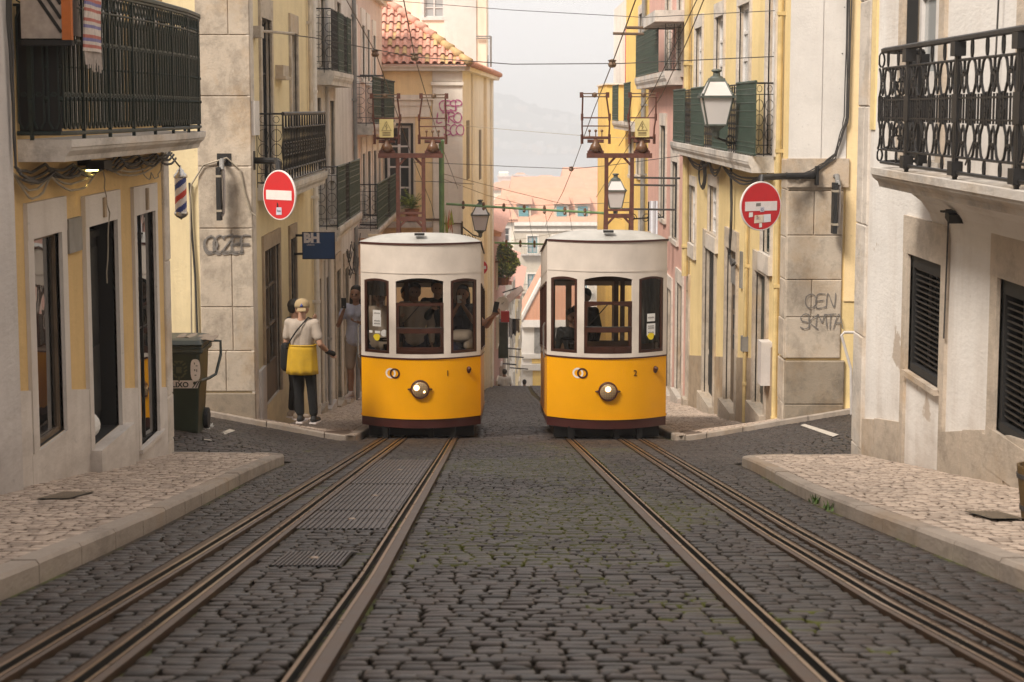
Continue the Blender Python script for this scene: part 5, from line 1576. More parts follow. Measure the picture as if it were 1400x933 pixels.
def far_tiles():
    m, nt, b, o = new_mat('roof_tiles_far'); tc = nt.nodes.new('ShaderNodeTexCoord')
    wv = nt.nodes.new('ShaderNodeTexWave'); wv.inputs['Scale'].default_value = 1.1; wv.bands_direction = 'X'; wv.inputs['Distortion'].default_value = .4
    nt.links.new(tc.outputs['Object'], wv.inputs['Vector'])
    n = noise(nt, tc.outputs['Object'], .9, 6, .65)
    c = mix(nt, ramp(nt, n, .35, .7), (.60, .29, .18), (.66, .37, .25)); c = mix(nt, mix(nt, 1, ramp(nt, wv.outputs['Fac'], .2, .6, (1, 1, 1, 1), (0, 0, 0, 1)), (.3,) * 3, 'MULTIPLY'), c, (.5, .26, .18))
    nt.links.new(c, b.inputs['Base Color']); b.inputs['Roughness'].default_value = .9; return m
M['tiles_far'] = far_tiles()
# white gabled house at the foot of the lane
h, f, x0, x1, zt = block('gabled_house', 'white pilastered house with an orange gable and grey shutter, at the foot of the lane', 714, 800, 438, 131, 'white_r2', 10)
mb = MB(); f.box(mb, x0 - .1, x1, f.uv(720, 447)[1], f.uv(720, 437)[1], 0, .35); f.box(mb, x0 - .05, x1, f.uv(720, 490)[1], f.uv(720, 484)[1], 0, .2); f.box(mb, x0 - .1, x1, f.uv(720, 506)[1], f.uv(720, 498)[1], 0, .3); mb.build('cornice', M['white_r2'], h)
mb = MB(); f.box(mb, f.uv(731, 1)[0], f.uv(748, 1)[0], f.uv(720, 483)[1], f.uv(720, 448)[1], -.02, .05); f.box(mb, f.uv(752, 1)[0], f.uv(770, 1)[0], f.uv(720, 483)[1], f.uv(720, 448)[1], -.02, .05); mb.build('shutter', M['grey_door'], h)
mb = MB(); f.box(mb, f.uv(729, 1)[0], x1 - .2, -40, f.uv(720, 507)[1], -.02, .06); f.box(mb, f.uv(728, 1)[0], x1 - .3, f.uv(720, 497)[1], f.uv(720, 491)[1], -.02, .04); mb.build('yellow_field', M['yellow_r5'], h)
mb = MB(); a, b, c = f.P(x0 - .1, zt + .05, .3), f.P(x1 + 1, zt + .05, .3), f.P((x0 + x1) / 2 + .2, zt + 4.9, .3)
a2, b2, c2 = [q + V((0, 10, 0)) for q in (a, b, c)]
mb.poly([a, b, c]); mb.quad(a, c, c2, a2); mb.quad(b, b2, c2, c); mb.build('roof', M['tiles_far'], h)
mb = MB(); mb.tube([a, c], .16, 6); mb.tube([b, c], .16, 6); mb.build('verge', M['white_r2'], h)
# cream apartment building with blue shutters
h, f, x0, x1, zt = block('apartment_building', 'cream apartment building with teal shutters and balconies, seen between the two trams', 686, 832, 303, 232, 'cream_far', 18,
      rows=(323, 375, 408), cols=(694, 728, 762, 796), frame='dark_teal', pane='glass_pale', wh=2.1, ww=1.2, roofrow=262, roofmat='tiles_far', balcony=True, hip=False)
mb = MB(); f.box(mb, x0 - .3, x1 + .3, zt - .5, zt - .02, 0, .5); f.box(mb, x0, x1, f.uv(700, 316)[1], f.uv(700, 313)[1], 0, .2); mb.build('cornice', M['cream'], h)
for px in (768, 797, 716):
    a = f.uv(px, 304)[0]; z0 = zt + .6
    mb = MB(); mb.box(a - .9, a + .9, 233, 238, z0 - .4, z0 + 1.5); d_ = mb.build('dormer', M['cream_far'], h)
    mb = MB(); mb.box(a - .6, a + .6, 232.9, 232.99, z0 - .1, z0 + 1.2); mb.build('pane', M['dark_teal'], d_)
    mb = MB(); mb.poly([(a - 1.1, 232.6, z0 + 1.5), (a + 1.1, 232.6, z0 + 1.5), (a + 1.1, 239, z0 + 2.2), (a - 1.1, 239, z0 + 2.2)]); mb.build('dormer_roof', M['tiles_far'], d_)
# pergola roof beside it
block('low_house', 'peach house with a low tiled roof left of the cream apartments', 668, 703, 300, 205, 'peach', 16, rows=(312,), cols=(690,), roofrow=272, roofmat='tiles_far')
block('roof_house', 'house with a long orange roof behind the cream apartments', 700, 800, 268, 285, 'peach', 26, roofrow=246, roofmat='tiles_far', hip=False)
block('roof_house', 'white walled house with a bright orange roof at the right above the cream apartments', 771, 870, 258, 310, 'white_r2', 16, rows=(262,), cols=(800, 815, 830), roofrow=231, roofmat='tiles_far', wh=2, ww=1.6, hip=False)
block('roof_house', 'low house with a tiled roof and tall chimneys near the river, left of the gap', 672, 716, 258, 340, 'peach', 20, roofrow=250, roofmat='tiles_far')
block('roof_house', 'narrow cream house with a tiled roof left of the lone chimney in the haze', 738, 760, 255, 330, 'cream_far', 14, rows=(259,), cols=(744, 752), roofrow=246, roofmat='tiles_far', wh=2, ww=1.3)
block('roof_house', 'hazy peach house by the river, right of the pale block', 698, 726, 247, 400, 'peach', 14, rows=(250,), cols=(705, 713, 720), roofrow=238, roofmat='tiles_far', wh=2.4, ww=1.6)
block('roof_house', 'long white house lowest against the pale river', 726, 768, 248, 450, 'white_r2', 14, rows=(250,), cols=(734, 744, 756), roofrow=241, roofmat='tiles_far', wh=2.4, ww=1.8)
block('pale_block', 'pale green block standing faint in the haze by the river', 682, 695, 237, 420, 'cream', 12, cat='building')
rk = random.Random(12)
for i, (px, row, Y) in enumerate(((690, 252, 350), (710, 250, 352), (722, 252, 338), (760, 255, 300))):
    p = at_y(px, row, Y); mb = MB(); mb.box(p.x - 1.2, p.x + 1.2, Y, Y + 1.5, p.z - 4, p.z + 1.2); mb.box(p.x - 1.4, p.x + 1.4, Y - .1, Y + 1.6, p.z + 1.2, p.z + 1.5)
    mb.build('chimney', M['grey_white'], cat='chimney', label=['chimney stack farthest left above the hazy roofs', 'chimney stack second from the left above the hazy roofs', 'chimney stack third from the left above the hazy roofs', 'lone chimney right of centre above the hazy roofs'][i], group='chimneys above the far roofs')
# ================================================================ RIGHT: near white house
XR = 3.71
fR = Fac('R', XR)
ER0, ER1 = -26, 19.75
hR = house('white_house', 'aged white house with a black iron balcony and shuttered windows, at the right', (XR, 15, gz(XR, 15)))
g1 = fR.rect(1244, 1290, 346, 531, 1244); g1 = (g1[0], g1[1], fR.uv(1268, 522)[1], g1[3])
g2 = fR.rect(1368, 1440, 379, 592, 1368)
upr = [(16.15, 17.6, -.45, 2.6), (12.2, 13.5, -.45, 2.6)]
wall(fR, ER0, ER1, -5, 11.0, [g1, g2] + upr, M['white_r1'], hR, depth=9, wob=.02)  # runs on unseen behind the camera, kept tall to darken the near street
def shutter_window(h, foot, lab=None):
    a, b, c, d = h
    mb = MB(); surround(mb, fR, h, .2, .34, 0, .03)
    if foot:
        fR.box(mb, a - .2, a - .06, gz(XR, a) - .1, c, -.02, .03); fR.box(mb, b + .06, b + .2, gz(XR, b) - .1, c, -.02, .03)
        fR.box(mb, a, b, c - .05, c, -.02, .06)
    else: fR.box(mb, a - .2, b + .2, c - .32, c, -.02, .032)
    w = mb.build('window', M['stone_pale' if False else 'stone'], hR)
    mb = MB(); fR.box(mb, a, a + .06, c, d, -.16, -.02); fR.box(mb, b - .06, b, c, d, -.16, -.02); fR.box(mb, a, b, d - .12, d, -.16, -.015); fR.box(mb, a, b, c, c + .07, -.16, -.015)
    m_ = lerp(a, b, .38); fR.box(mb, m_ - .025, m_ + .025, c, d, -.17, -.09); mb.build('frame', M['black'], w)
    mb = MB(); z = c + .1; k = 0
    while z < d - .15:
        u0_, u1_ = a + .06, b - .06
        P_ = [fR.P(u0_, z, -.075), fR.P(u1_, z, -.075), fR.P(u1_, z + .012, -.04), fR.P(u0_, z + .012, -.04)]
        mb.hexa(P_ + [q + V((0, 0, .014)) for q in P_]); z += .048
    mb.build('slats', M['shutter'], w)
    mb = MB(); fR.quad(mb, a, b, c, d, -.2); mb.build('pane', M['glass_dark'], w)
shutter_window(g1, True); shutter_window(g2, False)
mb = MB(); 
k = 0; y = g2[0] - .6
segs = [(19.15, 18.55), (18.5, g1[1] + .25)]
y = g1[0] - .22
while y > 10: segs.append((y, y - .62)); y -= .65
rq = random.Random(5)
for a, b in segs:
    zt0, zt1 = gz(XR, a) + .44 + rq.uniform(-.03, .03), gz(XR, b) + .44 + rq.uniform(-.03, .03); pr = .02 + rq.uniform(0, .015)
    lo = [fR.P(a, -5, -.02), fR.P(b, -5, -.02), fR.P(b, -5, pr), fR.P(a, -5, pr)]; hi = [fR.P(a, zt0, -.02), fR.P(b, zt1, -.02), fR.P(b, zt1, pr), fR.P(a, zt0, pr)]
    mb = MB(); mb.hexa(lo + hi); mb.build('plinth', M['stone'], hR)
quoins(hR, [(fR, 19.2, ER1 + .01, -4.5, 10.9, 1.1)], M['stone_pale'], proud=.03, seed=8)
mb = MB(); fR.box(mb, 18.95, 19.18, -.2, 10.9, -.01, .015); mb.build('yellow_band', M['yellow_r2'], hR)
BR = [(XR, 16.5), (3.62, 16.46), (3.21, 16.32), (3.19, 15), (3.18, 8.5), (XR, 8.5)]
BR = list(reversed(BR))
def flip_slab(pts, z0, z1, inner): return slab_mb(pts, z0, z1, inner)
zb_ = -.475
bal = flip_slab([(x - (.05 if x < 3.65 else 0), y) for x, y in BR], -.66, zb_ - .02, XR).build('balcony', M['slab'], hR)
mb = MB(); n = 6
for i in range(n):
    a0, a1 = math.pi / 2 * i / n, math.pi / 2 * (i + 1) / n
    r_ = .42
    q = lambda a: (XR - .42 + .42 * math.sin(a) - .0, -.66 - .42 * (1 - math.cos(a)))
    (xa, za), (xb, zb2_) = q(a0), q(a1)
    mb.quad((xa, 8.6, za), (xa, 16.25, za), (xb, 16.25, zb2_), (xb, 8.6, zb2_))
mb.build('soffit', M['white_r1'], bal, smooth=True)
lyre_railing(Path([(3.62, 16.45), (3.21, 16.3), (3.19, 8.5)], zb_), .97).build('railing', M['iron'], bal)
for i, h_ in enumerate(upr):
    window(hR, fR, h_, 'stone', 'white_paint', 'glass_pale', 2, 3, side=.2, head=.2, sill=0, fr=.09, deep=.12, name='balcony_door', solidlow=.7)
    mb = MB(); fR.box(mb, h_[1] - .02, h_[1] + .0, h_[2], h_[3], -.1, -.001); fR.box(mb, h_[0] + .001, h_[0] + .05, h_[2], h_[3], -.12, -.02); mb.build('shutter_leaf', M['black'], hR)
mb = MB(); sag(mb, [fR.P(14.0, 3.0, .05), fR.P(14.15, .2, .06), fR.P(14.4, -.42, .2)], .008, .0, 4); sag(mb, [fR.P(15.6, -.6, .03), fR.P(15.62, -1.9, .04)], .008, 0, 3); mb.build('wall_cable', M['wire'], hR)
q = fR.uv(1322, 296)
t = thing('floodlight', 'small black floodlight under the balcony of the white house', 'floodlight', tuple(fR.P(q[0], q[1], .12)))
mb = MB(); p = fR.P(q[0], q[1], .1); mb.obox(p, (.06, 0, 0), (0, .07, .02), (0, -.01, .035)); mb.build('housing', M['black'], t)
mb = MB(); mb.tube([fR.P(q[0], q[1], 0), p], .015, 5); mb.obox(fR.P(q[0] - .02, q[1] + .04, .16), (.05, 0, 0), (0, .05, .0), (0, 0, .008)); mb.build('bracket', M['black'], t)
# wooden tub by the wall
p = ground_px(1397, 712, .075); c = V((p.x + .10, p.y, gz(p.x, p.y) + .075))
t = thing('wooden_tub', 'brown wooden tub standing on the footway at the right edge', 'tub', tuple(c))
mb = MB(); mb.lathe(c, (0, 0, 1), [(.001, 0), (.10, 0), (.135, .30), (.135, .31), (.12, .31), (.115, .27), (.001, .27)], 16); mb.build('body', plain('tub_wood', (.11, .065, .02), .6), t)
for h_ in (.06, .24): mb = MB(); mb.lathe(c, (0, 0, 1), [(.10 + h_ * .12, h_), (.106 + h_ * .12, h_), (.108 + h_ * .12, h_ + .025), (.10 + h_ * .12, h_ + .025)], 16); mb.build('hoop', M['wire'], t)

# ================================================================ RIGHT beyond the cross street: yellow corner house
XQ = 3.9; YQ = 25.9
fQ = Fac('R', XQ); fQF = Fac('F', YQ)
hQ = house('yellow_corner_house', 'warm yellow corner house with green iron balcony panels, right of tram 2', (XQ, 32, gz(XQ, 32)))
YQ1 = yx(940, XQ)
def qr(pa, pb, tp, bt, ref=None, foot=False):
    r_ = fQ.rect(pa, pb, tp, bt, ref if ref else pb)
    return (r_[0], r_[1], gz(XQ, r_[0]) + .22 if foot else r_[2], r_[3])
D1 = qr(1034, 1049, 378, 570, 1049, True); D2 = qr(994, 1008, 345, 570, 1008, True); D3 = qr(964, 978, 345, 560, 978, True); D4 = qr(929, 943, 398, 555, 943, True)
D4 = (max(D4[0], 36.9 + 1.8), min(D4[1], YQ1 - .1), D4[2], D4[3])
W1 = qr(942.5, 950.5, 255, 336, 950.5); W2 = qr(969, 980, 256, 325, 980); W3 = qr(1042, 1054, 275, 350, 1054)
U = [qr(948, 957, 38, 190, 957), qr(975, 986, 22, 190, 986), qr(1006, 1021, 5, 190, 1021), qr(1045, 1056, -20, 190, 1056)]
zQ = at_x(1030, 214, 3.6).z
U = [(a, b, zQ, d) for a, b, c, d in U]
wall(fQ, YQ, YQ1, -8, 4.2, [D1, D2, D3, D4, W1, W2, W3] + U, M['yellow_r2'], hQ, depth=9)
door(hQ, fQ, D1, 'stone_old', 'green_door', side=.2, head=.3, proud=.04)
w = door(hQ, fQ, D2, 'stone_old', 'stone_brown' if False else 'brown_door', side=.16, head=.34, proud=.04, panels=False, deep=.08)
mb = MB()
for i in range(3): fQ.box(mb, D2[0] + .25, D2[0] + .55, D2[3] - 1.0 - i * .34, D2[3] - .76 - i * .34, -.08, .0)
mb.build('letterbox', M['black'], w)
mb = MB(); fQ.box(mb, D2[0] + .2, D2[1] - .1, D2[3] - .62, D2[3] - .2, -.08, -.05); mb.build('intercom', M['grey_door'], w)
door(hQ, fQ, D3, 'stone_old', 'black', side=.2, head=.32, proud=.04); door(hQ, fQ, D4, 'stone_old', 'brown_door', side=.14, head=.34, proud=.04)
for i, h_ in enumerate((W1, W2, W3)): window(hQ, fQ, h_, 'stone_pale', 'white_paint' if i < 2 else 'green_door', 'glass_pale' if i < 2 else 'glass_dark', 2, 3, side=.12, head=.2, sill=.28, fr=.05)
for h_ in U: window(hQ, fQ, h_, 'stone_pale', 'white_paint', 'glass_pale', 2, 4, side=.17, head=.25, sill=0, fr=.07, name='balcony_door', solidlow=.6)
# brown stone dado following the slope
mb = MB(); us = [27.0, 27.65, D1[1] + .22, D2[0] - .18, D2[1] + .18, D3[0] - .22, D3[1] + .22, D4[0] - .16]
for a, b in ((26.9, D1[0] - .22), (D1[1] + .22, D2[0] - .18), (D2[1] + .18, D3[0] - .22), (D3[1] + .22, D4[0] - .16)):
    if b - a < .1: continue
    za, zb3 = gz(XQ, a) + 1.15, gz(XQ, b) + 1.15
    mb = MB(); mb.hexa([fQ.P(a, -8, -.02), fQ.P(b, -8, -.02), fQ.P(b, -8, .022), fQ.P(a, -8, .022), fQ.P(a, za, -.02), fQ.P(b, zb3, -.02), fQ.P(b, zb3, .022), fQ.P(a, za, .022)])
    mb.build('dado', M['stone_brown'], hQ)
xq1 = fQF.uv(1166, 400)[0]
zbk = fQF.uv(1100, 218)[1]
quoins(hQ, [(fQF, XQ - .02, xq1 - .1, -5.0, fQF.uv(1100, 490)[1] - .03, .9)], M['stone_base'], name='base_stones', proud=.05, seed=5)
quoins(hQ, [ (fQF, XQ - .02, xq1 - .16, fQF.uv(1100, 490)[1], zbk, .58), (fQ, YQ, YQ + .55, -5, fQF.uv(1100, 490)[1] - .03, .9), (fQ, YQ, YQ + .5, fQF.uv(1100, 490)[1], zbk, .62)], M['stone_old'], proud=.035, seed=12)
mb = MB(); fQF.box(mb, XQ, xq1 - .14, zbk + .01, 4.1, -.02, .03); mb.build('white_render', M['white_r2'], hQ)
mb = MB(); fQF.box(mb, XQ - .02, XQ + .42, fQF.uv(1100, 230)[1], 4.1, .028, .045); mb.build('pale_pilaster', M['white_r2'], hQ)
mb = MB(); fQF.box(mb, XQ - .03, xq1 - .1, zbk - .38, zbk + .012, -.02, .06); mb.build('string_course', M['stone'], hQ)
mb = MB(); fQF.box(mb, xq1 - .13, xq1 + 3, fQF.uv(1160, 412)[1], 4.1, -.02, .02); mb.build('orange_render', M['orange_y'], hQ)
pipe(hQ, fQ, yx(1066, XQ), -5, 4.1, .04, .06, 'pipe_yellow'); pipe(hQ, fQ, yx(1023, XQ), -5, -1.7, .03, .05, 'pipe_yellow'); pipe(hQ, fQ, YQ1 - .3, at_x(940, 375, XQ).z, 4.1, .07, .1, 'pipe_yellow')
mb = MB(); q = fQ.uv(1052, 495); fQ.box(mb, q[0] - .25, q[0] + .12, q[1] - .32, q[1] + .32, 0, .16); mb.build('meter_box', M['grey_white'], hQ)
mb = MB(); q = fQ.uv(1022, 470); fQ.box(mb, q[0] - .1, q[0] + .1, q[1] - .12, q[1] + .12, 0, .1); mb.build('junction_box', M['grey_door'], hQ); mb = MB(); q = fQ.uv(1015, 365); fQ.box(mb, q[0] - .08, q[0] + .08, q[1] - .35, q[1] + .25, 0, .04); mb.build('junction_box', M['grey_door'], hQ)
BQ = [(XQ, 40.3), (3.58, 40.3), (3.58, 27.35), (XQ, 27.35)]
bal = slab_mb([(x - (.06 if x < 3.8 else 0), y) for x, y in BQ], zQ - .24, zQ, XQ).build('balcony', M['slab'], hQ)
scroll_railing(Path([(XQ, 27.4), (3.6, 27.38)], zQ), 1.05, .16).build('railing', M['iron'], bal)
scroll_railing(Path([(3.6, 40.2), (3.6, 27.38)], zQ), 1.05, .3).build('railing', M['iron'], bal)
for pa, pb in ((1003, 1029), (971, 991), (942, 959), (918, 933)):
    a, b = yx(pa, 3.59), yx(pb, 3.59); dense_panel(Path([(3.585, a), (3.585, b)], zQ), 1.07, .05).build('railing_panel', M['green_panel'], bal)
cb = MB()
zc = at_x(1060, 238, XQ).z
for k in range(4):
    sag(cb, [V((xq1 - .12 - .02 * k, YQ - .08, 4)), V((xq1 - .12 - .02 * k, YQ - .08, -.1)), V((xq1 - .3, YQ - .08, -.66 + .02 * k)), V((xq1 - .7, YQ - .09, zc + .02 * k)), V((XQ - .05, YQ - .1, zc + .02 * k)), V((XQ - .08, 27.5, zc - .02 * k))], .009, .02, 8, rc)
for k in range(3): sag(cb, [fQ.P(27.4, zQ - .27, .1 + .03 * k), fQ.P(33, zQ - .28, .12), fQ.P(35, zQ - .3, .12), fQ.P(39.5, zQ - .25, .1)], .016, .12 + .05 * k, 8, rc)
for k in range(2):
    u_ = yx(1003, XQ) ; sag(cb, [fQ.P(u_, zQ - .3, .08), fQ.P(u_ + .1 * k, at_x(1000, 300, XQ).z, .06), fQ.P(u_ + .25, at_x(996, 345, XQ).z, .06), fQ.P(u_ - .25, at_x(1005, 362, XQ).z, .08), fQ.P(u_ - .7, at_x(1012, 360, XQ).z, .08)], .022, .0, 6, rc)
ccc = fQ.P(yx(956, XQ - .12), at_x(956, 238, XQ - .12).z, .12)
for k in range(4): cb.tube([ccc + V((.01 * k, .5 * math.cos(a_ * .52) * (1 + .1 * k), .22 * math.sin(a_ * .52) * (1 + .1 * k))) for a_ in range(12)], .012, 5, closed=True)
cb.build('cable_bundle', M['wire'], hQ)
graffiti(hQ, fQF, 'OEN', fQF.uv(1099, 420)[0], fQF.uv(1099, 421)[1], .2, M['spray'], .0065, .72, w=.052)
graffiti(hQ, fQF, 'SKMTA', fQF.uv(1092, 448)[0], fQF.uv(1092, 449)[1], .2, M['spray'], .0065, .58, w=.052)
side_fixture(1139, 243, 318, YQ, 'grey backed traffic mirror seen edge on, on the stone corner beside the right no-entry sign')
mb = MB(); z0 = fQF.uv(1157, 450)[1]; xx = fQF.uv(1157, 1)[0]
mb.tube([V((xx + .25, YQ - .4, z0)), V((xx, YQ - .4, z0)), V((xx - .04, YQ - .4, z0 - .04)), V((xx + .1, YQ - .4, z0 - .5)), V((xx + .12, YQ - .4, gz(xx, YQ - .4)))], .02, 8)
mb.build('handrail', M['grey_white'], cat='handrail', label='bent grey metal handrail at the corner of the white house, below the graffiti')

# pink house
YP = yx(884, XQ)
hP = house('pink_house', 'pink house with a green balcony panel between the two yellow houses', (XQ, 46, gz(XQ, 46)))
def pr_(pa, pb, tp, bt, foot=False):
    r_ = fQ.rect(pa, pb, tp, bt, pb); return (r_[0], r_[1], gz(XQ, r_[0]) + .2 if foot else r_[2], r_[3])
HP = [pr_(902, 909, 172, 300), pr_(918, 926, 222, 330), pr_(896, 901, 395, 560, True), pr_(912, 919, 398, 560, True), pr_(926, 934, 392, 560, True), pr_(908, 914, -10, 100), pr_(924, 930, -10, 100)]
wall(fQ, YQ1 + .01, YP, -11, 4.6, HP, M['pink_r3'], hP, depth=9)
for i, h_ in enumerate(HP):
    if i in (2, 3, 4): door(hP, fQ, h_, 'stone_pale', 'brown_door', side=.2, head=.3)
    else: window(hP, fQ, h_, 'stone_pale', 'white_paint' if i > 4 else 'black', 'glass_dark' if i < 5 else 'glass_pale', 1, 3, side=.22, head=.3, sill=.1)
zP = at_x(900, 100, 3.55).z
bal = slab_mb([(XQ, YP - .2), (3.5, YP - .2), (3.5, 41.6), (XQ, 41.6)], zP - .3, zP, XQ).build('balcony', M['slab'], hP)
scroll_railing(Path([(XQ, 41.7), (3.52, 41.7)], zP), 1.1, .2).build('railing', M['iron'], bal)
dense_panel(Path([(3.515, 43.6), (3.515, YP - .5)], zP), 1.1, .06).build('railing_panel', M['green_panel'], bal)
mb = MB(); a = at_y(940, 0, 41); mb.box(3.2, XQ, 40.6, 44, at_x(925, 12, 3.4).z - .12, at_x(925, 12, 3.4).z + .12); mb.build('upper_slab', M['slab'], hP)
for (py, pxa, pxb, Y) in ((38, 856, 930, 44), (46, 838, 885, 48)):
    a, b = at_y(pxa, py, Y), at_y(pxb, py + 1, Y); mb = MB(); mb.tube([a, b], .035, 6); mb.build('clothes_pole', M['wire_brown'], hP)
for (py, pxa, pxb, Y) in ((243, 862, 930, 40.5), (253, 866, 924, 41.5), (286, 850, 925, 41)):
    a, b = at_y(pxa, py, Y), at_y(pxb, py + 1, Y); mb = MB(); mb.tube([a, b], .022, 6); mb.build('clothes_pole', M['wire'], hP)
# second balcony, low on the pink house, with towels
pgt = [(at_y(886, 276, 44), at_y(893, 322, 44), 'black_cloth', 'black towel hanging from the poles above tram 2'), (at_y(888, 275, 43), at_y(899, 330, 43), 'white_cloth', 'white towel hanging from the poles above tram 2')]
for a, b, mt, lab in pgt:
    mb = MB(); n = 5
    for i in range(n):
        x0_, x1_ = lerp(a.x, b.x, i / n), lerp(a.x, b.x, (i + 1) / n)
        mb.quad((x0_, a.y + .03 * math.sin(i * 2), b.z), (x1_, a.y + .03 * math.sin(i * 2 + 2), b.z), (x1_, a.y + .03 * math.sin(i * 2 + 2), a.z), (x0_, a.y + .03 * math.sin(i * 2), a.z))
    mb.build('towel', M[mt], cat='towel', label=lab, solid=.01)
# yellow house after it
Y41 = yx(853, XQ)
h4 = house('yellow_house', 'narrow yellow house with dark green shuttered balconies, beyond the pink house', (XQ, 56, gz(XQ, 56)))
H4 = [pr_(872, 876, 20, 108), pr_(870, 874, 190, 240), pr_(860, 864, 190, 240), pr_(874, 878, 300, 400)]
wall(fQ, YP + .01, Y41, -13, 4.5, H4, M['yellow_r5'], h4, depth=9)
for h_ in H4: window(h4, fQ, h_, 'stone_pale', 'green_door', 'glass_dark', 1, 3, side=.25, head=.25, sill=.1)
z4 = at_x(865, 168, 3.5).z
bal = slab_mb([(XQ, Y41 - .2), (3.45, Y41 - .2), (3.45, YP + .8), (XQ, YP + .8)], z4 - .25, z4, XQ).build('balcony', M['slab'], h4)
for a, b in ((YP + .9, YP + 3.6), (Y41 - 3.4, Y41 - .3)): dense_panel(Path([(3.46, a), (3.46, b)], z4), 1.1, .08).build('railing_panel', M['green_panel'], bal)
pipe(h4, fQ, YP + .5, -10, 4.4, .07, .1, 'grey_door')
# yellow block closing the row
f5 = Fac('F', 64.5)
h5 = house('yellow_block', 'bright yellow block with a flat top, behind the frame on the roof of tram 2', (4.3, 64.5, gz(4, 65)))
x50 = f5.uv(829, 200)[0]
wall(f5, x50, 12, -15, f5.uv(840, 116)[1], [], M['yellow_r5'], h5, depth=6)
mb = MB(); f5.box(mb, x50 - .05, 12, f5.uv(840, 116)[1], f5.uv(840, 114)[1], -6, .08); mb.build('coping', M['cream'], h5)
f6 = Fac('F', 73)
h6 = house('pale_house', 'pale pink and white house end showing above the yellow block', (4.8, 73, gz(4, 73)))
wall(f6, f6.uv(856, 1)[0], 12, -15, 4.2, [], M['cream'], h6, depth=8)
mb = MB(); f6.box(mb, f6.uv(856, 1)[0] - .02, f6.uv(861, 1)[0], f6.uv(858, 115)[1], f6.uv(858, 40)[1], -.01, .05); mb.build('red_pipe', M['red_sign'], h6)
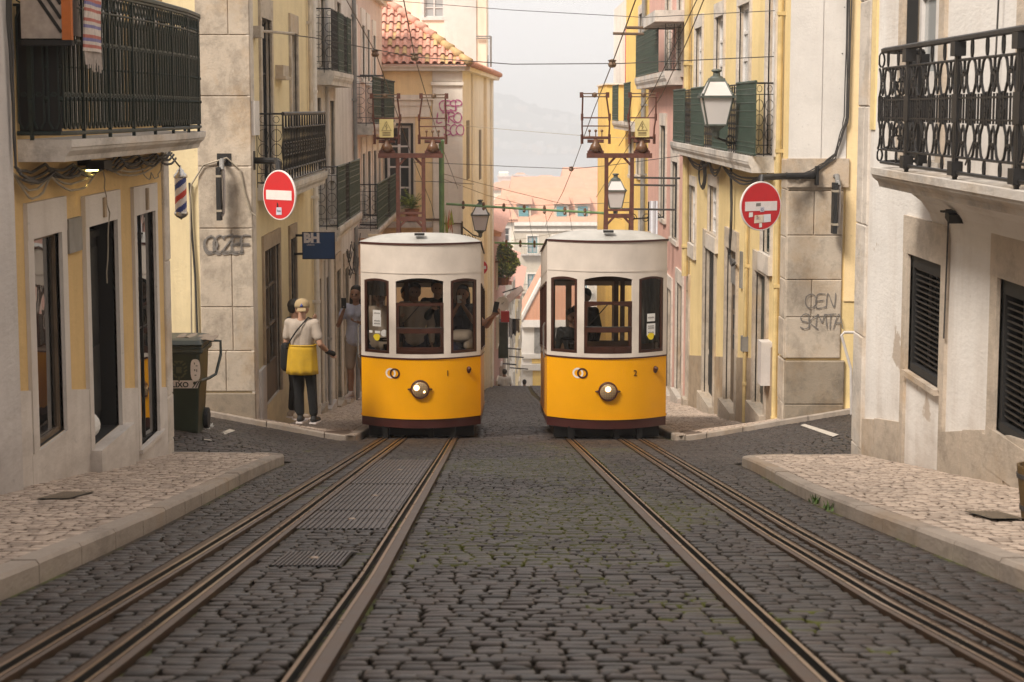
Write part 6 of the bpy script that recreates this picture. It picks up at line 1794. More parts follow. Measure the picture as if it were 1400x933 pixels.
# ================================================================ trams
def tram(num, xc, yf, label, hw, emb_px, name='cable_tram'):
    """body front (its middle) at y=yf, level sheared down the slope towards the rear"""
    base = prof(yf) - .088
    t = thing(name, label, 'tram', (xc, yf + 3, prof(yf + 3)), 'yellow trams standing side by side')
    Lb = 5.0; bow = .38; SH = -.115
    zs = dict(skb=.235, skt=.37, yt=1.225, ln=1.245, bl=1.29, w0=1.30, w1=2.385, mo=2.46, ft=2.86, rf=3.0)
    def yfr(x): return yf + bow * (x / hw) ** 2
    def S(x, y, z): return (xc + x, y, base + z + SH * max(0, y - yf - bow))
    def F_(x, z, out=0): return (xc + x, yfr(x) - out, base + z)
    N = 40; xs = [-hw + 2 * hw * i / N for i in range(N + 1)]
    win = [(-.815, -.445), (-.345, .345), (.445, .815)]
    win = [(a * hw / .87, b * hw / .87) for a, b in win]
    xs = sorted(set(xs + [q for w in win for q in w]))
    def band(za, zb, out, mat, nm, par=t, solid=.03, x0=-hw, x1=hw, fa=None, fb=None, smooth=True, **k):
        mb = MB()
        xx = [x for x in xs if x0 - 1e-6 <= x <= x1 + 1e-6]
        for a, b in zip(xx, xx[1:]):
            A = fa(a) if fa else za; B_ = fa(b) if fa else za; C = fb(a) if fb else zb; D = fb(b) if fb else zb
            m = max(1, int((max(C, D) - min(A, B_)) / .25))
            for j in range(m):
                mb.quad(F_(a, lerp(A, C, j / m), out), F_(b, lerp(B_, D, j / m), out), F_(b, lerp(B_, D, (j + 1) / m), out), F_(a, lerp(A, C, (j + 1) / m), out))
        return mb, mb
    # lower yellow panel, front and both sides
    def side_quads(mb, za, zb, out=0, y0=None, y1=None):
        y0 = yf + bow if y0 is None else y0; y1 = yf + Lb if y1 is None else y1
        for sg in (-1, 1):
            n = 6
            for i in range(n):
                a, b = lerp(y0, y1, i / n), lerp(y0, y1, (i + 1) / n); X = sg * (hw + out)
                mb.quad(S(X, a, za), S(X, b, za), S(X, b, zb), S(X, a, zb))
    def rear(mb, za, zb, x0=-hw, x1=hw, out=0): mb.quad(S(x0, yf + Lb + out, za), S(x1, yf + Lb + out, za), S(x1, yf + Lb + out, zb), S(x0, yf + Lb + out, zb))
    m1, _ = band(zs['skt'], zs['yt'], 0, None, ''); side_quads(m1, zs['skt'], zs['yt']); rear(m1, zs['skt'], zs['yt'])
    body = m1.build('lower_panel', M['tram_yellow'], t, smooth=False)
    for p in body.data.polygons: p.use_smooth = abs(p.normal.y) > .3
    m, _ = band(zs['skt'] - .005, zs['skt'] + .03, .014, None, ''); side_quads(m, zs['skt'] - .005, zs['skt'] + .03, .012); m.build('lower_moulding', M['tram_yellow'], t)
    m, _ = band(zs['skb'], zs['skt'] - .006, -.004, None, ''); side_quads(m, zs['skb'], zs['skt'] - .006, -.004); rear(m, zs['skb'], zs['skt']); m.build('skirt', M['tram_maroon'], t)
    m, _ = band(zs['yt'], zs['ln'], .012, None, ''); side_quads(m, zs['yt'], zs['ln'], .01); m.build('waist_line', M['tram_maroon'], t)
    # cream: waist, posts, header with arched window heads, fascia
    def arch(x, w, lift=.05):
        a, b = w; lift = .05 if abs(a + b) < .2 else .032; c = (a + b) / 2; k = (x - c) / ((b - a) / 2); return zs['w1'] - .045 + lift * (1 - k * k)
    mc, _ = band(zs['ln'] + .001, zs['w0'], .004, None, '')
    allx = xs
    for a, b in zip(allx, allx[1:]):
        mid = (a + b) / 2; w = next((q for q in win if q[0] < mid < q[1]), None)
        if w is None: za, zb = zs['w0'], zs['w0']
        else: za, zb = arch(a, w), arch(b, w)
        zt = zs['mo']
        for j in range(2 if w else 5):
            k = 2 if w else 5
            mc.quad(F_(a, lerp(za, zt, j / k), .004), F_(b, lerp(zb, zt, j / k), .004), F_(b, lerp(zb, zt, (j + 1) / k), .004), F_(a, lerp(za, zt, (j + 1) / k), .004))
        mc.quad(F_(a, zt, .004), F_(b, zt, .004), F_(b, zs['ft'], .004), F_(a, zs['ft'], .004))
    # sides with four window bays
    ybay = [yf + bow + .25, yf + 1.8, yf + 2.0, yf + 3.35, yf + 3.55, yf + Lb - .15]
    side_quads(mc, zs['ln'] + .001, zs['w0'] + .02); side_quads(mc, zs['w1'] - .1, zs['ft'])
    yy = [yf + bow] + ybay + [yf + Lb]
    for i in range(0, len(yy), 2): side_quads(mc, zs['w0'] + .02, zs['w1'] - .1, 0, yy[i], yy[i + 1])
    rear(mc, zs['ln'], zs['w0'] + .02); rear(mc, zs['w1'] - .06, zs['ft'])
    for a, b in ((-hw, win[0][0]), (win[0][1], win[1][0]), (win[1][1], win[2][0]), (win[2][1], hw)): rear(mc, zs['w0'] + .02, zs['w1'] - .06, a, b)
    mc.build('upper_body', M['tram_cream'], t, solid=.03)
    m, _ = band(zs['mo'] - .008, zs['mo'] + .008, .015, None, ''); side_quads(m, zs['mo'] - .008, zs['mo'] + .008, .012); m.build('fascia_moulding', M['tram_cream'], t)
    m, _ = band(zs['ft'], zs['ft'] + .026, .02, None, ''); side_quads(m, zs['ft'], zs['ft'] + .026, .02); m.build('roof_trim', M['tram_maroon'], t)
    # domed roof
    mb = MB(); ny = 18; nxx = 20
    for j in range(ny + 1):
        v = j / ny; y = lerp(0, Lb, v)
        for i in range(nxx + 1):
            u = -1 + 2 * i / nxx; X = u * (hw + .02)
            y0 = yfr(min(hw, max(-hw, X))) - .02; Y = lerp(y0, yf + Lb + .02, v)
            prof_u = (1 - abs(u) ** 3.6) ** .8; e = min(1, v * Lb / .5); pv = math.sin(e * math.pi / 2) ** .6 if e > 0 else 0; e2 = min(1, (1 - v) * Lb / .9); pv2 = math.sin(e2 * math.pi / 2) ** .6 if e2 > 0 else 0
            mb.v.append(S(X, Y, zs['ft'] + .027 + .135 * prof_u * min(pv, pv2)))
    for j in range(ny):
        for i in range(nxx): a = j * (nxx + 1) + i; mb.f.append((a, a + 1, a + nxx + 2, a + nxx + 1)); mb.m.append(0)
    mb.build('roof', M['tram_roof'], t, smooth=True)
    mb = MB(); mb.quad(S(-hw + .03, yf + bow, 2.8), S(hw - .03, yf + bow, 2.8), S(hw - .03, yf + Lb, 2.8), S(-hw + .03, yf + Lb, 2.8)); mb.build('ceiling', M['tram_ceiling'], t)
    mb = MB(); mb.quad(S(-hw + .02, yf + bow, .42), S(hw - .02, yf + bow, .42), S(hw - .02, yf + Lb, .42), S(-hw + .02, yf + Lb, .42)); mb.build('floor', M['tram_wood'], t)
    # window frames
    def wframe(w, fr=.035, out=.001, zb=None, zt=None, arched=True, par=t, nm='frame', dep=.035):
        a, b = w; zb = zs['w0'] + .004 if zb is None else zb
        n = 10; top = []; topi = []
        for i in range(n + 1):
            x = lerp(a, b, i / n); xi = lerp(a + fr, b - fr, i / n)
            zo = (arch(x, w) if arched else zt) - .002; zi = (arch(xi, w) if arched else zt) - fr
            top.append((x, zo)); topi.append((xi, zi))
        outer = [(a, zb), (b, zb)] + list(reversed(top)); inner = [(a + fr, zb + fr), (b - fr, zb + fr)] + list(reversed(topi))
        mb = MB(); m_ = len(outer)
        for i in range(m_):
            j = (i + 1) % m_
            if i == 0:
                for k in range(6):
                    p, q = lerp(outer[0][0], outer[1][0], k / 6), lerp(outer[0][0], outer[1][0], (k + 1) / 6); pi, qi = lerp(inner[0][0], inner[1][0], k / 6), lerp(inner[0][0], inner[1][0], (k + 1) / 6)
                    mb.quad(F_(p, zb, out), F_(q, zb, out), F_(qi, zb + fr, out), F_(pi, zb + fr, out))
                continue
            mb.quad(F_(*outer[i], out), F_(*outer[j], out), F_(*inner[j], out), F_(*inner[i], out))
        return mb
    def wpane(w, za, zb, out=-.02, arched=False):
        a, b = w; mb = MB(); n = 8
        for i in range(n):
            x0, x1 = lerp(a, b, i / n), lerp(a, b, (i + 1) / n)
            mb.quad(F_(x0, za, out), F_(x1, za, out), F_(x1, (arch(x1, w) - .02) if arched else zb, out), F_(x0, (arch(x0, w) - .02) if arched else zb, out))
        return mb
    for i in (0, 2):
        f = wframe(win[i]).build('window', M['brown_frame'], t, solid=.04)
        wpane((win[i][0] + .03, win[i][1] - .03), zs['w0'] + .03, 0, arched=True).build('pane', M['glass_car'], f)
    # middle: dropped sash, open above
    zsash = zs['w0'] + .735
    f = wframe(win[1], .045, 0, None, zsash, False).build('window', M['brown_frame'], t, solid=.04)
    a, b = win[1]; n = 8
    for za, zb in ((zs['w0'] + .30, zs['w0'] + .375), (zs['w0'] + .03, zs['w0'] + .10)):
        mb = MB()
        for i in range(n): x0, x1 = lerp(a, b, i / n), lerp(a, b, (i + 1) / n); mb.quad(F_(x0, za, .004), F_(x1, za, .004), F_(x1, zb, .004), F_(x0, zb, .004))
        mb.build('sash_bar', M['brown_frame'], f, solid=.03)
    if num == '2':
        mb = MB()
        for i in range(n):     # shallow arch over the upper light
            x0, x1 = lerp(a, b, i / n), lerp(a, b, (i + 1) / n); g_ = lambda x: zsash - .045 - .05 * (2 * (x - (a + b) / 2) / (b - a)) ** 2
            mb.quad(F_(x0, g_(x0), .003), F_(x1, g_(x1), .003), F_(x1, zsash - .04, .003), F_(x0, zsash - .04, .003))
        mb.build('sash_head', M['brown_frame'], f, solid=.03)
    wpane((a + .04, b - .04), zs['w0'] + .04, zsash - .03).build('pane', M['glass_car'], f)
    mb = MB(); mb.tube([F_(a + .05, zs['w0'] + .37, -.05), F_(lerp(a, b, .52), zsash - .02, -.04)], .008, 5); mb.tube([F_(a + .02, zs['w0'] + .377, .01), F_(0, zs['w0'] + .377, .01), F_(b - .02, zs['w0'] + .377, .01)], .007, 5)
    mb.build('wiper', M['wire'], f)
    # side glazing
    for sg in (-1, 1):
        for i in range(0, len(ybay), 2):
            a, b = ybay[i], ybay[i + 1]; X = sg * hw
            mb = MB(); p = [S(X, a, zs['w0'] + .03), S(X, b, zs['w0'] + .03), S(X, b, zs['w1'] - .11), S(X, a, zs['w1'] - .11)]
            mb.tube(p, .025, 4, closed=True); w = mb.build('side_window', M['brown_frame'], t)
            mb = MB(); q = [S(X - sg * .02, a, zs['w0'] + (.03 if i else .03)), S(X - sg * .02, b, zs['w0'] + .03), S(X - sg * .02, b, zs['w0'] + .55), S(X - sg * .02, a, zs['w0'] + .55)]
            mb.quad(*q); mb.build('pane', M['glass_car'], w)
    # compartment screens and benches
    for k, dy in enumerate((1.9, 3.45)):
        y = yf + dy; mb = MB()
        def bx(x0, x1, z0, z1, th=.02, mi=0): 
            A = [S(x0, y, z0), S(x1, y, z0), S(x1, y, z1), S(x0, y, z1)]; mb.hexa([A[0], A[1], (A[1][0], A[1][1] + th, A[1][2]), (A[0][0], A[0][1] + th, A[0][2]), A[3], A[2], (A[2][0], A[2][1] + th, A[2][2]), (A[3][0], A[3][1] + th, A[3][2])], mi)
        bx(-hw + .04, hw - .04, .42, 1.42); bx(-hw + .04, hw - .04, 2.36, 2.8)
        for x in (-hw + .04, -.32, .28, hw - .12): bx(x, x + .07, 1.42, 2.36)
        mb.build('partition', M['tram_wood'], t)
        mb = MB(); y += .25
        A = S(0, y, .85); mb.box(xc - hw + .06, xc + hw - .06, y - .22, y + .2, A[2] - .04, A[2] + .02); mb.box(xc - hw + .06, xc + hw - .06, y - .03, y + .0, A[2] + .02, A[2] + .45)
        mb.build('bench', M['tram_wood'], t)
    # curtain-like blinds inside the side panes
    mb = MB(); cxw = (win[2][0] + win[2][1]) / 2 if num == '2' else (win[0][0] + win[0][1]) / 2
    n = 10; wa, wb = (win[2] if num == '2' else win[0]); zb = zs['w0'] + (.1 if num == '2' else .8)
    for i in range(n):
        x0, x1 = lerp(wa + .03, wb, i / n), lerp(wa + .03, wb, (i + 1) / n)
        mb.quad((xc + x0, yfr(x0) + .22 + .02 * (i % 2), base + zb), (xc + x1, yfr(x1) + .22 + .02 * ((i + 1) % 2), base + zb), (xc + x1, yfr(x1) + .22 + .02 * ((i + 1) % 2), base + 2.36), (xc + x0, yfr(x0) + .22 + .02 * (i % 2), base + 2.36))
    mb.build('curtain', plain('faded_curtain_' + num, (.10, .09, .075), .9, 0, .3), t)
    # controls post
    mb = MB(); mb.tube([S(-.5, yf + .45, .42), S(-.5, yf + .45, 1.4)], .05, 8); mb.tube([(xc - .5 + .14 * math.cos(a_ * .628), yf + .45 + .14 * math.sin(a_ * .628), base + 1.46) for a_ in range(10)], .014, 6, closed=True)
    mb.build('brake_wheel', M['under'], t)
    # headlamp
    hz = lerp(zs['skt'], zs['yt'], .505 if num == '1' else .47); hx = .0
    hc = V(F_(hx, hz, .0))
    ring_ = MB(); ring_.lathe(hc, (0, -1, 0), [(.125, -.03), (.136, .0), (.136, .035), (.128, .05), (.12, .048), (.116, .03)], 26)
    for sg in (-1, 1): ring_.tube([hc + V((sg * .13, -.02, 0)), hc + V((sg * .175, -.01, 0))], [.018, .01], 6)
    hl = ring_.build('headlight', M['tram_maroon'], t, smooth=True)
    mb = MB(); mb.lathe(hc, (0, -1, 0), [(.114, .03), (.1, .042), (.06, .055), (.001, .06)], 24); mb.build('lens', M['lens'], hl, smooth=True)
    mb = MB()
    if num == '1':
        mb.lathe(hc + V((-.045, 0, .025)), (0, -1, 0), [(.042, .05), (.034, .064), (.001, .07)], 14)
        mb.lathe(hc + V((.06, 0, -.03)), (0, -1, 0), [(.02, .052), (.001, .06)], 8)
    else: mb.lathe(hc + V((.0, 0, .035)), (0, -1, 0), [(.042, .05), (.034, .064), (.001, .07)], 14)
    mb.build('bulb_glow', M['head_lens'], hl)
    mb = MB()
    for k in range(-4, 5):
        r_ = .11; d_ = .024 * k; e = math.sqrt(max(0, r_ * r_ - d_ * d_))
        if e > .02:
            mb.tube([hc + V((d_, -.055, -e)), hc + V((d_, -.068, 0)), hc + V((d_, -.055, e))], .0022, 4); mb.tube([hc + V((-e, -.055, d_)), hc + V((0, -.068, d_)), hc + V((e, -.055, d_))], .0022, 4)
    mb.build('grille', M['wire_brown'], hl)
    # emblem: two linked rings
    ez = lerp(zs['skt'], zs['yt'], .76); ex = -.40 * hw / .87
    def ringf(x, r0, r1, mat, nm, out):
        mb = MB(); n = 28
        for k in range(n):
            a0, a1 = 2 * math.pi * k / n, 2 * math.pi * (k + 1) / n
            mb.quad(F_(x + r0 * math.cos(a0), ez + r0 * math.sin(a0), out), F_(x + r0 * math.cos(a1), ez + r0 * math.sin(a1), out), F_(x + r1 * math.cos(a1), ez + r1 * math.sin(a1), out), F_(x + r1 * math.cos(a0), ez + r1 * math.sin(a0), out))
        return mb.build(nm, mat, t)
    ringf(ex - .028, .05, .075, M['white_sign'], 'emblem_ring', .004); ringf(ex + .033, .05, .075, M['tram_maroon'], 'emblem_ring', .008)
    nx_ = .37 * hw / .87; p = V(F_(nx_, ez - .04, .006)); sl = 2 * bow * nx_ / hw ** 2
    text('number', num, p, (1, sl, 0), (0, 0, 1), .12, M['tram_maroon'], t, .0)
    # hook cover
    q = V(F_(.70 * hw / .87, ez + .03, .0)); mb = MB(); mb.sphere(q + V((0, -.02, 0)), .045, 10, 7, sc=(.7, .7, 1.15)); mb.sphere(q + V((.01, -.05, .015)), .03, 8, 6); mb.build('hook_socket', M['tram_maroon'], t, smooth=True)
    # notices on the glass
    def notice(x, z, w_, h_, mat, nm='notice', out=.0):
        mb = MB(); mb.quad(F_(x - w_ / 2, z - h_ / 2, out), F_(x + w_ / 2, z - h_ / 2, out), F_(x + w_ / 2, z + h_ / 2, out), F_(x - w_ / 2, z + h_ / 2, out)); return mb.build(nm, mat, t)
    sx = -.63 if num == '1' else .63; sx *= hw / .87
    zz = zs['w0']
    n_ = notice(sx, zz + (.56 if num == '1' else .49), .115, .11, M['paper'], out=-.012)
    n_ = notice(sx, zz + (.45 if num == '1' else .32), .125, .14 if num == '1' else .17, M['paper'], out=-.012)
    mb = MB()
    for zq in ([.46, .42, .57] if num == '1' else [.37, .34, .28, .49]):
        for k in range(5): x_ = sx - .04 + k * .018; mb.quad(F_(x_, zz + zq - .008, -.008), F_(x_ + .011, zz + zq - .008, -.008), F_(x_ + .011, zz + zq + .008 + .006 * (k % 2), -.008), F_(x_, zz + zq + .008, -.008))
    mb.build('notice_print', M['spray'], t)
    mb = MB(); hz_ = zz + .225
    for k in range(14):
        a0, a1 = 2 * math.pi * k / 14, 2 * math.pi * (k + 1) / 14; r_ = lambda a: .055 * (1.0 if math.sin(a) > 0 else (1 - .25 * abs(math.cos(a))))
        mb.add([F_(sx + .0, hz_, -.01), F_(sx + r_(a0) * math.cos(a0), hz_ + .05 * math.sin(a0), -.01), F_(sx + r_(a1) * math.cos(a1), hz_ + .05 * math.sin(a1), -.01)], [(0, 1, 2)])
    mb.build('yellow_sticker', M['sticker_yellow'], t)
    if num == '1':
        notice(sx - .09, zz + .30, .05, .035, M['paper'], out=-.01); notice(sx + .01, zz + .30, .08, .035, M['paper'], out=-.01)
        mb = MB(); mb.lathe(F_(sx + .11, zz + .29, -.012), (0, -1, 0), [(.048, 0), (.05, .003), (.001, .004)], 18); mb.build('round_sticker', M['paper'], t)
    # undercarriage
    mb = MB()
    A = S(0, yf + .9, 0)
    mb.box(xc - hw + .12, xc + hw - .12, yf + .30, yf + Lb - .4, base - .02 - SH * -0 - .9, base + .22)
    mb2 = MB()
    for i in range(8):
        y0_, y1_ = lerp(yf + .35, yf + Lb - .3, i / 8), lerp(yf + .35, yf + Lb - .3, (i + 1) / 8)
        a, b = S(0, y0_, 0)[2], S(0, y1_, 0)[2]
        mb2.hexa([(xc - hw + .1, y0_, a + .07), (xc + hw - .1, y0_, a + .07), (xc + hw - .1, y1_, b + .07), (xc - hw + .1, y1_, b + .07), (xc - hw + .1, y0_, a + .3), (xc + hw - .1, y0_, a + .3), (xc + hw - .1, y1_, b + .3), (xc - hw + .1, y1_, b + .3)])
    for q in (-.55, .1, .42): mb2.box(xc + q, xc + q + .08, yf + .15, yf + .4, base + .04, base + .25)
    mb2.build('underframe', M['under'], t)
    for dy in (1.2, 3.9):
        for sg in (-1, 1):
            c = S(sg * .45, yf + dy, .0); mb = MB(); mb.lathe((c[0] - .04, c[1], prof(c[1]) + .20), (1, 0, 0), [(.001, 0), (.22, 0), (.22, .06), (.24, .065), (.24, .09), (.001, .09)], 20); mb.build('wheel', M['under'], t)
    # handrail on the left front corner
    mb = MB(); X = -hw - .03
    mb.tube([S(X, yf + bow + .05, 1.7), S(X - .02, yf + bow + .05, 1.65), S(X - .02, yf + bow + .05, 1.25), S(X, yf + bow + .05, 1.2)], .012, 6); mb.build('grab_rail', M['chrome'], t)
    # current collector frame on the roof
    yp = yf + 1.6
    ctr = (561 if num == '1' else 846.5)
    P_ = lambda px, py: at_y(px, py, yp)
    zc = P_(ctr, 213).z; zb = S(0, yp, zs['ft'] + .16)[2]; xL_, xR_ = (P_(544, 250).x, P_(579, 250).x) if num == '1' else (P_(829, 250).x, P_(864, 250).x)
    mb = MB()
    for x in (xL_, xR_):
        mb.box(x - .028, x + .028, yp - .03, yp + .03, zb - .02, zc); mb.tube([(x, yp, zc - .02), (x, yp + .5, zb - .02)], .018, 6)
    for x, s_ in ((xL_, 1), (xR_, -1)): mb.tube([(x, yp - .01, zc - .16), (x + s_ * .13, yp - .01, zc - .02)], .018, 5); mb.tube([(x, yp - .01, zb + .12), (x + s_ * .13, yp - .01, zb + .26)], .018, 5)
    e = .29
    mb.box(xL_ - e, xR_ + e, yp - .04, yp + .04, zc - .035, zc + .035)
    zr = zb + .26; mb.box(xL_, xR_, yp - .025, yp + .025, zr - .03, zr + .03); mb.box(xL_, xR_, yp - .025, yp + .025, zr + .07, zr + .10)
    cf = mb.build('collector_frame', M['rust'], t)
    mb = MB(); mb.box(xL_ - .45, xR_ + .28, yp - .06, yp + .06, zb - .005, zb + .03); mb.build('roof_board', M['stone_brown'], t)
    for k, (xa, sgn) in enumerate(((xL_ - .16, -1), (xR_ + .14, 1))):
        mb = MB()
        mb.tube([(xa - .12, yp, zc + .05), (xa + .12, yp, zc + .05)], .022, 6)
        mb.tube([(xa - .1, yp, zc + .05), (xa - .04, yp, zc + .17), (xa + .04, yp, zc + .17), (xa + .1, yp, zc + .05)], .016, 6)
        cr = mb.build('collector_head', M['rust'], t)
        mb = MB(); mb.lathe((xa, yp, zc + .05), (0, 0, 1), [(.03, 0), (.075, .03), (.085, .07), (.07, .11), (.04, .14), (.03, .19), (.001, .19)], 12); mb.build('insulator', M['insulator'], cr, smooth=True)
        z1_ = zc + .21; w1, w2, w3 = (.17, .2, .2) if (num == '2' and k) or (num == '1' and not k) else (.19, .2, .19)
        h = .67; tilt = .02 * sgn
        mb = MB()
        mb.tube([(xa - .12, yp, z1_), (xa + .12, yp, z1_)], .025, 6); mb.tube([(xa - w1, yp, z1_ + .05), (xa + w1, yp, z1_ + .05)], .02, 6)
        for s_ in (-1, 1): mb.tube([(xa + s_ * w1, yp, z1_), (xa + s_ * (w1 + .01), yp, z1_ + .2), (xa + s_ * w2, yp, z1_ + .33), (xa + s_ * w3 * .9 + tilt, yp, z1_ + h)], .013, 5)
        for s_ in (-1, 1):
            mb.tube([(xa + s_ * (w1 + .01), yp, z1_ - .04), (xa + s_ * (w1 + .01), yp, z1_ + .1)], .022, 5); mb.obox((xa + s_ * w3 + tilt, yp, z1_ + h), (.025, 0, 0), (0, .03, 0), (0, 0, .04))
            mb.tube([(xa + s_ * w2, yp, z1_ + .3), (xa + s_ * w2, yp, z1_ + .4)], .02, 5)
        mb.tube([(xa - w2 - .02, yp, z1_ + .34), (xa + w2 + .02, yp, z1_ + .34)], .011, 5)
        if k == (0 if num == '2' else 1): mb.tube([(xa - w2, yp, z1_ + .22), (xa + w2, yp, z1_ + .22)], .009, 5)
        mb.build('collector_cage', M['rust'], cr)
        mb = MB()
        for dz in (-.025, .02): mb.tube([(xa - w3 - .02 + tilt, yp - .02, z1_ + h + dz), (xa + w3 + .02 + tilt, yp - .02, z1_ + h + dz)], .009, 5)
        mb.sphere((xa + tilt, yp, z1_ + h), .04, 8, 5); mb.build('contact_bar', M['wire_brown'], cr)
        warn = (k == 0) if num == '1' else (k == 1)
        if not warn:
            mb = MB()
            for q in (-.09, 0, .09): mb.tube([(xa + q, yp, z1_ + .05), (xa + q, yp, z1_ + .13)], .008, 5); mb.sphere((xa + q, yp, z1_ + .15), .022, 8, 5)
            mb.build('terminal', M['insulator'], cr)
        else:
            mb = MB(); cx_ = xa + .0; z0 = z1_ + .06
            mb.box(cx_ - .105, cx_ + .105, yp - .07, yp - .055, z0, z0 + .27); s = mb.build('warning_sign', M['warn'], t)
            mb = MB(); tr_ = [(cx_ - .07, yp - .074, z0 + .10), (cx_ + .07, yp - .074, z0 + .10), (cx_, yp - .074, z0 + .235)]; mb.tube(tr_, .005, 4, closed=True)
            mb.tube([(cx_ + .008, yp - .074, z0 + .195), (cx_ - .014, yp - .074, z0 + .155), (cx_ + .012, yp - .074, z0 + .155), (cx_ - .004, yp - .074, z0 + .115)], .004, 4)
            for q in (.07, .05, .03): mb.box(cx_ - .06, cx_ + .06, yp - .073, yp - .071, z0 + q - .004, z0 + q + .004)
            mb.build('lightning_mark', M['brown_frame'], s)
    mb = MB(); a = V(S(.0, yf + .12, zs['ft'] + .13)); mb.box(a.x - .07, a.x + .07, a.y - .05, a.y + .05, a.z, a.z + .03); mb.build('roof_cleat', M['black'], t)
    return t, S, base
T1 = tram('1', (at_y(494, 450, 27).x + at_y(657, 450, 27).x) / 2, 26.6, 'yellow and cream tram numbered 1, full of passengers, on the left track', .860, 539)
T2 = tram('2', (at_y(747.5, 450, 26.45).x + at_y(912, 450, 26.45).x) / 2, 26.1, 'yellow and cream tram numbered 2, nearly empty, on the right track', .846, 795)

# ================================================================ street objects
def no_entry(px, py, rx, Y, yawdeg, label, arm, stickers):
    c = at_y(px, py, Y); r = rx
    n = V((math.sin(R(yawdeg)), -math.cos(R(yawdeg)), 0)); u_ = V((math.cos(R(yawdeg)), math.sin(R(yawdeg)), 0)); z_ = V((0, 0, 1))
    t = thing('no_entry_sign', label, 'traffic sign', tuple(c - V((0, 0, r))), 'round red no-entry signs')
    mb = MB(); mb.lathe(c, n, [(.001, -.02), (r * .98, -.02), (r, -.012), (r, .004), (r * .985, .008), (.001, .008)], 48); pl_ = mb.build('plate', M['white_sign'], t)
    mb = MB(); mb.lathe(c, n, [(r * .945, .0095), (.001, .0097)], 48); mb.build('red_field', M['red_sign'], t)
    mb = MB(); mb.obox(c + n * .011, u_ * r * .78, n * .0015, z_ * r * .19); mb.build('white_bar', M['white_sign'], t)
    mb = MB(); mb.tube([V(a) for a in arm], .045, 10); mb.build('arm', M['iron'], t)
    mb = MB(); mb.obox(V(arm[0]), (.02, 0, 0), (0, .08, 0), (0, 0, .13)); mb.build('wall_bracket', M['iron'], t)
    for (dx, dz, w, h, mt) in stickers:
        mb = MB(); p = c + u_ * dx * r + z_ * dz * r + n * .0135; mb.quad(p - u_ * w * r - z_ * h * r, p + u_ * w * r - z_ * h * r * .85, p + u_ * w * r * .95 + z_ * h * r, p - u_ * w * r * .9 + z_ * h * r * .9); mb.build('sticker', M[mt], t)
    return t, c, u_, n
Y1 = 25.3; c = at_y(382, 267, Y1); aw = at_x(344, 222, XL)
t, c, u_, n = no_entry(382, 267, .335, Y1, -43, 'red no-entry sign turned half away, on a black arm above the man in the cap', [(XL + .01, 26.3, at_y(370, 221, 25.8).z), (XL + .35, 26.1, at_y(370, 221, 25.8).z), (c.x - .02, Y1 + .12, at_y(370, 223, 25.8).z), (c.x, Y1 + .06, c.z + .15), (c.x, Y1 + .04, c.z - .2)],
    [(.0, -.64, .17, .16, 'sticker_grey' if False else 'lilac'), (.0, -.64, .12, .035, 'navy')])
Y2 = 24.9; c = at_y(1040, 282, Y2)
t, c, u_, n = no_entry(1040, 282, .325, Y2, 27, 'red no-entry sign covered in stickers, on a black arm at the right corner', [(XQ + .02 + .34, YQ - .1, at_y(1095, 241, 25.6).z), (XQ - .12, YQ - .35, at_y(1095, 241, 25.6).z), (c.x + .02, Y2 + .12, at_y(1050, 243, 25).z), (c.x, Y2 + .06, c.z + .2), (c.x, Y2 + .05, c.z - .1)],
    [(-.14, .06, .12, .07, 'spray'), (.05, -.14, .10, .10, 'lilac'), (-.5, -.34, .1, .1, 'paper'), (-.1, -.52, .24, .17, 'peach'), (.28, -.5, .2, .17, 'white_cloth'), (-.12, -.5, .1, .06, 'magenta'), (-.02, -.78, .07, .09, 'paper'), (-.2, -.42, .07, .05, 'orange_cloth')])
p = c + n * .014 + u_ * (.05 * .325 - .012) + V((0, 0, -.14 * .325 - .012)); mb = MB(); q0 = c + n * .015 + u_ * .016 + V((0, 0, -.046)); mb.tube([q0 + u_ * .016 * math.cos(a * .7) + V((0, 0, .016 * math.sin(a * .7))) for a in range(9)], .002, 4, closed=True); mb.build('sticker_ring', M['navy'], t)
# small one half hidden behind tram 1
c = at_y(656, 366, 52); t, *_ = no_entry(656, 366, .225, 52, 0, 'small red no-entry sign half hidden behind tram 1, on the orange house', [(-1.2, 54.5, c.z), (c.x, 53.4, c.z + .0), (c.x, 52.05, c.z)], [])

# blue shop sign
Yb = 31.2
a, b = at_y(414, 354, Yb), at_y(457.5, 318, Yb)
t = thing('shop_sign', 'deep blue sign with white letters BH hanging from the grey white terrace', 'shop sign', (a.x, Yb, a.z))
mb = MB(); mb.box(a.x, b.x, Yb - .02, Yb + .03, a.z, b.z, 0, .004); mb.build('panel', M['blue_sign'], t)
mb = MB(); h = b.z - a.z; mb.tube([(a.x, Yb - .012, a.z), (b.x, Yb - .012, a.z), (b.x, Yb - .012, b.z), (a.x, Yb - .012, b.z)], .012, 4, closed=True); mb.build('border', M['navy'], t)
text('letters', 'BH', (a.x + .02, Yb - .022, b.z - h * .36), (1, 0, 0), (0, 0, 1), .205, M['white_sign'], t, .012)
text('letters', 'LISBOA', (a.x + .07, Yb - .022, b.z - h * .50), (1, 0, 0), (0, 0, 1), .04, M['white_sign'], t, 0)
mb = MB(); mb.box(a.x + .02, a.x + .30, Yb - .0215, Yb - .0205, b.z - h * .40, b.z - h * .388); mb.build('underline', M['white_sign'], t)
mb = MB(); mb.tube([(XL, Yb, b.z - .05), (a.x, Yb, b.z - .05)], .02, 6); mb.build('bracket', M['iron'], t); mb = MB(); mb.tube([(XL, Yb, a.z + .08), (a.x, Yb, a.z + .08)], .02, 6); mb.build('bracket', M['iron'], t)

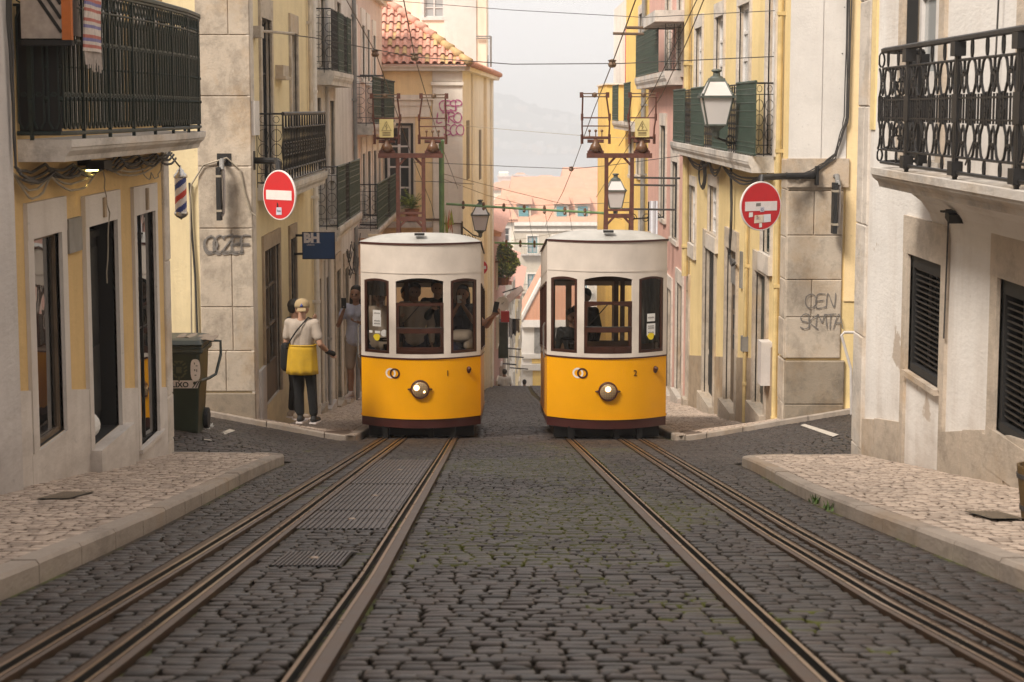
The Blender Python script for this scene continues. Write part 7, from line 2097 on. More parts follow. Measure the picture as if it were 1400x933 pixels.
def lantern(px, py_top, py_bot, Y, label, wall_pt, style=1):
    a, b = at_y(px, py_top, Y), at_y(px, py_bot, Y); H = a.z - b.z; c = b.x if False else at_y(px, 200, Y).x
    t = thing('street_lamp', label, 'street lamp', (c, Y, b.z), 'old style wall lanterns')
    k = H / .93; w = .215 * k; w2 = .135 * k; z0 = b.z + .12 * H; z1 = z0 + .42 * H; z2 = z1 + .24 * H
    def sq(r, z): return [V((c - r, Y - r, z)), V((c + r, Y - r, z)), V((c + r, Y + r, z)), V((c - r, Y + r, z))]
    q0, q1, q2 = sq(w2, z0), sq(w, z1), sq(w * .52, z2)
    mb = MB()
    for A, B_ in ((q0, q1), (q1, q2)):
        for i in range(4): mb.quad(A[i], A[(i + 1) % 4], B_[(i + 1) % 4], B_[i])
    mb.build('glass', M['lamp_glass'], t)
    mb = MB(); r = .013 * k
    for i in range(4): mb.tube([q0[i], q1[i]], r, 5); mb.tube([q1[i], q2[i]], r, 5); mb.tube([q0[i], q0[(i + 1) % 4]], r * 1.2, 5)
    for sc_, z in ((w + .03 * k, z1),):
        s_ = sq(sc_, z - .012 * k); s2 = sq(sc_, z + .02 * k); mb.hexa(s_ + s2)
    s_ = sq(w * .56, z2 - .01 * k); s2 = sq(w * .5, z2 + .04 * k); mb.hexa(s_ + s2)
    mb.lathe((c, Y, z2 + .03 * k), (0, 0, 1), [(w * .5, 0), (w * .4, .03 * k), (w * .25, .045 * k), (w * .22, .09 * k), (w * .36, .11 * k), (w * .33, .13 * k), (.001, .14 * k)], 14)
    for i in range(4): mb.sphere(q1[i] * 1.0 + V((0, 0, .035 * k)), .018 * k, 6, 4)
    mb.lathe((c, Y, z0), (0, 0, -1), [(w2 * 1.1, 0), (w2 * .7, .04 * k), (w2 * .4, .08 * k), (w2 * .35, .16 * k), (.001, .2 * k)], 12)
    mb.build('frame', M['lamp_iron'], t)
    wp = V(wall_pt); mb = MB(); e = V((c, Y, z0 - .12 * k))
    mb.tube([e, e + V((0, 0, -.06)), lerp(e, wp, .4) + V((0, 0, -.10)), wp], .018 * k, 6)
    d = (wp - e); d.z = 0; L = d.length; d.normalize()
    for (f0, rr_) in ((.35, .10), (.62, .12), (.85, .08)):
        cc = e + d * L * f0 + V((0, 0, -.02 - rr_ * k)); mb.tube([cc + d * rr_ * k * math.cos(a_ * .6) * (1 - a_ * .05) + V((0, 0, rr_ * k * math.sin(a_ * .6) * (1 - a_ * .05))) for a_ in range(13)], .010 * k, 5)
    mb.tube([wp + V((0, 0, .15)), wp + V((0, 0, -.3))], .02 * k, 6); mb.build('bracket', M['iron'], t)
    return t
zt_ = at_y(985, 186, 29).z
lantern(978.5, 91, 182, 29.0, 'large grey green lantern hanging in front of the yellow house balcony', (XQ, 29.6, at_y(978, 186, 29).z - .1))
lantern(842, 235, 291, 45.5, 'smaller dark lantern seen through the frame on the roof of tram 2', (XQ, 46.0, at_y(842, 297, 46).z))
lantern(656.5, 271, 321, 53.6, 'faint lantern at the corner of the orange house above tram 1', (xM1, 54.5, at_y(640, 310, 54.5).z))

# green catenary pole and crossbars
Yg = 52.5
a = at_y(603.5, 193, Yg); g0 = prof(Yg)
t = thing('catenary_pole', 'green steel pole standing behind tram 1', 'pole', (a.x, Yg, g0))
mb = MB(); mb.tube([(a.x, Yg, g0), (a.x, Yg, a.z)], .075, 12); mb.build('mast', M['green_pole'], t)
mb = MB(); mb.lathe((a.x, Yg, g0), (0, 0, 1), [(.14, 0), (.14, .5), (.1, .6), (.075, .65)], 12); mb.lathe((a.x, Yg, a.z), (0, 0, 1), [(.085, -.05), (.085, 0), (.03, .05), (.001, .06)], 12); mb.build('collar', M['green_pole'], t)
mb = MB(); q = at_y(612, 300, Yg); rg_ = random.Random(3)
for i in range(12): 
    x = q.x + rg_.uniform(-.1, .12); mb.add([(x, Yg - .1, q.z + .3), (x + rg_.uniform(-.1, .1), Yg - .1, q.z - rg_.uniform(.1, .5)), (x + rg_.uniform(-.1, .1), Yg - .12, q.z - rg_.uniform(.1, .4))], [(0, 1, 2)], i % 2)
mb.build('ribbons', [M['orange_cloth'], M['leaf_light']], t)
def cross_bar(pts, r, mat, label, knobs=True):
    P_ = [V(p) for p in pts]; mb = MB(); mb.tube(P_, r, 8)
    t = thing('crossbar', label, 'crossbar', tuple(P_[0])); mb.build('tube', M[mat], t)
    if knobs:
        for i in range(1, 8):
            mb = MB(); p = P_[0].lerp(P_[-1], i / 8 - .02); mb.lathe(p, (0, 0, 1), [(.02, -.12), (.05, -.07), (.02, -.02), (.05, .02), (.03, .1), (.001, .12)], 8)
            mb.build('insulator', M['insulator'], t)
    return t
cross_bar([at_y(610, 279, Yg), at_y(720, 286, Yg), at_y(832, 292, Yg)], .036, 'green_pole', 'long green crossbar with brown insulators spanning the gap between the trams')
cross_bar([at_y(676, 332, 60), at_y(750, 334.5, 60), at_y(830, 337, 60)], .032, 'green_pole', 'lower green crossbar beneath the longer one, further down the lane')

def wire(pts, r, label, mat='wire', s=0.0, group='overhead wires', balls=()):
    mb = MB(); sag(mb, [V(p) for p in pts], r, s, 8)
    t = mb.build('overhead_wire', M[mat], cat='overhead wire', label=label, group=group)
    for k, p in enumerate(balls):
        mb = MB(); p = V(p); mb.lathe(p - V((0, 0, .07)), (0, 0, 1), [(.001, 0), (.05, .01), (.07, .05), (.05, .09), (.07, .12), (.001, .14)], 10)
        o = mb.build('insulator', M['insulator' if mat != 'wire' else 'wire_brown'], t)
    return t
A = at_x(352, 42, XL); B_ = at_y(1152, 74, YQ - .05)
wire([at_y(352, 42, 26.6), at_y(430, 52, 29), at_y(565, 78, 32), at_y(700, 88, 31.5), at_y(850, 87, 30), at_y(1068, 77, 27.3), at_y(1152, 73.5, 25.86)], .008, 'span wire from the left stone corner across to the white wall at the right', balls=[at_y(567, 78, 32), at_y(837, 87, 30)])
p_ = at_y(352, 42, 26.6)
mb = MB(); mb.tube([V((XL - .0, 26.6, p_.z)), V((XL + .5, 27.2, p_.z - .02))], .02, 6); mb.box(XL, XL + .12, 26.45, 26.8, p_.z - .1, p_.z + .06); mb.build('wall_anchor', M['stone_old'], hA)
wire([at_y(520, 0, 40), at_y(700, 14, 36), at_y(880, 24, 32), at_y(1155, 10, 25.86)], .006, 'topmost span wire crossing in front of the pale sky')
wire([at_y(548, -20, 22), at_y(567, 78, 32), at_y(600, 190, 48), at_y(626, 258, 53)], .008, 'contact wire of the left track dropping past the pink tile roof', 'wire_brown')
wire([at_y(468, -10, 28), at_y(514, 73, 33), at_y(560, 205, 40), at_y(590, 280, 50), at_y(598, 320, 60)], .008, 'contact wire in front of the rose house, left of the tile roof', 'wire_brown', balls=[at_y(513, 73, 33)])
wire([at_y(880, -30, 22), at_y(837, 87, 30), at_y(812, 150, 40), at_y(783, 230, 52), at_y(770, 262, 58), at_y(745, 310, 75)], .009, 'contact wire of the right track falling through the pale gap', 'wire_brown', balls=[at_y(781, 231, 52)])
wire([at_y(970, -20, 24), at_y(940, 55, 28), at_y(905, 130, 34), at_y(850, 215, 45), at_y(815, 270, 60)], .008, 'wire in front of the pink house, right of the pale gap', 'wire_brown')
wire([at_y(962, -20, 24), at_y(930, 48, 28), at_y(895, 120, 34), at_y(846, 200, 45)], .007, 'thinner parallel wire in front of the pink house', 'wire')
wire([at_y(565, 222, 52), at_y(640, 225, 53), at_y(700, 228, 55), at_y(781, 231, 52), at_y(828, 227, 50), at_y(940, 212, 40.5)], .009, 'span wire at the level of the far river bank')
wire([at_y(630, 172, 54), at_y(700, 178, 52), at_y(800, 186, 50), at_y(870, 190, 49)], .006, 'faint high span wire across the far hills', 'cable_pale')
wire([at_y(566, 248, 52), at_y(604, 249, 52), at_y(648, 252, 53.5)], .009, 'short wire beside the green pole')
wire([at_y(606, 238, 52.4), at_y(700, 262, 60), at_y(790, 284, 70), at_y(850, 300, 60)], .009, 'slanting wire from the top of the green pole towards tram 2', 'wire_brown')
wire([at_y(606, 245, 52.4), at_y(665, 267, 58), at_y(723, 282, 66)], .008, 'slanting wire from the green pole, lower of the two', 'wire_brown')
wire([at_y(676, 280, 60), at_y(740, 281, 60), at_y(860, 277, 47)], .007, 'thin level wire just above the green crossbar')
for i, (px, q) in enumerate(((701, 300), (726, 300), (749, 300), (782, 300))):
    wire([at_y(px - 4, 287, 55), at_y(px, 315, 62), at_y(px + 5, 333, 60)], .006, ['dropper wire farthest left between the two green crossbars', 'second dropper wire from the left between the two green crossbars', 'third dropper wire from the left between the two green crossbars', 'dropper wire farthest right between the two green crossbars'][i], group='dropper wires')
wire([at_y(700, 329, 60), at_y(745, 322, 70), at_y(800, 310, 80)], .007, 'thin wire rising to the right above the lower crossbar', 'cable_pale')
wire([at_y(658, 500, 73), at_y(674, 528, 73)], .02, 'dark stay slanting to the ground at the edge of tram 1')

# ================================================================ wheelie bin
gb = ground_px(256, 590)
bx_, by_ = -3.74, 21.6; sc_ = 1.02
bz = at_y(256, 591, by_).z
t = thing('wheelie_bin', 'dark green wheelie bin lettered LIXO with a battered lid, in the cross street', 'bin', (bx_, by_, bz))
def bp(x, y, z): return (bx_ + x * sc_, by_ + y * sc_, bz + z * 1.09)
def tub(mb, lv):
    rings = []
    for (hx_, y0_, y1_, z) in lv:
        r_ = .04; p = []
        for (sx_, yy_) in ((-1, y0_), (1, y0_), (1, y1_), (-1, y1_)):
            cx_ = sx_ * (hx_ - r_); cy_ = yy_ + (r_ if yy_ == y0_ else -r_); a0 = {(-1, y0_): 180, (1, y0_): 270, (1, y1_): 0, (-1, y1_): 90}[(sx_, yy_)]
            for k in range(4): an = R(a0 + 30 * k); p.append(bp(cx_ + r_ * math.cos(an), cy_ + r_ * math.sin(an), z))
        rings.append(p)
    n = len(rings[0])
    for A, B_ in zip(rings, rings[1:]):
        for i in range(n): mb.quad(A[i], A[(i + 1) % n], B_[(i + 1) % n], B_[i])
    mb.poly(rings[-1]); mb.poly(list(reversed(rings[0])))
# flat-sided tub is turned a little: keep axis aligned, wheels at the right rear
mb = MB(); tub(mb, [(.205, -.24, .24, .0), (.215, -.26, .26, .06), (.245, -.30, .30, .52), (.25, -.31, .31, .53), (.265, -.33, .33, .9)]); mb.build('body', M['bin_green'], t)
mb = MB(); tub(mb, [(.295, -.35, .36, .88), (.30, -.36, .37, .90), (.30, -.36, .37, .93)]); tub(mb, [(.285, -.345, .36, .932), (.29, -.35, .36, .96)]); mb.build('rim', M['bin_grey'], t)
mb = MB(); tub(mb, [(.29, -.36, .37, .965), (.295, -.37, .37, .98), (.27, -.33, .34, 1.02), (.2, -.25, .28, 1.035)]); mb.build('lid', M['bin_grey'], t)
yf_ = lambda z: -.24 - (.09 * z / .9) - .006
def bq2(mb, x0_, x1_, z0_, z1_, o=.004, mi=0, sk0=0, sk1=0): mb.quad(bp(x0_ + sk0, yf_(z0_) - o - .01, z0_), bp(x1_ - sk1, yf_(z0_) - o - .01, z0_), bp(x1_, yf_(z1_) - o - .01, z1_), bp(x0_, yf_(z1_) - o - .01, z1_), mi)
mb = MB(); bq2(mb, -.255, .262, .515, .60, .006, 0, 0, .03); mb.build('band', M['white_sign'], t)
text('letters', 'LIXO', bp(-.055, yf_(.53) - .022, .528), (1, 0, 0), (0, -.1, 1), .085, M['black'], t, .002)
mb = MB(); bq2(mb, -.255, -.20, .54, .595, .010, 0, .03, 0); 
for k in range(3): mb.quad(bp(.17 + .035 * k, yf_(.52) - .022, .52), bp(.182 + .035 * k, yf_(.52) - .022, .52), bp(.24 + .02 * k, yf_(.59) - .022, .595), bp(.228 + .02 * k, yf_(.59) - .022, .595))
mb.build('stripe', M['bin_green'], t)
mb = MB(); n = 24
pts_ = []
for k in range(n): an = 2 * math.pi * k / n; pts_.append(bp(.215 + .055 * math.copysign(abs(math.cos(an)) ** .6, math.cos(an)), yf_(.7) - .02, .71 + .115 * math.copysign(abs(math.sin(an)) ** .8, math.sin(an))))
mb.poly(pts_); mb.build('oval_label', M['white_sign'], t)
mb = MB()
for (x_, z_, w_, h_) in ((.2, .77, .012, .02), (.22, .75, .02, .01), (.2, .70, .015, .02), (.225, .69, .01, .03), (.205, .65, .02, .012)): mb.box(*[v for ab in zip(bp(x_, yf_(.7) - .024, z_), bp(x_ + w_, yf_(.7) - .022, z_ + h_)) for v in ab])
mb.build('label_print', M['spray'], t)
mb = MB()      # faded laurel crest
for sg in (-1, 1):
    for k in range(6):
        an = R(-60 + 25 * k); p = V(bp(.03 + sg * .075 * math.cos(an), yf_(.7) - .018, .715 + .085 * math.sin(an))); mb.obox(p, (.018, 0, .012 * sg), (0, .001, 0), (-.004 * sg, 0, .008))
mb.obox(bp(.03, yf_(.7) - .018, .71), (.03, 0, 0), (0, .001, 0), (0, 0, .035)); mb.obox(bp(.03, yf_(.7) - .018, .80), (.045, 0, 0), (0, .001, 0), (0, 0, .008)); mb.obox(bp(.03, yf_(.7) - .018, .615), (.008, 0, 0), (0, .001, 0), (0, 0, .03))
mb.build('crest', plain('faded_crest', (.10, .10, .055), .7), t)
mb = MB(); mb.tube([bp(.28, .3, .95), bp(.40, .33, .94), bp(.405, .3, .80), bp(.36, .2, .60), bp(.30, .1, .57), bp(.2, -.33, .57)], .018, 8); mb.build('handle', M['bin_grey'], t)
mb = MB()
for sg in (1,): 
    for q in (.215, -.26): mb.lathe(bp(q, .22, .12), (1, 0, 0), [(.001, 0), (.12, 0), (.125, .01), (.125, .045), (.12, .055), (.001, .055)], 20)
    mb.tube([bp(-.24, .22, .12), bp(.27, .22, .12)], .016, 6)
mb.build('wheel', M['rubber'], t)
mb = MB(); rr2 = random.Random(4)
gx, gy = [], []
n, m = 10, 4
P2 = {}
for i in range(n + 1):
    for j in range(m + 1): P2[i, j] = bp(lerp(-.02, .40, i / n), lerp(-.2, .2, j / m), 1.045 - .035 * i / n + rr2.uniform(-.012, .014))
for i in range(n):
    for j in range(m): mb.quad(P2[i, j], P2[i + 1, j], P2[i + 1, j + 1], P2[i, j + 1])
mb.build('cardboard', M['beige_cloth'], cat='cardboard', label='crumpled cardboard sheet lying on the lid of the wheelie bin', solid=.006)
# litter beside the wheel
mb = MB(); p = ground_px(282, 588); c = V((p.x, p.y, gz(p.x, p.y) + .02))
mb = bush(c + V((0, 0, .03)), .09, 60, None, leaf=.04, seed=3, sq=(1.2, .8, .4)); mb.build('litter_heap', [M['paper'], M['beige_cloth']], cat='litter', label='small heap of pale litter on the road beside the bin wheel')
# weeds on the right kerb
for i, (px, py) in enumerate(((1120, 688), (1138, 697))):
    p = ground_px(px, py); c = V((p.x - .03, p.y, gz(p.x, p.y))); mb = MB(); rw = random.Random(i + 3)
    for k in range(18):
        an = rw.uniform(0, 6.28); L = rw.uniform(.03, .08); d = V((math.cos(an) * .5, math.sin(an) * .5, 1)).normalized(); s_ = V((-math.sin(an), math.cos(an), 0)) * .01
        o_ = c + V((rw.uniform(-.03, .03), rw.uniform(-.06, .06), 0)); mb.add([o_ - s_, o_ + s_, o_ + d * L], [(0, 1, 2)])
    mb.build('weed', M['leaf'], cat='weed', label=['tuft of weed at the right kerb, farther of the two', 'tuft of weed at the right kerb, nearer of the two'][i], group='weeds at the right kerb')
# ================================================================ people
def remeshed(name, mb, vox, mat, parent, smooth_it=2, mats=None):
    me = bpy.data.meshes.new(name + '_raw'); me.from_pydata([tuple(p) for p in mb.v], [], mb.f); me.update()
    o = bpy.data.objects.new(name, me); COL.objects.link(o)
    md = o.modifiers.new('r', 'REMESH'); md.mode = 'VOXEL'; md.voxel_size = vox; md.use_smooth_shade = True
    if smooth_it:
        s = o.modifiers.new('s', 'SMOOTH'); s.iterations = smooth_it; s.factor = .5
    dg = bpy.context.evaluated_depsgraph_get()
    m2 = bpy.data.meshes.new_from_object(o.evaluated_get(dg)); bpy.data.objects.remove(o); m2.name = name
    m2.materials.clear(); m2.materials.append(mat)
    for p in m2.polygons: p.use_smooth = True; p.material_index = 0
    o = bpy.data.objects.new(name, m2); COL.objects.link(o); o.parent = parent; return o
def hand(mb, wrist, d, side, s=1.0, curl=.5, grip=None):
    """palm, four curled fingers, thumb; d = forearm direction, side = towards the thumb"""
    w = V(wrist); d = V(d).normalized(); side = V(side); side = (side - d * side.dot(d)).normalized(); nrm = d.cross(side)
    if grip is not None and nrm.dot(V(grip)) < 0: nrm = -nrm
    for k in (-1, 0, 1): mb.capsule(w + side * .016 * k * s, w + d * .085 * s + side * .022 * k * s, .015 * s, .0135 * s, 8)
    L = [.066, .078, .074, .058]
    for i in range(4):
        b = w + d * .088 * s + side * (.031 - .0205 * i) * s
        l = L[i] * s; a1 = curl; a2 = curl * 2.1
        p1 = b + (d * math.cos(a1 * .5) + nrm * math.sin(a1 * .5)) * l * .5; p2 = p1 + (d * math.cos(a1 * 1.3) + nrm * math.sin(a1 * 1.3)) * l * .32; p3 = p2 + (d * math.cos(a2) + nrm * math.sin(a2)) * l * .28
        mb.capsule(b, p1, .0088 * s, .0082 * s, 7); mb.capsule(p1, p2, .0082 * s, .0076 * s, 7); mb.capsule(p2, p3, .0076 * s, .0066 * s, 7)
    b = w + d * .025 * s + side * .025 * s; p1 = b + (d * .6 + side * .7 + nrm * .35).normalized() * .045 * s; p2 = p1 + (d * .85 + side * .15 + nrm * .5).normalized() * .032 * s
    mb.capsule(b, p1, .0125 * s, .010 * s, 7); mb.capsule(p1, p2, .010 * s, .0082 * s, 7)
BASE = dict(pelvis=(0, 0, .95), waist=(0, .0, 1.08), chest=(0, .01, 1.28), neck=(0, -.005, 1.46), head=(0, .02, 1.60),
            shL=(-.185, 0, 1.40), shR=(.185, 0, 1.40), elL=(-.235, -.03, 1.12), elR=(.235, -.03, 1.12), wrL=(-.25, .06, .88), wrR=(.25, .06, .88),
            hipL=(-.09, 0, .92), hipR=(.09, 0, .92), knL=(-.10, .02, .50), knR=(.10, .02, .50), anL=(-.105, -.02, .09), anR=(.105, -.02, .09))
def person(label, loc, yaw, pose=None, s=1.0, fem=False, skin='skin', top='tee', bottom='black_cloth', shoes='black', hair=None, sleeves=.5, vox=.011, legs=True, curlL=.5, curlR=.5,
           sideL=None, sideR=None, shorts=False, group=None, gripL=None, gripR=None, headyaw=0, tilt=0, face=True):
    J = dict(BASE); J.update(pose or {}); J = {k: V(v) for k, v in J.items()}
    if fem:
        for k in ('shL', 'shR'): J[k] = V((J[k].x * .9, J[k].y, J[k].z))
    t = thing('person', label, 'person', tuple(loc), group); t.rotation_euler = (0, 0, yaw); t.scale = (s, s, s)
    B = MB(); c = B.capsule
    hd, nk = J['head'], J['neck']
    # head
    Mh = Matrix.Rotation(headyaw, 3, 'Z') @ Matrix.Rotation(tilt, 3, 'X')
    def H(x, y, z): return hd + Mh @ V((x, y, z))
    c(H(0, -.018, .038), H(0, .012, .035), .088, .080, 16); c(H(0, .03, .0), H(0, .045, -.055), .066, .042, 14); c(H(-.03, .01, -.02), H(.03, .01, -.02), .06, .06, 12)
    c(H(0, .092, .018), H(0, .112, -.012), .009, .013, 8)                # nose
    c(H(-.018, .088, -.048), H(.018, .088, -.048), .010, .010, 8)         # lips
    c(H(-.035, .078, .03), H(.035, .078, .03), .012, .012, 8)             # brow
    for q in (-1, 1): c(H(q * .082, -.005, .02), H(q * .086, -.012, -.02), .014, .010, 8)
    c(nk + V((0, -.0, -.03)), H(0, -.01, -.05), .056, .052, 12)
    # trunk
    c(nk + V((-.10, 0, -.06)), nk + V((.10, 0, -.06)), .06, .06, 12)
    ch, wa, pe = J['chest'], J['waist'], J['pelvis']
    cw = .085 if not fem else .075
    for q in (-1, 1):
        c(ch + V((q * .075, 0, .06)), wa + V((q * .05, 0, 0)), .108 if not fem else .095, .092 if not fem else .078, 12); c(wa + V((q * .05, 0, 0)), pe + V((q * .06, -.01, -.02)), .09, .108, 12)
        c(ch + V((q * .07, .0, .07)), J['shR' if q > 0 else 'shL'], .08, .055, 12)
        if fem: c(ch + V((q * .065, .07, .03)), ch + V((q * .065, .085, .02)), .055, .045, 10)
    for sd in 'LR':
        sh, el, wr = J['sh' + sd], J['el' + sd], J['wr' + sd]; k = .88 if fem else 1
        c(sh, el, .052 * k, .039 * k, 12); c(el, el.lerp(wr, .35), .039 * k, .041 * k, 12); c(el.lerp(wr, .35), wr, .041 * k, .026 * k, 12)
        d = wr - el; q = -1 if sd == 'L' else 1
        sdv = (sideL if sd == 'L' else sideR) or (0, 1, .2)
        hand(B, wr, d, sdv, .95 if fem else 1.05, curlL if sd == 'L' else curlR, gripL if sd == 'L' else gripR)
        hp, kn, an = J['hip' + sd], J['kn' + sd], J['an' + sd]
        if legs:
            lg = 1 if shorts else .72
            c(hp, kn, .088 * lg, .055 * lg, 14); c(kn, kn.lerp(an, .35) + V((0, -.015, 0)), .055 * lg, .056 * lg, 12); c(kn.lerp(an, .35) + V((0, -.015, 0)), an, .056 * lg, .036, 12)
            ft = V((0, 1, 0)) ; c(an + V((0, -.03, -.045)), an + ft * .13 + V((q * .02, 0, -.06)), .034, .028, 10)
    body = remeshed('body', B, vox * .8, M[skin], t)
    # clothes
    T = MB(); c = T.capsule; e = .011
    for q in (-1, 1):
        c(ch + V((q * .075, 0, .065)), wa + V((q * .05, 0, 0)), (.108 if not fem else .095) + e, (.095 if not fem else .08) + e, 14); c(wa + V((q * .05, 0, 0)), pe + V((q * .062, -.005, -.05)), .095 + e, .112 + e, 14)
        c(ch + V((q * .07, .0, .07)), J['shR' if q > 0 else 'shL'], .08 + e, .058 + e, 12)
        if fem: c(ch + V((q * .065, .07, .03)), ch + V((q * .065, .085, .02)), .055 + e, .045 + e, 10)
        c(nk + V((0, 0, -.07)), J['shR' if q > 0 else 'shL'] + V((0, 0, .0)), .062 + e, .05 + e, 12)
    for sd in 'LR':
        sh, el, wr = J['sh' + sd], J['el' + sd], J['wr' + sd]
        if sleeves > 0: c(sh, sh.lerp(el, min(1, sleeves * 1.3)), .054 + e, .056 + e * .8, 14)
        if sleeves > .9: c(el, wr, .047 + e, .032 + e, 12)
    remeshed('shirt', T, vox, M[top], t)
    if legs and bottom:
        T = MB(); c = T.capsule
        for q in (-1, 1): c(pe + V((q * .055, -.005, .03)), pe + V((q * .065, -.01, -.05)), .105, .118, 14)
        for sd in 'LR':
            hp, kn, an = J['hip' + sd], J['kn' + sd], J['an' + sd]
            c(hp, kn, .102, .072, 14)
            if not shorts: c(kn, kn.lerp(an, .85), .072, .062, 12)
        remeshed('trousers', T, vox, M[bottom], t)
        for sd in 'LR':
            an = J['an' + sd]; T = MB(); q = -1 if sd == 'L' else 1
            T.capsule(an + V((0, -.03, -.04)), an + V((q * .02, .14, -.055)), .046, .038, 12); T.capsule(an + V((0, 0, .0)), an + V((0, -.01, -.03)), .045, .045, 10)
            o = remeshed('shoe', T, .012, M[shoes], t)
            mb = MB(); mb.box(an.x - .045, an.x + .05, an.y - .075, an.y + .18, an.z - .092, an.z - .072); sm_ = mb.build('sole', M['white_sign'], None); sm_.parent = o
    if hair:
        T = MB(); c = T.capsule
        c(H(0, -.035, .055), H(0, -.012, .062), .094, .088, 14); c(H(0, -.055, .0), H(0, -.05, .04), .07, .085, 12)
        for q in (-1, 1): c(H(q * .06, -.02, .02), H(q * .06, -.02, .05), .035, .035, 10)
        if hair == 'long':
            for q in (-1, 0, 1): c(H(q * .065, -.045, .0), H(q * .085, -.05 + .03 * abs(q), -.22), .045, .032, 10)
        remeshed('hair', T, .012, M['hair'], t)
    if face:
        mb = MB()
        for q in (-1, 1): mb.sphere(H(q * .031, .084, .008), .011, 8, 6)
        o = mb.build('eyes', M['black'], None); o.location = (0, 0, 0)
        me = o.data
        lo = [v.co.copy() for v in me.vertices]
        o.parent = t
        fix_origin(o, mb)
    return t, J, H
def fix_origin(o, mb):
    for v, p in zip(o.data.vertices, mb.v): v.co = p
    o.location = (0, 0, 0)
def piece(name, mb, mat, par, solid=0, smooth=True):
    """mesh written in the person's own coordinates"""
    me = bpy.data.meshes.new(name); me.from_pydata([tuple(p) for p in mb.v], [], mb.f); me.update()
    for mm in (mat if isinstance(mat, (list, tuple)) else [mat]): me.materials.append(mm)
    if any(mb.m): me.polygons.foreach_set('material_index', mb.m)
    if solid: weld(me)
    for p in me.polygons: p.use_smooth = smooth
    o = bpy.data.objects.new(name, me); COL.objects.link(o); o.parent = par
    if solid: md = o.modifiers.new('t', 'SOLIDIFY'); md.thickness = solid
    return o
# soles: give them local coordinates (built with a world origin, so rewrite)
_old_person = person
def phone(par, c, n, up, w=.037, h=.075):
    c, n, up = V(c), V(n).normalized(), V(up).normalized(); sd = n.cross(up).normalized(); mb = MB(); mb.obox(c, sd * w, n * .005, up * h); o = piece('phone', mb, M['black'], None, smooth=False); return o

# man in the cap, back to us
yM_ = 25.95; pm = at_y(415, 578, yM_); zg = gz(pm.x, yM_ + .1) + .10
zg = at_y(420, 578.5, yM_).z
t, J, H = person('man seen from behind in a sand coloured cap and yellow apron', (at_y(413.5, 500, yM_).x, yM_, zg), R(-12),
    dict(wrR=(.33, .16, .98), elR=(.27, -.04, 1.12), anR=(.15, .02, .09), knR=(.12, .03, .5), anL=(-.05, .03, .09), knL=(-.07, .03, .5), elL=(-.24, .02, 1.12), wrL=(-.16, .22, 1.02)), s=1.0, top='tee', bottom='black_cloth', shoes='black', hair=None, sideR=(-.3, .5, .6), headyaw=.25)
mb = MB()        # cap: crown plus peak turned backwards
mb.lathe(H(0, -.005, .05), (0, 0, 1), [(.105, -.03), (.106, .0), (.098, .04), (.07, .075), (.03, .092), (.001, .095)], 20)
for i in range(8):
    a0, a1 = R(-125 + i * 70 / 8), R(-125 + (i + 1) * 70 / 8); k = .0
    p0, p1 = V((.100 * math.cos(a0), .105 * math.sin(a0), .025)), V((.100 * math.cos(a1), .105 * math.sin(a1), .025))
    q0, q1 = V((.10 * math.cos(a0) * 1.15, -.155 - .02 * math.sin(i / 8 * math.pi), -.02)), V((.10 * math.cos(a1) * 1.15, -.155 - .02 * math.sin((i + 1) / 8 * math.pi), -.02))
    mb.quad(H(*p0), H(*p1), H(*q1), H(*q0))
capo = piece('cap', mb, M['cap'], t, .004)
mb = MB(); pp_ = [H(-.028, -.114, .035), H(.028, -.114, .035), H(.0, -.108, .085)]; mb.add(pp_, [(0, 1, 2)]); piece('cap_badge', mb, M['blue'], capo, .003)
mb = MB()        # apron wrapped round the hips
n = 28
def apr(a, z):
    flare = lerp(.198, .222, (1.11 - z) / .42); fold = .012 * math.sin(a * 9) * (1.11 - z) * 3
    return V((math.sin(a) * (flare + fold), -math.cos(a) * (flare * .80 + fold) - .0, z))
for i in range(n):
    a0, a1 = R(-150 + 300 * i / n), R(-150 + 300 * (i + 1) / n)
    for j in range(6):
        z0, z1 = 1.11 - .415 * j / 6, 1.11 - .415 * (j + 1) / 6; mb.quad(apr(a0, z0), apr(a1, z0), apr(a1, z1), apr(a0, z1))
ap = piece('apron', mb, M['apron'], t, .006)
mb = MB(); mb.tube([apr(R(-150 + 10 * i), 1.10) * 1.0 for i in range(31)], .010, 5); piece('waistband', mb, M['apron'], ap)
mb = MB(); mb.tube([V((.16, .06, 1.44)), V((.10, -.03, 1.485)), V((.06, -.115, 1.42)), V((-.04, -.14, 1.30)), V((-.15, -.135, 1.14)), V((-.20, -.07, 1.05))], .011, 6); piece('bag_strap', mb, M['black_cloth'], t)
mb = MB(); mb.capsule((-.235, -.02, 1.06), (-.24, .02, .80), .07, .085, 12); o_ = piece('shoulder_bag', mb, M['black_cloth'], t)
mb = MB(); mb.capsule((.32, .12, 1.0), (.37, .24, .95), .034, .04, 10); piece('glove', mb, M['black_cloth'], t)
# companion, mostly hidden in front of him
t, J, H = person('person in dark clothes almost hidden behind the man in the cap, by the shop door', (at_y(404, 500, 26.75).x, 26.75, at_y(400, 572, 26.75).z), R(-60),
    dict(wrL=(-.12, .28, 1.35), elL=(-.22, .12, 1.15)), s=.99, top='black_cloth', bottom='black_cloth', shoes='beige_cloth', hair='short', sleeves=1.0)

# passengers and the people beside tram 1; S1 gives points in tram space
Tt, S1, base1 = T1
fl = base1 + .42
def occupant(px, row, Y, label, yaw=180, pose=None, scale=1.0, headdz=1.655, **k):
    """standing in the tram: head centre put at the measured point"""
    p = at_y(px, row, Y); return person(label, (p.x, Y, p.z - headdz * scale + .04), R(yaw), pose, s=scale, **k)
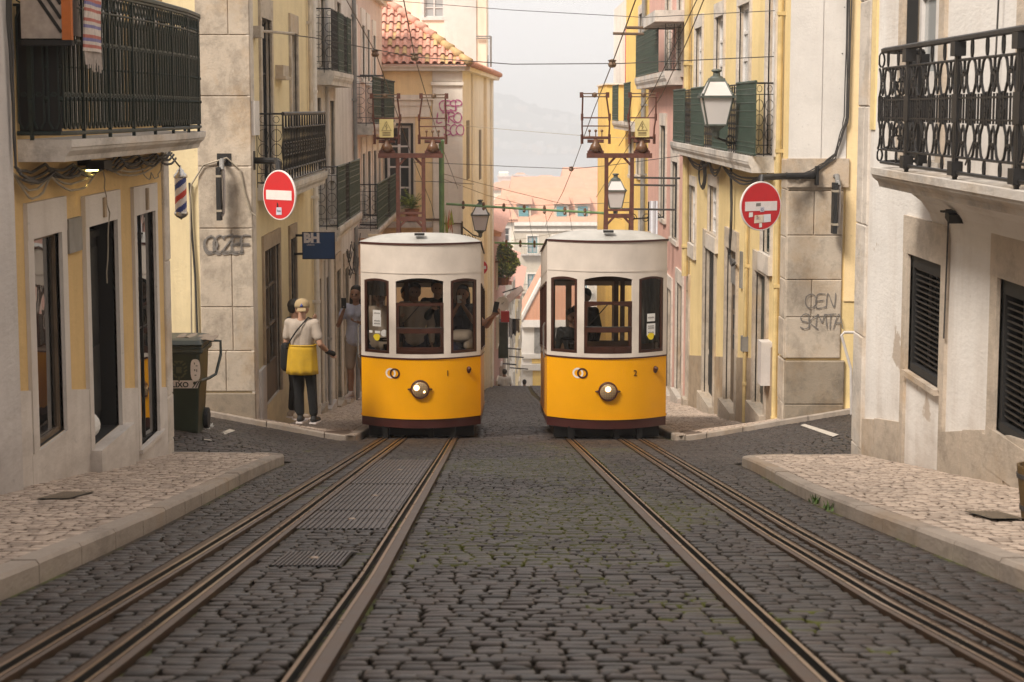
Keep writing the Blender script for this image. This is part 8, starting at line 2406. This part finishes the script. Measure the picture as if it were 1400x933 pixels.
# head bar of phone-holding arms: both hands up in front of the face (local +y forward)
PH = dict(elL=(-.21, .14, 1.20), wrL=(-.05, .27, 1.45), elR=(.21, .14, 1.20), wrR=(.05, .27, 1.45))
hold = dict(sideL=(0.2, .3, .8), sideR=(-.2, .3, .8), curlL=.9, curlR=.9)
t, J, H = occupant(567, 398, 27.55, 'passenger with short dark hair looking out of the middle window of tram 1', 180, dict(elR=(.25, .05, 1.15), wrR=(.2, .25, 1.25)), top='beige_cloth', hair='short', skin='skin_dark', sleeves=1, bottom='navy')
t, J, H = occupant(598, 393, 27.75, 'passenger in black resting a hand on the middle window sash of tram 1', 185,
    dict(elR=(.16, .24, 1.22), wrR=(.10, .50, 1.345)), top='black_cloth', hair='short', sleeves=1, bottom='navy', sideR=(-1, 0, .2), curlR=1.0, gripR=(0, 0, -1))
t, J, H = occupant(633, 401, 27.45, 'woman raising a white cup to her mouth behind the right pane of tram 1', 168, dict(elL=(-.2, .12, 1.18), wrL=(-.03, .2, 1.47), elR=(.2, .12, 1.18), wrR=(.03, .2, 1.45)), scale=.97, fem=True, top='navy', hair='long', sleeves=.4, bottom='navy', **hold)
mb = MB(); mb.lathe((.0, .235, 1.49), (0, 0, 1), [(.001, 0), (.03, 0), (.038, .11), (.001, .11)], 12); piece('cup', mb, M['paper'], t)
mb = MB(); mb.capsule((-.08, .12, .98), (.06, .12, .98), .10, .10, 12); mb.capsule((-.1, .12, 1.0), (-.12, .08, .85), .08, .10, 12); piece('handbag', mb, M['beige_cloth'], t)
t, J, H = occupant(519, 404, 27.9, 'dim passenger behind the left pane of tram 1', 175, top='beige_cloth', hair='short', sleeves=.6, skin='skin_dark', bottom='navy')
t, J, H = occupant(556, 402, 29.3, 'passenger further back in tram 1, seen past the left of the middle window', 200, top='black_cloth', hair='short', bottom='navy')
t, J, H = occupant(610, 402, 29.5, 'passenger further back in tram 1, seen past the right of the middle window', 150, top='navy', hair='short', bottom='navy')
# woman leaning out on the left with a phone
Yw = 28.6; p = at_y(487, 401, Yw)
t, J, H = person('woman in a lilac top filming with a phone left of tram 1', (p.x, Yw, p.z - 1.62), R(168), dict(elR=(.26, .10, 1.13), wrR=(.12, .27, 1.38), elL=(-.2, .1, 1.15), wrL=(-.1, .25, 1.2)), s=1.0, fem=True, top='lilac', hair='long', sleeves=.35, bottom='beige_cloth', shorts=True, shoes='white_sign', sideR=(-.2, .2, 1), curlR=1.0, gripR=(0, 0, 1))
def world_of(t, v): return Matrix.LocRotScale(t.location, t.rotation_euler, t.scale) @ V(v)
def held_phone(t, loc, label, nrm=(0, 1, 0), up=(0, 0, 1)):
    mb = MB(); c = world_of(t, loc); rot = t.rotation_euler.to_matrix(); n = rot @ V(nrm); u = rot @ V(up); sd = n.cross(u)
    mb.obox(c, sd * .038, n * .005, u * .078); mb.obox(c + n * .006 + u * .045 + sd * .015, sd * .016, n * .002, u * .02)
    mb.build('phone', M['black'], cat='phone', label=label, smooth=False)
held_phone(t, (.09, .36, 1.50), 'dark phone held up by the woman in the lilac top')

# passenger leaning out on the right, only arms and phone clear of the tram
xr_ = at_y(657, 420, 27.8).x
Yr = 28.2; p = at_y(648, 420, Yr)
t, J, H = person('passenger leaning from the right side of tram 1 with both arms out, holding a phone', (xr_ - .28, Yr, at_y(650, 408, Yr).z - 1.60), R(200), dict(elL=(-.33, .18, 1.18), wrL=(-.40, .36, 1.40), elR=(-.05, .25, 1.12), wrR=(-.34, .40, 1.36), shL=(-.2, .03, 1.38), shR=(.14, .08, 1.38)), top='beige_cloth', hair='short', sleeves=.2, sideL=(.3, .2, .9), sideR=(-.3, .2, .9), curlL=.9, curlR=.9, bottom='navy', fem=True)
held_phone(t, (-.37, .47, 1.50), 'phone held out beside the right edge of tram 1 by a leaning passenger', (0, 1, .1), (-.2, 0, 1))
# tram 2
Yq = 28.9; p = at_y(800, 405, Yq)
t, J, H = person('passenger with dark hair at the left of the middle window of tram 2', (p.x, Yq, p.z - 1.62), R(140), {}, top='black_cloth', hair='short', bottom='navy', skin='skin_dark', sleeves=1)
t, J, H = person('driver in a dark jacket standing behind the left pane of tram 2', (at_y(783, 420, 28.1).x, 28.1, at_y(783, 432, 28.1).z - 1.62), R(200), {}, top='black_cloth', hair='short', bottom='navy', skin='skin_dark', sleeves=1)
# walker on the brow, and another beyond
Yk = 72.5; p = at_y(690, 509, Yk)
t, J, H = person('man in a white shirt walking away over the brow between the trams', (p.x, Yk, p.z - 1.62), R(5), dict(knL=(-.1, .12, .52), anL=(-.1, -.08, .12)), top='white_cloth', hair='short', bottom='navy', vox=.03, skin='skin_dark', sleeves=.6)
p = at_y(717, 523, 79)
t, J, H = person('dark haired head of a walker just showing beyond the brow', (p.x, 79, p.z - 1.62), R(5), {}, top='black_cloth', hair='short', bottom='navy', vox=.03, sleeves=1)

# ---------------------------------------------------------------- haze
mb = MB(); mb.box(-3700, 3700, -70, 4300, -70, 40)
m = bpy.data.materials.new('haze_air'); m.use_nodes = True; m.node_tree.nodes.clear()
o_ = m.node_tree.nodes.new('ShaderNodeOutputMaterial'); pv = m.node_tree.nodes.new('ShaderNodeVolumePrincipled')
pv.inputs['Color'].default_value = (.86, .87, .89, 1); pv.inputs['Density'].default_value = HAZE; pv.inputs['Anisotropy'].default_value = .1
m.node_tree.links.new(pv.outputs[0], o_.inputs['Volume'])
try: m.volume_sampling = 'DISTANCE'
except Exception: pass
hz = mb.build('haze', m, kind='stuff', label='warm haze over the street and the river', cat='haze')
